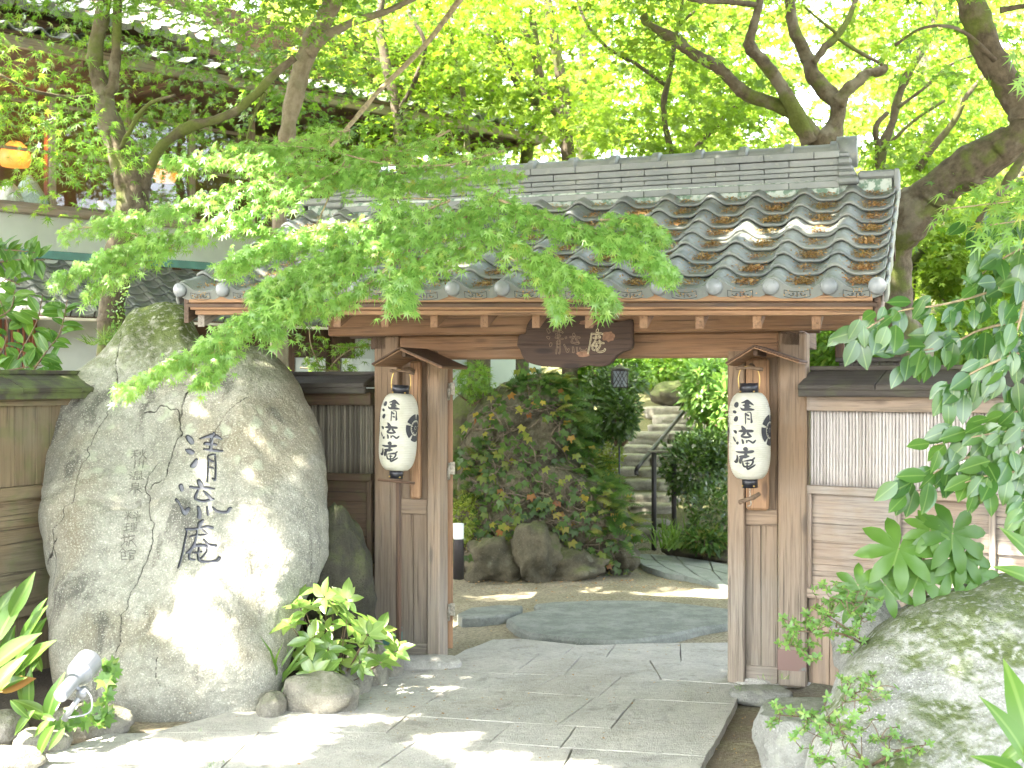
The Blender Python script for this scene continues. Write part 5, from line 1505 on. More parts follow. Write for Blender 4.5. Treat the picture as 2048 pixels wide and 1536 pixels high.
blob('base_stone', gp(1535, 1368, 0.0, 0.12), (.22, .12, .03), 63, M_slab, 'low footing stone under the right gate posts', 'footing stone', rough=0.06, pw=4)
# stones under the vine-grown rock
for i, (x, y, a, c2, lb) in enumerate([(985, 1152, .22, .2, 'brown base stone under the left of the vine rock'), (1065, 1156, .2, .24, 'broad brown base stone in the middle under the vine rock'), (1150, 1152, .25, .13, 'low tan base stone right of the middle'), (1232, 1140, .16, .18, 'small base stone at the right end of the vine rock')]):
    blob('garden_stone', gp(x, y, c2 * 0.5, 0.17), (a * 1.15, .26, c2 * 1.1), 70 + i, M_rock_in, lb, 'stone', 'base stones of the vine rock', rough=0.34, pw=2.3)
# planting bed soil
mb = MB()
mb.prism([tuple(gp(560, 1405)[:2]), tuple(gp(650, 1385)[:2]), tuple(gp(770, 1338)[:2]), (-0.95, 8.0), (-2.4, 8.4), (-1.6, 6.6)], -0.05, 0.06, ch=0.09, wob=0.01)
mb.prism([(-4.2, 6.0), (-2.5, 6.12), (-2.1, 6.3), (-1.9, 6.8), (-2.3, 8.0), (-4.6, 7.0)], -0.05, 0.05, ch=0.05, wob=0.01)
tag(mb.build('planting_bed', M_soil), 'dark soil of the planting beds beside the boulder', kind='structure')

# ================================================================ floodlight
b0, b1 = W(120, 1393, 5.72), W(172, 1330, 5.98)
ax = unit(b1 - b0); L_ = np.linalg.norm(b1 - b0)
lamp = empty('floodlight', 'silver cylindrical garden floodlight aimed up at the boulder', 'floodlight', (float(b0[0]), float(b0[1]), float(b0[2])))
def axtube(name, prof_, mat, n=24, parent=lamp):
    mb = MB(); mb.tube([ax * q[0] * L_ for q in prof_], [q[1] for q in prof_], n, smooth=False, caps=True); return mb.build(name, mat, parent)
axtube('housing', [(0, .028), (0.015, .031), (.5, .033), (.62, .040), (.74, .056)], M_aluminium)
axtube('hood', [(.74, .058), (.745, .060), (1.12, .062), (1.12, .056), (.95, .054)], M_aluminium)
axtube('lens', [(.93, .053), (.95, .053)], M_white_cap)
f0, f1 = W(165, 1385, 5.85) - b0, W(128, 1440, 5.85) - b0
MB().tube([f0, f1], [.012, .015], 10).build('stem', M_aluminium, lamp)
MB().tube([f0 + np.array([0, .0, -.0]) - ax * .02, f0 + ax * .022], .022, 12).build('pivot', M_aluminium, lamp)
MB().tube([f0, ax * L_ * .45 + np.array([0, -.01, 0])], .010, 8).build('bracket', M_aluminium, lamp)
MB().tube(smooth_path([f0 + np.array([.02, 0, .01]), f0 + np.array([.05, -.02, -.03]), f0 + np.array([.03, -.01, -.09]), f1 * .95], 4), .004, 6).build('cable', M_aluminium, lamp)

# ================================================================ bollard lamp, small lamps
d = 11.0
p_ = W(917, 1155, d)
bol = empty('bollard_lamp', 'black bollard lamp with white top beside the open gate door', 'bollard', (float(p_[0]), d, 0))
MB().lathe([(.001, 0), (.046, 0), (.044, .34)], 20).build('post', M_iron, bol)
MB().lathe([(.043, .34), (.045, .345), (.045, .47), (.001, .475)], 20).build('lamp_cap', M_white_cap, bol)
p_ = W(1208, 850, 12.6)
sl = empty('garden_lamp', 'small white cylinder lamp on a thin stem among the bushes', 'garden lamp', tuple(map(float, p_)))
MB().lathe([(.001, 0), (.034, 0), (.036, .03), (.034, .085), (.001, .09)], 16).build('shade', M_white_cap, sl)
MB().tube([(0, 0, 0), (-.12, .02, -.12), (-.2, .05, -.6)], .008, 6).build('stem', M_iron, sl)
p_ = W(1239, 757, 12.4)
ll = empty('lattice_lantern', 'dark square lattice lantern on a post among the bushes', 'garden lantern', tuple(map(float, p_)))
s_ = .075
MB().box(-s_ + .012, s_ - .012, -s_ + .012, s_ - .012, -.08, .07).build('shade', plain('lamp_glass', (.30, .34, .38), .4), ll)
mb = MB()
for a in (-s_, s_ - .012):
    for b in (-s_, s_ - .012): mb.box(a, a + .012, b, b + .012, -.09, .08)
for z_ in (-.09, .07): mb.box(-s_, s_, -s_, s_, z_, z_ + .012)
for k in range(-3, 4):
    for sg in (1, -1):
        x0 = max(-s_, k * .035 - .075 * 1); 
        a_, b_ = (k * .035 - .04, -.08), (k * .035 + .04, .07)
        if abs(a_[0]) < s_ + .02 and abs(b_[0]) < s_ + .02:
            mb.tube([(sg * np.clip(a_[0], -s_, s_), -s_ - .003, a_[1]), (sg * np.clip(b_[0], -s_, s_), -s_ - .003, b_[1])], .0035, 4)
mb.build('lattice_frame', M_iron, ll)
MB().lathe([(.001, .14), (.02, .13), (.06, .105), (.115, .085), (.001, .08)], 4).build('cap', M_iron, ll)
MB().tube([(0, .02, -.09), (0, .02, -1.9)], .009, 8).build('post', M_black, ll)

# ================================================================ garden steps and handrail
steps = empty('stone_steps', 'rough stone steps climbing the wooded slope behind the gate', 'steps', (2.0, 13.0, 0))
sx = [(1262, 1330, 1061), (1262, 1340, 1039), (1258, 1350, 1009), (1256, 1360, 989), (1250, 1400, 961), (1214, 1430, 936), (1222, 1440, 910), (1226, 1452, 890), (1262, 1458, 865), (1300, 1462, 849), (1310, 1466, 830), (1292, 1470, 813), (1330, 1475, 798)]
for i, (xa, xb, py) in enumerate(sx):
    z_ = .15 + .109 * i; d = 13.3 + .33 * i
    z_ = EYE - (py - 768) / FPX * d
    xs_ = [xa]
    while xs_[-1] < xb - 30: xs_.append(xs_[-1] + random.uniform(55, 110))
    xs_[-1] = xb
    for a, b in zip(xs_[:-1], xs_[1:]):
        x0, x1 = (a - 1024) / FPX * d, (b - 1024) / FPX * d
        w_ = x1 - x0
        o = blob('step', (x0 + w_ / 2 - 2.0, d + .2 + random.uniform(-.03, .03) - 13.0, z_ - .085 + random.uniform(-.008, .008)), (w_ / 2 * 1.02, .24, .085), 100 + i * 7 + int(a), M_step, None, sub=4, rough=0.07, pw=8, parent=steps)
    MB().box((xa + 8 - 1024) / FPX * d - 2.0, (xb - 1024) / FPX * d - 2.0, d + .1 - 13.0, d + .55 - 13.0, z_ - .45, z_ - .06).build('step_core', M_soil, steps)
hr = empty('handrail', 'black metal handrail beside the stone steps', 'handrail', (2.0, 13.0, 0))
off_ = np.array([2.0, 13.0, 0])
path_ = [W(1273, 950, 13.0), W(1273, 940, 13.0), W(1279, 930, 13.0), W(1310, 893, 13.5), W(1360, 832, 14.6), W(1400, 785, 15.6), W(1443, 736, 16.6)]
MB().tube(smooth_path(np.array(path_) - off_, 4), .021, 8).build('rail', M_iron, hr)
for (px, pt, pb, d) in ((1308, 905, 1063, 13.1), (1348, 925, 1033, 13.4), (1396, 815, 900, 15.4), (1418, 815, 900, 15.9)):
    a_, b_ = W(px, pt, d) - off_, W(px, pb, d) - off_
    b_[2] = float(height(b_[0] + 2.0, d)) - 0.1
    MB().tube([b_, a_], .026, 10).build('rail_post', M_iron, hr)
a_ = W(1308, 905, 13.1) - off_
MB().box(a_[0] - .06, a_[0] + .14, -.03 + a_[1], .06 + a_[1], a_[2], a_[2] + .02).build('bracket_plate', M_step, hr)

# ================================================================ inn building on the left
BO = W(100, 768, 11.5)
FN = Frame(BO[0], BO[1], -44.2)
inn = empty('inn_building', 'two-storey inn with tiled eaves, pale plaster walls and a lit upper window, behind the trees', 'building', M=FN.M)
U0, U1 = -1.2, 5.2
zat = lambda px, py, v: FN.z(FN.u(px, v), v, py)
u0L = -1.4
M_glass = NT('window_glass'); M_glass.b.inputs['Base Color'].default_value = (0.02, 0.02, 0.02, 1); M_glass.b.inputs['Roughness'].default_value = 0.04
g_ = M_glass
tr = g_.new('ShaderNodeBsdfTransparent'); mx = g_.new('ShaderNodeMixShader'); gl = g_.new('ShaderNodeBsdfGlossy'); gl.inputs['Roughness'].default_value = .02
lw = g_.new('ShaderNodeLayerWeight'); lw.inputs[0].default_value = .25
g_.t.links.new(g_.math('ADD', lw.outputs['Fresnel'], 0.04), mx.inputs[0]); g_.t.links.new(tr.outputs[0], mx.inputs[1]); g_.t.links.new(gl.outputs[0], mx.inputs[2]); g_.t.links.new(mx.outputs[0], g_.out.inputs[0])
M_glass = g_.m
def ib(name, a, b, v0, v1, z0, z1, mat, parent=inn, grain=None): return MB().box(a, b, v0, v1, z0, z1, grain=grain).build(name, mat, parent)
# ground floor
ib('wall', u0L, 0.95, 0.0, 0.15, 0, 2.75, M_plaster_white)
ib('wall', 0.95, 3.4, 0.04, 0.15, 0, 2.75, M_wood_dark)
ib('wall', 3.4, 6.2, 0.0, 0.15, 0, 2.75, M_plaster_white)
for k in range(9):
    u = FN.u(0, 0) + k * 0.045
    ib('window_slat', FN.u(-30, 0) + k * .052, FN.u(-30, 0) + k * .052 + .022, -.05, -.02, zat(30, 735, 0), zat(30, 640, 0), plain('red_brown_slat', (.2, .065, .025), .6) if k == 0 else bpy.data.materials['red_brown_slat'], grain=2)
ib('window_post', FN.u(59, 0), FN.u(59, 0) + .03, -.06, -.0, zat(59, 740, 0), zat(59, 640, 0), bpy.data.materials['red_brown_slat'], grain=2)
for (a, b) in ((590, 650), (682, 742), (800, 850)):
    w_ = ib('window', FN.u(a, 0), FN.u(b, 0), -.01, .02, zat(700, 752, 0), zat(700, 717, 0), plain('paper_screen', (.62, .66, .6), .8) if a == 590 else bpy.data.materials['paper_screen'])
for a in (570, 662, 760): ib('timber_post', FN.u(a, 0), FN.u(a, 0) + .1, -.03, .0, 0, 2.7, M_wood_dark, grain=2)
# lean-to tiled roof over the ground floor
lt = ib('lean_to_roof', u0L, 4.2, -.62, .0, 2.2, 2.24, M_wood_dark)
zg = zat(300, 636, -.62); zt_ = zat(300, 535, 0.0)
lt.data = MB().obox((u0L, -.66, zg - .04), (4.2 - u0L, 0, 0), (0, .72, zt_ - zg), (0, 0, .03)).build('tmp', M_wood_dark).data
bpy.data.objects.remove(bpy.data.objects['tmp'])
nC, nR = 26, 7
wl = (4.1 - u0L) / nC; rl = sqrt(.70 ** 2 + (zt_ - zg) ** 2) / nR
sc_t = wl / WT
ang_l = atan2(zt_ - zg, .70)
for r in range(nR):
    for k in range(nC):
        if r == nR: continue
        M = Matrix.Translation((u0L + k * wl, -.66 + .70 * r / nR, zg + (zt_ - zg) * r / nR + .012)) @ Matrix.Rotation(ang_l, 4, 'X') @ Matrix.Diagonal((sc_t, rl / RL, sc_t, 1))
        o = link('roof_tile', tmf if r == 0 else tm, lt, M)
ib('gutter', u0L, 4.2, -.72, -.67, zg - .05, zg - .028, plain('pale_gutter', (.55, .5, .4), .6))
ib('gutter_bracket', FN.u(75, -.1), FN.u(75, -.1) + .05, -.2, -.0, zg - .25, zg - .1, M_black)
ib('flashing', u0L, 4.6, -.03, .0, zt_ + .012, zt_ + .085, M_green_metal)
# upper floor, set back a little
VU = .0
zs_ = zat(250, 447, VU)
ib('upper_wall', u0L, 5.0, VU + .002, VU + .1, zt_ + .085, zs_, M_plaster_white)
ib('sill', u0L, 5.0, VU - .09, VU + .05, zs_, zs_ + .06, M_wood_clap, grain=0)
ib('sill_ledge', u0L, 5.0, VU - .05, VU + .05, zs_ + .06, zs_ + .10, M_wood_clap, grain=0)
zh = zs_ + 1.25
wfr = bpy.data.objects.new('window', None); COL.objects.link(wfr); wfr.parent = inn
posts_ = [FN.u(p__, VU) for p__ in (-40, 100, 250, 380, 500, 610, 720)]
for u in posts_: ib('window_mullion', u, u + .05, VU - .02, VU + .03, zs_ + .1, zh, M_wood_clap, wfr, 2)
for f_ in (.44, .78): ib('window_bar', u0L, 5.0, VU - .005, VU + .012, zs_ + 1.25 * f_, zs_ + 1.25 * f_ + .03, M_wood_clap, wfr, 0)
for a, b in zip(posts_[:-1], posts_[1:]): ib('pane', a + .05, b, VU + .014, VU + .018, zs_ + .1, zh, M_glass, wfr)
ib('lintel', u0L, 5.0, VU - .03, VU + .1, zh, zh + .35, M_wood_dark, grain=0)
# room behind the glass
M_room = plain('warm_room_wall', (.14, .075, .03), .8)
ib('room_wall', u0L, 5.0, 1.6, 1.65, zs_ - .3, zh + .3, M_room); ib('room_floor', u0L, 5.0, .1, 1.6, zs_ - .1, zs_ - .05, M_wood_dark); ib('room_ceiling', u0L, 5.0, .1, 1.6, zh, zh + .05, M_wood_dark)
ib('room_post', FN.u(95, .5), FN.u(95, .5) + .08, .5, .58, zs_, zh, plain('red_lacquer_post', (.09, .022, .012), .5)); ib('room_shelf', FN.u(-60, 1.2), FN.u(60, 1.2), 1.2, 1.4, zs_ + .75, zs_ + .8, M_wood_dark)
t = NT('lamp_glow'); t.b.inputs['Base Color'].default_value = (.4, .16, .04, 1); t.b.inputs['Emission Color'].default_value = (1.0, .33, .05, 1); t.b.inputs['Emission Strength'].default_value = 0.085
M_glow = t.m
p_ = np.array([FN.u(30, .8), .8, FN.z(FN.u(30, .8), .8, 318)])
rl_ = bpy.data.objects.new('room_lamp', None); COL.objects.link(rl_); rl_.parent = inn; rl_.location = p_
MB().lathe([(.05, .16), (.12, .1), (.15, 0), (.12, -.07), (.001, -.08)], 16).build('lamp_shade', M_glow, rl_)
ld = bpy.data.lights.new('room_bulb', 'POINT'); ld.energy = 1.0; ld.color = (1, .5, .15); ld.shadow_soft_size = .1
lo = bpy.data.objects.new('room_bulb', ld); COL.objects.link(lo); lo.parent = rl_; lo.location = (0, -.3, .1)
p2 = np.array([FN.u(330, .8), .8, FN.z(FN.u(330, .8), .8, 350)])
rl2 = bpy.data.objects.new('room_lamp', None); COL.objects.link(rl2); rl2.parent = inn; rl2.location = p2
MB().lathe([(.05, .14), (.1, .1), (.13, 0), (.1, -.07), (.001, -.08)], 16).build('lamp_shade', M_glow, rl2)
# upper eaves: rafters, boards, tiled roof edges
ze = zat(250, 132, -.9)
ib('eave_soffit', u0L - .3, 5.3, -.95, .1, ze - .02, ze, M_wood_dark, grain=0)
ib('eave_edge', u0L - .3, 5.3, -1.0, -.95, ze - .03, ze + .06, M_wood_clap, grain=0)
for k in range(16): ib('eave_rafter', u0L + k * .42, u0L + k * .42 + .05, -.92, .0, ze - .08, ze - .022, M_wood_dark, grain=1)
ib('upper_band', u0L, 5.0, .02, .12, zh + .35, ze + 1.0, M_wood_dark)
up = MB().obox((u0L - .3, -1.02, ze + .06), (6.9, 0, 0), (0, 1.1, .38), (0, 0, .03)).build('upper_roof', M_wood_dark, inn)
for r in range(5):
    for k in range(24):
        M = Matrix.Translation((u0L - .3 + k * WT, -1.02 + .2 * r, ze + .095 + .069 * r)) @ Matrix.Rotation(atan2(.38, 1.1), 4, 'X')
        link('roof_tile', tm, up, M)
zr2 = zat(250, 52, -.75)
ib('gable_beam', u0L, 2.6, -.6, .2, zr2 - .22, zr2 - .05, M_wood_dark, grain=0)
up2 = MB().obox((u0L - .3, -.8, zr2 - .03), (3.1, 0, 0), (0, 2.0, 1.1), (0, 0, .03)).build('top_roof', M_wood_dark, inn)
for r in range(9):
    for k in range(12):
        M = Matrix.Translation((u0L - .3 + k * .258, -.8 + .2 * r, zr2 + .01 + .11 * r)) @ Matrix.Rotation(atan2(1.1, 2.0), 4, 'X') @ Matrix.Diagonal((.258 / WT, 1, 1, 1))
        link('roof_tile', tmf if r == 0 else tm, up2, M)
# things on the window ledge inside: two folded pale cloth parasols and cups
def cone(px, py, w_, h_, col, label, v=.16):
    u = FN.u(px, v); p = FN.world(u, v, zs_ + .1)
    o = MB().lathe([(w_, 0), (w_ * .96, h_ * .12), (w_ * .5, h_ * .6), (w_ * .36, h_ * .78), (.02, h_), (.001, h_ + .004)], 20).build('straw_hat', plain('hat_' + str(px), col, .8, scale=60), None, label=label, cat='hat')
    o.location = p
cone(18, 410, .17, .2, (.42, .45, .38), 'pale conical hat at the left end of the upper window ledge')
cone(58, 410, .19, .27, (.36, .46, .43), 'tall blue-green conical hat on the upper window ledge')
# white cup on ledge
u = FN.u(204, .1); p = FN.world(u, .1, zs_ + .1)
o = MB().lathe([(.001, 0), (.035, 0), (.04, .1), (.036, .1), (.03, .01)], 16).build('cup', M_white_cap, None, label='small white cup on the upper window ledge beside the tree trunk', cat='cup'); o.location = p
# weathered board box behind the right wall
w_ = FR.world(.03, .35, 0)
mb = MB()
bx = empty('rear_fence', 'short piece of grey weathered fence behind the right wall coping', 'fence', M=Matrix.Translation(w_) @ Matrix.Rotation(radians(-18), 4, 'Z'))
for k in range(3): MB().box(.0 + k * .11, .108 + k * .11, 0, .03, 0, 1.775, grain=2).build('fence_board', M_coping, bx)
MB().box(-.02, .36, -.02, .05, 1.775, 1.80, grain=0).build('fence_cap', M_coping, bx)
MB().box(-.02, .30, -.02, .05, 1.90, 1.97, grain=0).build('fence_rail', M_wood_dark, bx)
MB().box(-.02, .03, -.02, .04, 1.8, 1.90, grain=2).build('fence_post', M_wood_dark, bx)

# ================================================================ trees
def limbs(paths, seed=0, n=16, rough=0.16):
    """paths: [(px, py, depth, radius px at that depth), ...] each"""
    mb = MB()
    for i, P in enumerate(paths):
        Q = np.array([list(W(a, b, d)) + [r / FPX * d] for a, b, d, r in P])
        Q = smooth_path(Q, 8)
        if len(Q) > 4:
            k = fbm(np.stack([np.arange(len(Q)) * .21, np.zeros(len(Q)) + i * 9.1 + seed, np.zeros(len(Q))], 1), 2, seed)
            Q[:, 3] *= 1 + .10 * k
            Q[:, :3] += (rng.normal(0, 1, (len(Q), 3)) * (Q[:, 3:4] * .02))
        mb.tube(Q[:, :3], np.maximum(Q[:, 3], .003), n, rough=rough, seed=seed + i)
    return mb
def drop(P, d=None):
    """carry the lowest point down to the ground"""
    a, b, dd, r = P[0]
    z = float(height((a - 1024) / FPX * dd, dd)) - .15
    py = 768 + (EYE - z) / dd * FPX
    return [(a, py, dd, r * 1.25)] + P
def tree(name, label, paths, mat=M_bark, group=None, seed=1, rough=.16, ground=True, slim=1):
    r = empty(name, label, 'tree', group=group)
    x, y = (paths[0][0][0] - 1024) / FPX * paths[0][0][2], paths[0][0][2]
    r.location = (x, y, float(height(x, y)))
    if ground: paths = [drop(paths[0])] + paths[1:]
    if slim != 1: paths = [[(a, b, c, q * slim) for a, b, c, q in P_] for P_ in paths]
    o = limbs(paths, seed, rough=rough).build('trunk', mat, r)
    o.matrix_local = Matrix.Translation(-r.location)
    return r
def under(root, o):
    if o is not None:
        o.parent = root; o.matrix_local = Matrix.Translation(-root.location)
    return o
CAM = np.array([0, 0, EYE])

def cloud(boxes, n, lobes=40, squash=.35, size=(.05, .08), up=.8, seed=0):
    """leaf places for a crown: sprays (flat drooping layers) scattered through picture regions.
    boxes: (px0, px1, py0, py1, d0, d1, weight)"""
    Wt = np.array([b[6] * (b[1] - b[0]) * (b[3] - b[2]) for b in boxes], float); Wt /= Wt.sum()
    P, T, N = [], [], []
    cnt = np.maximum(1, (n / lobes * Wt).astype(int))
    for b, c in zip(boxes, cnt):
        px = rng.uniform(b[0], b[1], c); py = rng.uniform(b[2], b[3], c); d = rng.uniform(b[4], b[5], c)
        C = np.stack([(px - 1024) / FPX * d, d, EYE - (py - 768) / FPX * d], 1)
        rad_ = rng.uniform(.28, .62, c)
        az = rng.uniform(0, 2 * pi, c)
        for i in range(c):
            k = int(lobes * rng.uniform(.6, 1.4))
            rr = rad_[i] * np.sqrt(rng.random(k)); th = rng.uniform(0, 2 * pi, k)
            loc = np.stack([rr * np.cos(th), rr * np.sin(th) * .75, -.35 * rr * rr / rad_[i] + rng.normal(0, .035, k)], 1)
            tiltax = np.array([cos(az[i]), sin(az[i]), 0]); sl = rng.uniform(-.35, .35)
            loc[:, 2] += (loc[:, :2] @ tiltax[:2]) * sl
            P.append(C[i] + loc)
            T.append(np.stack([np.cos(th), np.sin(th), np.full(k, -.45)], 1) + rvec(k, .45))
            N.append(np.stack([np.zeros(k), np.full(k, -.25), np.full(k, up)], 1) + rvec(k, .38))
    return np.vstack(P), np.vstack(T), np.vstack(N)
def crown(root, boxes, n, mat, size=(.05, .08), tmpl=None, lobes=40, up=.8, keep=None, name='crown'):
    P, T, N = cloud(boxes, n, lobes, up=up)
    if keep is not None:
        m = keep(P); P, T, N = P[m], T[m], N[m]
    # clumps share a tone
    tone = np.clip(.5 + .42 * fbm(P * .9, 3, 8) + rng.normal(0, .13, len(P)), 0.01, .99)
    o = scatter(name, tmpl or T_maple5, P, T, N, rng.uniform(size[0], size[1], len(P)), mat, None, tint=tone)
    return under(root, o)

def prj(P):
    return 1024 + P[:, 0] / P[:, 1] * FPX, 768 - (P[:, 2] - EYE) / P[:, 1] * FPX

# left maple, in front of the inn
tl = tree('maple_tree', 'curving mossy maple rising behind the boulder in front of the inn', [
    [(222, 690, 8.7, 34), (222, 640, 8.7, 32), (228, 560, 8.7, 31), (245, 490, 8.7, 29), (262, 430, 8.7, 32), (270, 380, 8.7, 38), (255, 330, 8.7, 32), (232, 270, 8.7, 26), (214, 225, 8.7, 23), (207, 190, 8.7, 26), (196, 150, 8.7, 18), (190, 100, 8.7, 17), (205, 30, 8.7, 17), (215, -50, 8.7, 15)],
    [(212, 200, 8.68, 14), (226, 165, 8.66, 13), (232, 100, 8.66, 12), (235, 20, 8.66, 11), (238, -60, 8.66, 10)],
    [(284, 372, 8.7, 20), (300, 335, 8.65, 13), (325, 290, 8.6, 12), (370, 258, 8.6, 11), (420, 243, 8.6, 11), (475, 220, 8.6, 10), (510, 190, 8.6, 10), (548, 150, 8.6, 9), (590, 115, 8.6, 8)],
    [(530, 185, 8.6, 5), (505, 240, 8.6, 3), (490, 290, 8.6, 2)], [(238, 300, 8.6, 6), (290, 215, 8.5, 5), (350, 190, 8.4, 3)],
    [(205, 190, 8.7, 6), (140, 195, 8.4, 5), (60, 180, 8.1, 4), (0, 150, 7.9, 3)],
], seed=3, rough=.22, slim=.86)
ts = tree('maple_tree', 'slender pale maple trunk leaning right, left of the roof ridge', [
    [(560, 430, 10.2, 17), (572, 330, 10.1, 17), (578, 250, 10, 17), (592, 180, 10, 18), (612, 110, 10, 19), (640, 50, 10, 18), (675, -10, 10, 17), (700, -60, 10, 16)],
    [(618, 108, 9.95, 11), (660, 68, 9.9, 9), (720, 40, 9.9, 8), (780, 20, 9.9, 7), (850, -15, 9.9, 6)],
], mat=M_bark_pale, seed=5)
# big maple arching in from the right
tr_ = tree('maple_tree', 'massive mossy maple arching beside the right end of the roof', [
    [(1822, 760, 9.6, 42), (1812, 700, 9.6, 38), (1800, 640, 9.6, 32), (1792, 570, 9.6, 30), (1796, 500, 9.6, 33), (1815, 450, 9.5, 44), (1848, 405, 9.4, 43), (1885, 370, 9.3, 37), (1940, 335, 9.2, 36), (2000, 300, 9.1, 37), (2048, 262, 9, 34), (2050, 225, 9, 31), (2018, 175, 9, 28), (1985, 120, 9, 27), (1962, 60, 9, 27), (1940, 0, 9, 26), (1925, -70, 9, 24)],
    [(2030, 270, 9, 18), (2080, 240, 8.9, 16), (2150, 220, 8.8, 12)],
    [(2050, 310, 8.8, 9), (2010, 370, 8.8, 8), (1975, 420, 8.9, 7), (1940, 470, 9, 6)],
    [(1990, 120, 8.9, 6), (1920, 60, 8.8, 4), (1850, 55, 8.7, 3), (1790, 90, 8.7, 3)],
    [(2000, 20, 8.9, 6), (2060, 10, 8.8, 5)],
], seed=8, rough=.24)
tg = tree('maple_tree', 'many-limbed mossy maple directly behind the right end of the roof ridge', [
    [(1650, 420, 11, 34), (1650, 330, 11, 36), (1655, 285, 11, 30), (1672, 240, 11, 21), (1675, 205, 11, 20), (1650, 180, 11, 18), (1625, 150, 11, 17), (1618, 125, 11, 16), (1605, 100, 11, 15), (1588, 60, 11, 13), (1580, 10, 11, 12), (1578, -60, 11, 11)],
    [(1640, 290, 11, 22), (1595, 235, 11, 17), (1560, 212, 11, 16), (1500, 192, 11, 15), (1460, 160, 11, 15), (1430, 132, 11, 14), (1385, 105, 11, 13), (1345, 78, 11, 12), (1300, 50, 11, 10), (1285, 30, 11, 9)],
    [(1620, 285, 10.95, 20), (1585, 215, 10.9, 17), (1555, 160, 10.9, 15), (1520, 115, 10.9, 14), (1500, 88, 10.9, 14), (1508, 50, 10.9, 10), (1520, 0, 10.9, 10), (1525, -60, 10.9, 9)],
    [(1515, 10, 10.9, 7), (1470, 5, 10.8, 6), (1400, 2, 10.7, 5), (1370, -5, 10.7, 4)],
    [(1676, 205, 10.95, 16), (1700, 175, 10.9, 13), (1730, 152, 10.9, 11), (1765, 140, 10.9, 10), (1772, 132, 10.9, 9)],
    [(1626, 125, 10.9, 8), (1650, 95, 10.9, 8), (1672, 75, 10.9, 8), (1695, 40, 10.9, 6), (1715, -10, 10.9, 6)],
    [(1672, 75, 10.9, 4), (1720, 105, 10.8, 5), (1765, 130, 10.8, 4)], [(1680, 72, 10.9, 4), (1640, 40, 10.8, 3), (1610, 15, 10.8, 3)],
], seed=12, rough=.24, slim=.88)
tt = tree('maple_tree', 'thin young maple with a forked stem just right of the ridge end', [
    [(1762, 420, 11.5, 11), (1760, 330, 11.5, 11), (1766, 290, 11.5, 10), (1785, 245, 11.5, 9), (1796, 200, 11.5, 8), (1815, 150, 11.5, 8), (1850, 90, 11.5, 7), (1868, 50, 11.5, 6), (1870, -20, 11.5, 5)],
    [(1758, 310, 11.5, 7), (1752, 255, 11.4, 6), (1775, 225, 11.4, 5)], [(1865, 65, 11.4, 4), (1900, 50, 11.3, 4), (1930, 40, 11.3, 3)],
    [(1795, 215, 11.4, 4), (1850, 175, 11.3, 3), (1900, 130, 11.2, 3), (1945, 110, 11.2, 2)], [(1765, 300, 11.4, 4), (1830, 240, 11.3, 3), (1890, 200, 11.2, 3)],
    [(1835, 340, 11.4, 8), (1870, 290, 11.3, 7), (1910, 240, 11.2, 6), (1935, 190, 11.1, 5), (1970, 150, 11.1, 4)],
], seed=14, mat=M_bark_dark, rough=.15)
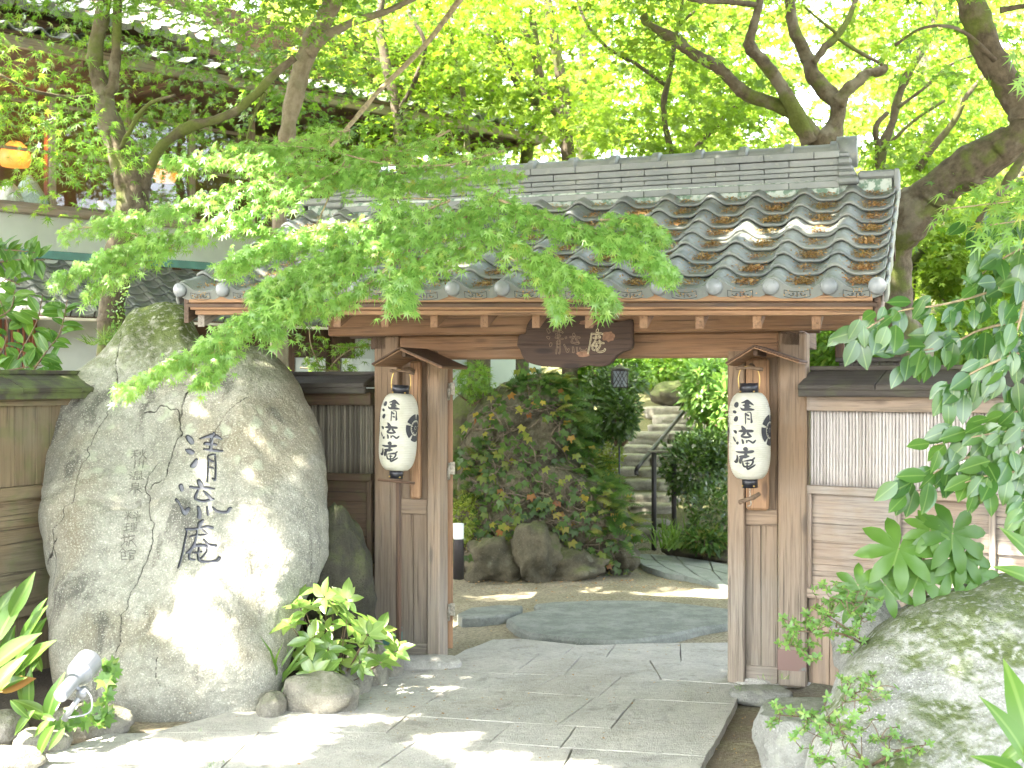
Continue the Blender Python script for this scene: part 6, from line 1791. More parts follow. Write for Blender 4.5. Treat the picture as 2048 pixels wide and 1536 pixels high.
far_specs = [
    ('straight mossy trunk standing behind the middle of the ridge', M_bark_dark, 13, [[(1140, 420, 14, 15), (1136, 318, 14, 14), (1132, 240, 14, 12), (1126, 180, 14, 11), (1112, 100, 14, 10), (1095, 0, 14, 10), (1090, -60, 14, 9)], [(1128, 240, 14, 8), (1090, 195, 14, 8), (1077, 130, 14, 7), (1045, 50, 14, 7), (1015, -40, 14, 6)]]),
    ('pale trunk curving left out of the ridge centre', M_bark_far, 15, [[(1045, 420, 14.5, 12), (1052, 318, 14.5, 12), (1068, 250, 14.5, 11), (1070, 205, 14.5, 10), (1035, 160, 14.5, 10), (1010, 110, 14.5, 9), (985, 50, 14.5, 8), (955, -40, 14.5, 8)], [(1070, 210, 14.5, 8), (1074, 130, 14.5, 8), (1068, 60, 14.5, 8), (1060, -30, 14.5, 7)]]),
    ('dim mossy trunk furthest back right of the straight one', M_bark_far, 18, [[(1172, 420, 17, 11), (1166, 310, 17, 11), (1160, 240, 17, 10), (1165, 150, 17, 9), (1170, 50, 17, 8), (1165, -60, 17, 8)]]),
    ('dark trunk slanting up to the left behind the ridge', M_bark_dark, 20, [[(960, 400, 13.5, 15), (905, 320, 13.5, 14), (860, 262, 13.5, 13), (820, 215, 13.5, 12), (785, 165, 13.5, 11), (745, 110, 13.5, 9), (720, 30, 13.5, 8), (700, -60, 13.5, 7)]]),
    ('leaning mossy trunk between the slanting and the pale trunks', M_bark_far, 22, [[(960, 420, 15, 14), (970, 310, 15, 14), (972, 250, 15, 13), (990, 195, 15, 11), (992, 130, 15, 10), (970, 60, 15, 9), (960, -60, 15, 8)]]),
    ('thin straight stem behind the left half of the ridge', M_bark_far, 24, [[(940, 420, 13, 6), (935, 320, 13, 6), (932, 250, 13, 5), (925, 180, 13, 5), (905, 90, 13, 4), (900, -40, 13, 4)]]),
    ('thin dark wavy stem rising right of centre above the ridge', M_bark_dark, 26, [[(1490, 640, 12, 9), (1430, 480, 12, 8), (1355, 360, 12, 7), (1344, 305, 12, 7), (1332, 260, 12, 6), (1328, 200, 12, 6), (1340, 150, 12, 5), (1348, 90, 12, 5), (1362, 20, 12, 4), (1370, -50, 12, 4)], [(1330, 170, 12, 4), (1275, 130, 12, 4), (1215, 95, 12, 3), (1170, 40, 12, 3), (1145, -30, 12, 3)], [(1350, 60, 12, 3), (1390, 20, 12, 3)]]),
    ('dark leaning trunk behind the left end of the ridge', M_bark_dark, 28, [[(810, 430, 12.5, 14), (805, 330, 12.5, 13), (800, 270, 12.5, 12), (790, 200, 12.5, 10), (770, 120, 12.5, 9), (760, 40, 12.5, 8), (770, -50, 12.5, 7)], [(795, 230, 12.5, 6), (830, 160, 12.4, 5), (850, 90, 12.3, 4), (815, 20, 12.3, 4)]]),
    ('slim dark branch-like stem slanting right above the right of the ridge', M_bark_dark, 30, [[(1500, 640, 12.8, 7), (1380, 480, 12.8, 6), (1360, 380, 12.8, 6), (1390, 300, 12.8, 6), (1435, 250, 12.8, 5), (1470, 215, 12.8, 4), (1500, 205, 12.8, 3)]]),
    ('pale trunk far behind the thin young maple', M_bark_far, 32, [[(1890, 460, 16, 10), (1850, 330, 16, 9), (1860, 200, 16, 8), (1840, 80, 16, 8), (1850, -60, 16, 7)], [(1868, 260, 16, 5), (1925, 180, 16, 4), (1980, 130, 16, 4)]]),
    ('pale slanting trunk low behind the camellia leaves', M_bark_far, 34, [[(1820, 560, 12, 12), (1880, 510, 12, 12), (1940, 460, 12, 11), (1985, 420, 12, 9), (2060, 330, 12, 8)]]),
]
fars = []
for lb, mt, sd, pth in far_specs:
    fars.append(tree('maple_tree', lb, pth, mat=mt, group='maples on the slope behind the gate', seed=sd))
trees_all = [tl, ts, tr_, tg, tt] + fars

# crowns (regions of the picture at their distances)
crown(tl, [(-150, 620, -260, 30, 7.9, 9.6, 1.3), (-120, 165, 60, 240, 7.9, 9.3, 1.25), (165, 330, 0, 330, 9.0, 10.0, 1.0), (240, 640, 60, 260, 10.3, 11.2, 1.2), (280, 620, 240, 400, 9.6, 10.6, .9), (90, 175, 260, 420, 8.0, 8.5, 1.6), (-40, 60, 320, 400, 8.0, 8.4, .3), (60, 150, 160, 260, 8.0, 8.6, .8)], 6800, L_mid, (.045, .07), T_maple)
crown(ts, [(480, 760, -260, 60, 9, 11, 1.2), (520, 700, 60, 240, 10.4, 11.2, .8), (600, 1000, 240, 420, 11, 12.5, .6)], 3600, L_mid, (.05, .075))
crown(tr_, [(1750, 2150, -260, -20, 8.3, 10, .8), (1850, 2150, -20, 200, 9.2, 11.0, .55), (1900, 2120, 330, 460, 9.4, 10.4, .7)], 3000, L_mid, (.045, .07))
crown(tg, [(1180, 1800, -260, -10, 10, 12, 1.0), (1240, 1620, -20, 60, 11.3, 12, .5), (1180, 1330, 0, 110, 9.8, 10.4, .8)], 2000, L_bg, (.05, .075))
crown(tt, [(1700, 1990, -100, 120, 11, 12.5, .9), (1780, 2050, 120, 330, 11.6, 12.8, .7)], 3600, L_bg, (.05, .075))
regs = [(1050, 1300, -200, 300), (950, 1120, -200, 230), (1130, 1420, -150, 320), (640, 900, -200, 240), (880, 1080, -150, 320), (850, 1000, -120, 300), (1250, 1500, -150, 310), (700, 900, -100, 420), (1350, 1560, 60, 320), (1750, 2100, -50, 420), (1780, 2150, 280, 620)]
for f_, rg in zip(fars, regs):
    d_ = f_.location[1]
    n_ = int((rg[1] - rg[0]) * (rg[3] - rg[2]) / 28)
    crown(f_, [(rg[0] - 40, rg[1] + 40, rg[2], rg[3], d_ - .8, d_ + 1.5, 1)], n_, L_bg, (.055, .085))
# sunlit woodland on the slope beyond
def boxes_grid(x0, x1, y0, y1, d0, d1): return [(x0, x1, y0, y1, d0, d1, 1)]
P, T, N = cloud([(500, 2250, -250, 420, 17, 27, 1.0), (1600, 2250, 380, 760, 15, 19, .9), (1180, 1560, 640, 830, 18.5, 22, .8)], 46000, 55)
gz = height(P[:, 0], P[:, 1]); P = P[P[:, 2] > gz - .1]; T, N = T[:len(P)], N[:len(P)]
scatter('woodland_foliage', T_maple5, P, T, N, rng.uniform(.10, .17, len(P)), L_far, tint=np.clip(.5 + .5 * fbm(P * .35, 3, 4) + rng.normal(0, .1, len(P)), .01, .99), kind='stuff', label='bright sunlit maple woodland covering the slope behind everything')
P, T, N = cloud([(-900, 2900, -800, 560, 30, 42, 1.0)], 44000, 60)
scatter('distant_foliage', T_maple5, P * np.array([1, 1, 1.0]), T, N, rng.uniform(.3, .5, len(P)), L_far, kind='stuff', label='pale mass of the farthest sunlit trees up the hillside')

# ---- unseen leaf canopy added to shade the forecourt, holes cut for chosen sun patches
SPOTS = [  # (px, py, height or None for ground, radius)
    (425, 1245, 'big', .04), (440, 1320, 'big', .03), (405, 1215, 'big', .02), (345, 1262, 'big', .035), (455, 1385, 'big', .02),
    (90, 1520, 0, .22), (230, 1500, 0, .20), (380, 1508, 0, .16), (520, 1500, 0, .15), (300, 1450, 0, .05), (640, 1470, 0, .08), (890, 1480, 0, .085), (1000, 1525, 0, .10), (760, 1450, 0, .05), (1180, 1540, 0, .06),
    (600, 1400, .1, .07), (690, 1385, .15, .06),
    (985, 1184, 0, .16), (1060, 1182, 0, .2), (1120, 1186, 0, .16), (1300, 1182, 0, .16), (1400, 1186, 0, .2), (1440, 1176, 0, .16), (1180, 1172, 0, .12), (1340, 1170, 0, .14),
    (640, 1215, 'shrub', .10), (720, 1270, 'shrub', .08), (600, 1300, 'shrub', .1), (800, 1310, 'shrub', .06),
    (1628, 450, 'roof', .05), (1600, 485, 'roof', .045), (1490, 520, 'roof', .05), (1000, 425, 'roof', .06), (870, 430, 'roof', .05), (1445, 380, 'roof', .03),
    (720, 530, 'mb', 0.032), (830, 605, 'mb', 0.027), (560, 610, 'mb', 0.032), (480, 400, 'mb', 0.054), (430, 440, 'mb', 0.054), (640, 560, 'mb', 0.036), (500, 330, 'mb', 0.045), (290, 470, 'mb', 0.045),
    (170, 300, 'ml', .16), (100, 330, 'ml', .14), (215, 270, 'ml', .12), (130, 370, 'ml', .1), (350, 330, 'ml', .15), (500, 120, 'ml', .2), (420, 40, 'ml', .25), (40, 60, 'ml', .2),
    (1900, 1085, 'rw', .09), (1960, 1080, 'rw', .08), (1860, 760, 'rw', .06), (60, 1300, 'hosta', .1), (30, 1400, 'hosta', .08),
    (120, 620, 'lean', .3), (40, 600, 'lean', .2), (330, 570, 'lean', .2), (330, 50, 'top', .5), (300, 140, 'eave', .2), (480, 170, 'eave', .2),
    (1380, 840, 'st', .3), (1290, 900, 'st', .3), (1330, 830, 'st', .3), (1290, 940, 'st', .22), (1250, 910, 'st', .2), (1400, 800, 'st', .3), (1215, 900, 'st', .12), (930, 1035, 'rk', .08), (1000, 900, 'rk', .03),
]
def spot_world(s_):
    px, py, k, r = s_
    D = {'big': None, 'roof': 7.3, 'mb': 5.95, 'ml': 8.1, 'rw': 6.4, 'hosta': 5.9, 'shrub': 6.85, 'lean': 11.6, 'top': 11.5, 'eave': 11.2, 'st': 15, 'rk': 11.2}
    if k == 'big': p_ = big_surf(px, py)
    elif isinstance(k, str): p_ = W(px, py, D[k])
    else:
        g = G(px, py, k); p_ = np.array([g[0], g[1], k])
    return p_
SP = np.array([np.append(spot_world(s_), s_[3]) for s_ in SPOTS])
sv = np.array(SUN[:])
n_can = 60000
P = np.stack([rng.uniform(-10.5, 6.5, n_can), rng.uniform(-2.2, 8.6, n_can), np.zeros(n_can)], 1)
zlow = np.maximum(4.7, EYE + .34 * np.maximum(P[:, 1], 0) + .35)
P[:, 2] = zlow + .2 + rng.random(n_can) * 1.6 + .3 * fbm(P * np.array([.5, .5, 0]), 2, 6)
nb_ = 16000  # further unseen leaves, added to darken the garden behind the gate
P2 = np.stack([rng.uniform(-4.5, 2.2, nb_), rng.uniform(8.6, 11.2, nb_), np.zeros(nb_)], 1)
P2[:, 2] = EYE + .34 * P2[:, 1] + .55 + rng.random(nb_) * 1.2
P = np.vstack([P, P2]); n_can += nb_
keep = np.ones(n_can, bool)
for x, y, z, r in SP:
    t_ = (P[:, 2] - z) / sv[2]
    q = np.array([x, y, z]) + t_[:, None] * sv
    e = np.linalg.norm((P - q), axis=1)
    keep &= ~((e < r + .10) & (t_ > .2))
dens = fbm(P * np.array([.8, .8, 0]) + 3, 3, 21)
keep &= (dens > -.9) | (rng.random(n_can) < .5)
P = P[keep]
T = rvec(len(P)) * np.array([1, 1, .3]); N = np.array([0, 0, 1.0]) + rvec(len(P), .45)
half = P[:, 0] < -1.5
for rt, m in ((tl, half), (tr_, ~half)):
    under(rt, scatter('unseen_shade_canopy', T_maple5, P[m], T[m], N[m], rng.uniform(.16, .24, m.sum()), L_mid))  # added shade leaves, parented to the two visible maples

# ================================================================ near maple sprays over roof and boulder
sprays = [  # twig path (px, py, depth), leaves, spread px, size px
    ([(1010, 300, 6.6), (900, 330, 6.4), (760, 350, 6.2), (620, 330, 6.1), (470, 320, 6.0), (330, 320, 6.0)], 330, 50, 26),
    ([(760, 350, 6.2), (640, 360, 6.1), (520, 370, 6.0), (400, 400, 5.95), (290, 430, 5.9), (190, 445, 5.9)], 300, 46, 26),
    ([(700, 330, 6.1), (560, 400, 6.0), (430, 450, 5.9), (300, 480, 5.85), (200, 520, 5.8), (110, 565, 5.8)], 330, 42, 26),
    ([(430, 450, 5.9), (330, 500, 5.85), (240, 545, 5.8), (170, 590, 5.8)], 110, 34, 25),
    ([(1050, 350, 6.4), (960, 350, 6.3), (860, 370, 6.2), (760, 360, 6.1), (680, 350, 6.1)], 210, 36, 25),
    ([(760, 365, 6.1), (800, 430, 6.0), (750, 460, 5.95), (640, 480, 5.9), (520, 500, 5.85), (440, 540, 5.8)], 310, 48, 28),
    ([(1000, 380, 6.1), (940, 430, 6.0), (840, 470, 5.9), (720, 500, 5.85), (600, 540, 5.8), (500, 590, 5.8)], 430, 58, 30),
    ([(1060, 430, 6.0), (960, 480, 5.9), (860, 520, 5.85), (800, 560, 5.8), (800, 610, 5.75)], 230, 46, 31),
    ([(1000, 400, 6.0), (1100, 440, 5.9), (1200, 470, 5.85), (1290, 500, 5.8), (1350, 555, 5.8)], 330, 50, 30),
    ([(980, 460, 5.9), (1060, 510, 5.85), (1140, 545, 5.8), (1200, 580, 5.75), (1225, 610, 5.75)], 250, 44, 31),
    ([(1100, 500, 5.85), (1090, 550, 5.8), (1110, 600, 5.75), (1122, 630, 5.75)], 60, 26, 31),
    ([(600, 540, 5.8), (570, 590, 5.75), (530, 640, 5.7), (560, 670, 5.7)], 90, 40, 33),
    ([(640, 560, 5.8), (600, 620, 5.75), (480, 640, 5.7), (420, 690, 5.65), (340, 730, 5.6), (235, 782, 5.6)], 300, 44, 27),
    ([(480, 650, 5.7), (440, 720, 5.65), (395, 770, 5.6)], 90, 30, 25),
    ([(720, 520, 5.8), (650, 560, 5.75), (600, 600, 5.7), (540, 620, 5.7), (470, 650, 5.65)], 170, 36, 34),
    ([(690, 450, 6.0), (600, 470, 6.0), (520, 460, 6.0), (440, 430, 6.0)], 110, 34, 26),
    ([(1200, 440, 5.9), (1280, 440, 5.9), (1330, 480, 5.85)], 110, 36, 28),
    ([(700, 260, 6.5), (640, 270, 6.4), (560, 300, 6.3), (500, 330, 6.2)], 110, 36, 25),
    ([(900, 260, 6.6), (820, 300, 6.5), (740, 300, 6.4), (690, 320, 6.3)], 110, 36, 25),
    ([(900, 400, 6.0), (800, 440, 5.95), (680, 450, 5.9), (560, 480, 5.9), (470, 520, 5.85)], 150, 44, 28),
    ([(900, 330, 6.3), (780, 330, 6.2), (650, 300, 6.2), (520, 290, 6.1), (430, 300, 6.1)], 120, 40, 25),
    ([(820, 500, 5.85), (760, 550, 5.8), (700, 590, 5.75), (640, 620, 5.75)], 70, 34, 30),
    ([(320, 480, 5.9), (280, 470, 5.9), (180, 455, 5.85), (120, 470, 5.85)], 50, 20, 24),
]
near = empty('maple_branch', 'fresh green maple branch hanging in front of the tiled roof and boulder', 'branch', (-1.2, 6.0, 3.2))
P, T, N, S = [], [], [], []
tw = MB()
for (path_, n_, sp, sz) in sprays:
    Q = np.array([W(*q) for q in path_]); Q = smooth_path(Q, 6)
    tw.tube(Q, np.linspace(.0065, .0018, len(Q)), 6, rough=.15)
    n_ = int(n_ * 3.3)
    seg = rng.random(n_) ** .8 * (len(Q) - 1.001); i = seg.astype(int); f_ = (seg - i)[:, None]
    base = Q[i] * (1 - f_) + Q[i + 1] * f_
    tdir = unit(Q[i + 1] - Q[i])
    side = unit(np.cross(tdir, np.array([0, -.55, .85])))
    w_ = sp / FPX * 6.0
    lat = rng.normal(0, .48, n_)
    taper = 1.0 - .5 * (seg / len(Q))
    off = side * (lat * w_ * taper)[:, None] + np.array([0, 1, 0]) * rng.normal(0, .06, n_)[:, None] + np.array([0, 0, -1]) * (np.abs(lat) * .035 + rng.normal(0, .012, n_))[:, None]
    p_ = base + off
    t_ = tdir * .8 + side * (np.sign(lat) * .55)[:, None] + np.array([0, -.25, -.55]) + rvec(n_, .28)
    nn_ = np.array([0, -.5, .75]) + rvec(n_, .3)
    P.append(p_); T.append(t_); N.append(nn_); S.append(rng.uniform(.6, 1.12, n_) * sz / FPX * 6.0 * .70)
    # side twigs
    for k in range(0, len(Q) - 2, 2):
        for sg in (-1, 1):
            e = Q[k] + sg * side[0] * w_ * .8 + tdir[0] * .05 + np.array([0, 0, -.03])
            tw.tube([Q[k], (Q[k] + e) / 2 + np.array([0, 0, .008]), e], [.002, .0014, .0008], 4)
tw.tube(smooth_path([W(*q) for q in ((655, 300, 6.3), (700, 250, 6.6), (760, 180, 7.0), (850, 90, 7.6), (950, -40, 8.2))], 5), np.linspace(.008, .02, 21), 8, rough=.2)
tw.tube(smooth_path([W(*q) for q in ((760, 360, 6.15), (790, 400, 6.1), (808, 440, 6.05), (803, 480, 6.0))], 5), .006, 7, rough=.3)
tw.tube(smooth_path([W(*q) for q in ((795, 395, 6.1), (850, 398, 6.05), (900, 400, 6.0))], 5), .004, 6, rough=.3)
tw.tube(smooth_path([W(*q) for q in ((690, 320, 6.2), (655, 400, 6.1), (630, 460, 6.05), (622, 500, 6.0))], 5), .004, 6, rough=.3)
tw.tube(smooth_path([W(*q) for q in ((1060, 425, 5.95), (1120, 455, 5.9), (1180, 458, 5.88))], 5), .0035, 6, rough=.3)
o = tw.build('twigs', M_pale_twig, near, kind='stuff'); o.matrix_local = Matrix.Translation(-near.location)
P, T, N, S = map(np.concatenate, (P, T, N, S))
tone = np.clip(rng.beta(2.2, 2.4, len(P)), .01, .99)
off_n = np.array(near.location)
scatter('leaves', T_maple, P - off_n, T, N, S, L_near, near, tint=tone, single=290, single_name='leaf')
# a few sprays at the right edge
near2 = empty('maple_branch', 'soft maple spray above the camellia at the right edge of the picture', 'branch', (2.0, 5.4, 2.3))
P, T, N, S = [], [], [], []; tw = MB()
for (path_, n_, sp, sz) in [([(2120, 380, 5.3), (2040, 400, 5.2), (1960, 410, 5.2), (1880, 420, 5.2)], 60, 30, 30), ([(2120, 430, 5.3), (2050, 440, 5.2), (1980, 450, 5.2)], 45, 30, 30), ([(2150, 60, 6), (2080, 120, 6), (2040, 160, 6)], 30, 30, 28)]:
    Q = smooth_path([W(*q) for q in path_], 5); tw.tube(Q, .003, 5)
    i = (rng.random(n_) * (len(Q) - 1.01)).astype(int)
    P.append(Q[i] + rvec(n_, .05)); T.append(unit(Q[i + 1] - Q[i]) + np.array([0, -.3, -.5]) + rvec(n_, .4)); N.append(np.array([0, -.6, .6]) + rvec(n_, .25)); S.append(rng.uniform(.8, 1.2, n_) * .06)
o = tw.build('twigs', M_pale_twig, near2); o.matrix_local = Matrix.Translation(-near2.location)
P, T, N, S = map(np.concatenate, (P, T, N, S))
scatter('leaves', T_maple, P - np.array(near2.location), T, N, S, L_near, near2, single=130, single_name='leaf')
# small spray seen against the dark wall between boulder and gate
near3 = empty('maple_branch', 'small low maple twig between boulder and gate post above the dark wall', 'branch', tuple(map(float, W(650, 720, 8.9))))
P, T, N, S = [], [], [], []; tw = MB()
for (path_, n_, sp) in [([(640, 790, 9.0), (660, 735, 9.0), (700, 700, 8.9), (740, 690, 8.9)], 26, 20), ([(618, 640, 8.8), (622, 690, 8.8), (640, 735, 8.8)], 34, 24), ([(690, 745, 8.8), (650, 740, 8.8), (600, 735, 8.8)], 40, 24), ([(745, 690, 8.9), (700, 695, 8.9), (660, 690, 8.9)], 40, 20)]:
    Q = smooth_path([W(*q) for q in path_], 5); tw.tube(Q, .005, 5)
    i = (rng.random(n_) * (len(Q) - 1.01)).astype(int)
    P.append(Q[i] + rvec(n_, .06) * np.array([1.3, 1, .5])); T.append(rvec(n_) + np.array([0, -.2, -.5])); N.append(np.array([0, -.4, .8]) + rvec(n_, .3)); S.append(rng.uniform(.8, 1.2, n_) * .055)
o = tw.build('twigs', M_pale_twig, near3); o.matrix_local = Matrix.Translation(-near3.location)
P, T, N, S = map(np.concatenate, (P, T, N, S))
scatter('leaves', T_maple, P - np.array(near3.location), T, N, S, L_mid, near3)

# ================================================================ camellia at the right
cam_ = empty('camellia', 'glossy-leaved camellia branches reaching in from the right, in front of the bamboo wall', 'shrub', (2.3, 5.2, 1.6))
off_n = np.array(cam_.location)
br = [
    ([(2160, 520, 5.5), (2048, 560, 5.4), (1960, 590, 5.3), (1880, 610, 5.2), (1800, 622, 5.2), (1745, 650, 5.1), (1705, 680, 5.1)], 44),
    ([(2160, 620, 5.5), (2048, 640, 5.4), (1960, 660, 5.3), (1900, 690, 5.3), (1850, 700, 5.3), (1795, 705, 5.3)], 34),
    ([(2120, 480, 5.3), (2060, 560, 5.2), (2040, 640, 5.1), (2015, 720, 5.1), (1995, 770, 5.1)], 34),
    ([(2160, 680, 5.2), (2060, 700, 5.1), (1980, 728, 5.1), (1920, 760, 5.1), (1885, 785, 5.1)], 32),
    ([(2160, 830, 5.1), (2060, 870, 5.0), (1990, 895, 5.0), (1910, 925, 5.0), (1850, 955, 5.0), (1785, 985, 5.0)], 44),
    ([(2160, 850, 5.1), (2060, 860, 5.0), (1980, 868, 5.0), (1920, 880, 5.0), (1870, 890, 5.0)], 34),
    ([(2160, 930, 5.0), (2060, 940, 5.0), (1980, 950, 4.9), (1930, 965, 4.9)], 26),
    ([(2160, 380, 5.6), (2060, 420, 5.5), (1980, 450, 5.5), (1930, 480, 5.5)], 28),
    ([(2160, 450, 5.5), (2080, 480, 5.4), (2000, 520, 5.4), (1950, 560, 5.4)], 30),
    ([(2120, 1000, 4.8), (2060, 1020, 4.8), (2030, 1040, 4.8)], 9), ([(2160, 700, 5.3), (2080, 780, 5.2), (2040, 820, 5.1), (2000, 830, 5.1)], 24),
]
P, T, N, S = [], [], [], []; tw = MB()
for path_, n_ in br:
    Q = smooth_path([W(*q) for q in path_], 5)
    tw.tube(Q - off_n, np.linspace(.007, .0022, len(Q)), 7, rough=.15)
    i = np.minimum((np.linspace(0.05, 1, n_) * (len(Q) - 1.01)).astype(int), len(Q) - 2)
    sd = np.where(np.arange(n_) % 2, 1.0, -1.0)[:, None]
    tdir = unit(Q[i + 1] - Q[i])
    side = unit(np.cross(tdir, np.array([0, -1.0, .2])))
    base = Q[i] + side * sd * rng.uniform(.0, .05, (n_, 1)) + rvec(n_, .018)
    P.append(base); T.append(tdir * .55 + side * sd * .5 + np.array([0, -.25, -.75]) + rvec(n_, .25)); N.append(np.array([.1, -.95, .38]) + rvec(n_, .25)); S.append(rng.uniform(.75, 1.15, n_) * .112)
tw.build('branches', M_pale_twig, cam_)
P, T, N, S = map(np.concatenate, (P, T, N, S))
T_camel = t_oval(.275, 7, .14, .04)
scatter('leaves', T_camel, P - off_n, T, N, S, L_cam, cam_, single=300, single_name='leaf')
fr = W(1957, 998, 4.95) - off_n
blob('fruit', tuple(fr), (.021, .021, .021), 3, plain('green_fruit', (.16, .22, .05), .4), None, sub=3, rough=.03, parent=cam_)

# ================================================================ fatsia
fa = empty('fatsia', 'large hand-shaped glossy fatsia leaves growing behind the mossy boulder', 'plant', tuple(map(float, W(1850, 1180, 5.6))))
off_n = np.array(fa.location)
fl = [(1797, 1098, .20, (-.1, -.35, .15), 20), (1905, 1066, .19, (.15, -.4, .2), 10), (1715, 1170, .13, (-.2, -.3, .1), -20), (1838, 1150, .17, (.0, -.5, .05), 25), (1925, 1110, .16, (.2, -.35, .0), 30), (1900, 1140, .15, (.1, -.4, .0), 0), (1770, 1170, .15, (-.2, -.3, 0), -30), (1860, 1060, .13, (0, -.3, .2), 10), (1955, 1150, .13, (.2, -.3, 0), 10), (1700, 1205, .10, (0, -.3, 0), 0)]
P, T, N, S = [], [], [], []; tw = MB()
for (x, y, s_, tn, rt) in fl:
    c_ = W(x, y, 5.35) - off_n
    P.append(c_); a = radians(rt + 180); T.append([sin(a) * 1.0, -.3, cos(a) * .8]); N.append([tn[0], -.95, .5]); S.append(s_ * .95)
    tw.tube(smooth_path([np.array([random.uniform(-.05, .05), 0, -.1]), c_ * .5 + np.array([0, .05, .0]), c_], 4), .005, 6)
tw.build('stems', M_pale_twig, fa)
scatter('leaves', T_fatsia, P, T, N, S, L_fats, fa, single=20, single_name='leaf')

# ================================================================ rosette shrubs
T_round = t_oval(.23, 5, .12, .05)
def thicken(pts, n=2, s=13):
    return list(pts) + [(p_[0] + random.gauss(0, s), p_[1] + random.gauss(0, s * .7)) for p_ in pts for _ in range(n)]
def rosettes(name, label, cat, pts, d, k, size, mat, tmpl, loc, stem=None, twigs=None, open_=.5, single=0, group=None, lean=(0, -.4, .5), tw_mat=M_twig):
    r = empty(name, label, cat, tuple(map(float, loc)), group=group); o_ = np.array(r.location)
    P, T, N, S = [], [], [], []; tw = MB(); done_ = []
    for t_ in (twigs or []): done_ += [q_ - o_ for q_ in smooth_path([W(*q) for q in t_], 3)]
    for q in pts:
        c_ = W(q[0], q[1], q[2] if len(q) > 2 else d + random.uniform(-.12, .12)) - o_
        axd = unit(np.array(lean) + rng.normal(0, .35, 3))
        a_ = unit(np.cross(axd, [1, .2, .1])); b_ = np.cross(axd, a_)
        kk = k + random.randint(-1, 2)
        ph = random.random() * 6
        for i in range(kk):
            th = ph + 2 * pi * i / kk + random.uniform(-.25, .25)
            rad_ = a_ * cos(th) + b_ * sin(th)
            P.append(c_ + rad_ * size * .06); T.append(rad_ + axd * random.uniform(.1, open_)); N.append(axd + rad_ * -.2 + rng.normal(0, .12, 3)); S.append(size * random.uniform(.7, 1.15))
        if stem == 'chain':
            if done_:
                D_ = [np.linalg.norm(q_ - c_) for q_ in done_]; e = done_[int(np.argmin(D_))]
                tw.tube(smooth_path([e, (e + c_) / 2 + rng.normal(0, .008, 3), c_], 2), [.0022, .002, .0018, .0016, .0014], 5)
            done_.append(c_)
        elif stem is not None:
            e = W(*stem) - o_
            tw.tube(smooth_path([e + rng.normal(0, .02, 3), (e + c_) / 2 + np.array([0, .04, -.03]), c_], 3), [.0035, .0035, .003, .003, .0025, .0025, .002], 5)
    for t_ in (twigs or []):
        tw.tube(smooth_path([W(*q) - o_ for q in t_], 4), np.linspace(.006, .002, 4 * (len(t_) - 1) + 1), 6, rough=.2)
    if tw.v: tw.build('stems', tw_mat, r)
    scatter('leaves', tmpl, P, T, N, S, mat, r, single=single, single_name='leaf')
    return r
sh = [(590, 1190), (612, 1225), (648, 1195), (640, 1222), (695, 1232), (652, 1262), (745, 1248), (722, 1290), (700, 1285), (757, 1262), (612, 1330), (640, 1312), (668, 1338), (792, 1303), (620, 1280), (692, 1200), (582, 1250), (665, 1205), (720, 1325), (600, 1215), (650, 1350), (680, 1300), (735, 1270), (625, 1350), (590, 1300), (655, 1300), (760, 1325), (700, 1250)]
rosettes('leafy_shrub', 'pale green broad-leaved shrub growing between the carved boulder and gate post', 'shrub', sh, 6.8, 6, .108, L_shrub, T_oval, W(660, 1380, 6.9), stem=(665, 1375, 6.95), single=230)
az = [(1580, 1255), (1595, 1285), (1620, 1262), (1607, 1300), (1640, 1215), (1660, 1205), (1682, 1200), (1700, 1228), (1672, 1250), (1650, 1236), (1625, 1320), (1690, 1270), (1710, 1205), (1722, 1240), (1655, 1180), (1628, 1245), (1735, 1180), (1700, 1290), (1612, 1245), (1590, 1265), (1740, 1215), (1710, 1260)]
rosettes('azalea', 'light green small-leaved azalea twigs in front of the right gate post', 'shrub', thicken(az, 4, 15), 5.3, 6, .025, L_azal, T_round, W(1740, 1300, 5.4), stem='chain', single=200, twigs=[[(1745, 1300, 5.4), (1700, 1262, 5.3), (1660, 1235, 5.3), (1622, 1215, 5.3)], [(1745, 1300, 5.4), (1690, 1270, 5.25), (1640, 1265, 5.25), (1590, 1262, 5.25)]])
az2 = [(1560, 1430), (1580, 1420), (1600, 1432), (1625, 1425), (1650, 1440), (1672, 1432), (1700, 1445), (1722, 1460), (1690, 1405), (1710, 1385), (1735, 1400), (1700, 1360), (1730, 1365), (1760, 1480), (1790, 1470), (1640, 1465), (1665, 1478), (1620, 1500), (1650, 1520), (1800, 1510), (1840, 1500), (1860, 1480), (1745, 1440), (1550, 1440), (1690, 1500), (1830, 1525), (1775, 1530), (1720, 1530), (1680, 1460), (1745, 1350), (1770, 1390), (1610, 1460)]
rosettes('azalea', 'low azalea sprigs growing over the flat-topped stone and boulder foot', 'shrub', thicken(az2, 3, 17), 4.75, 6, .024, L_azal, T_round, W(1750, 1540, 4.8), stem='chain', single=200, twigs=[[(1740, 1545, 4.8), (1690, 1470, 4.75), (1640, 1440, 4.75), (1560, 1430, 4.75)], [(1745, 1530, 4.8), (1800, 1500, 4.7), (1850, 1490, 4.7)]])
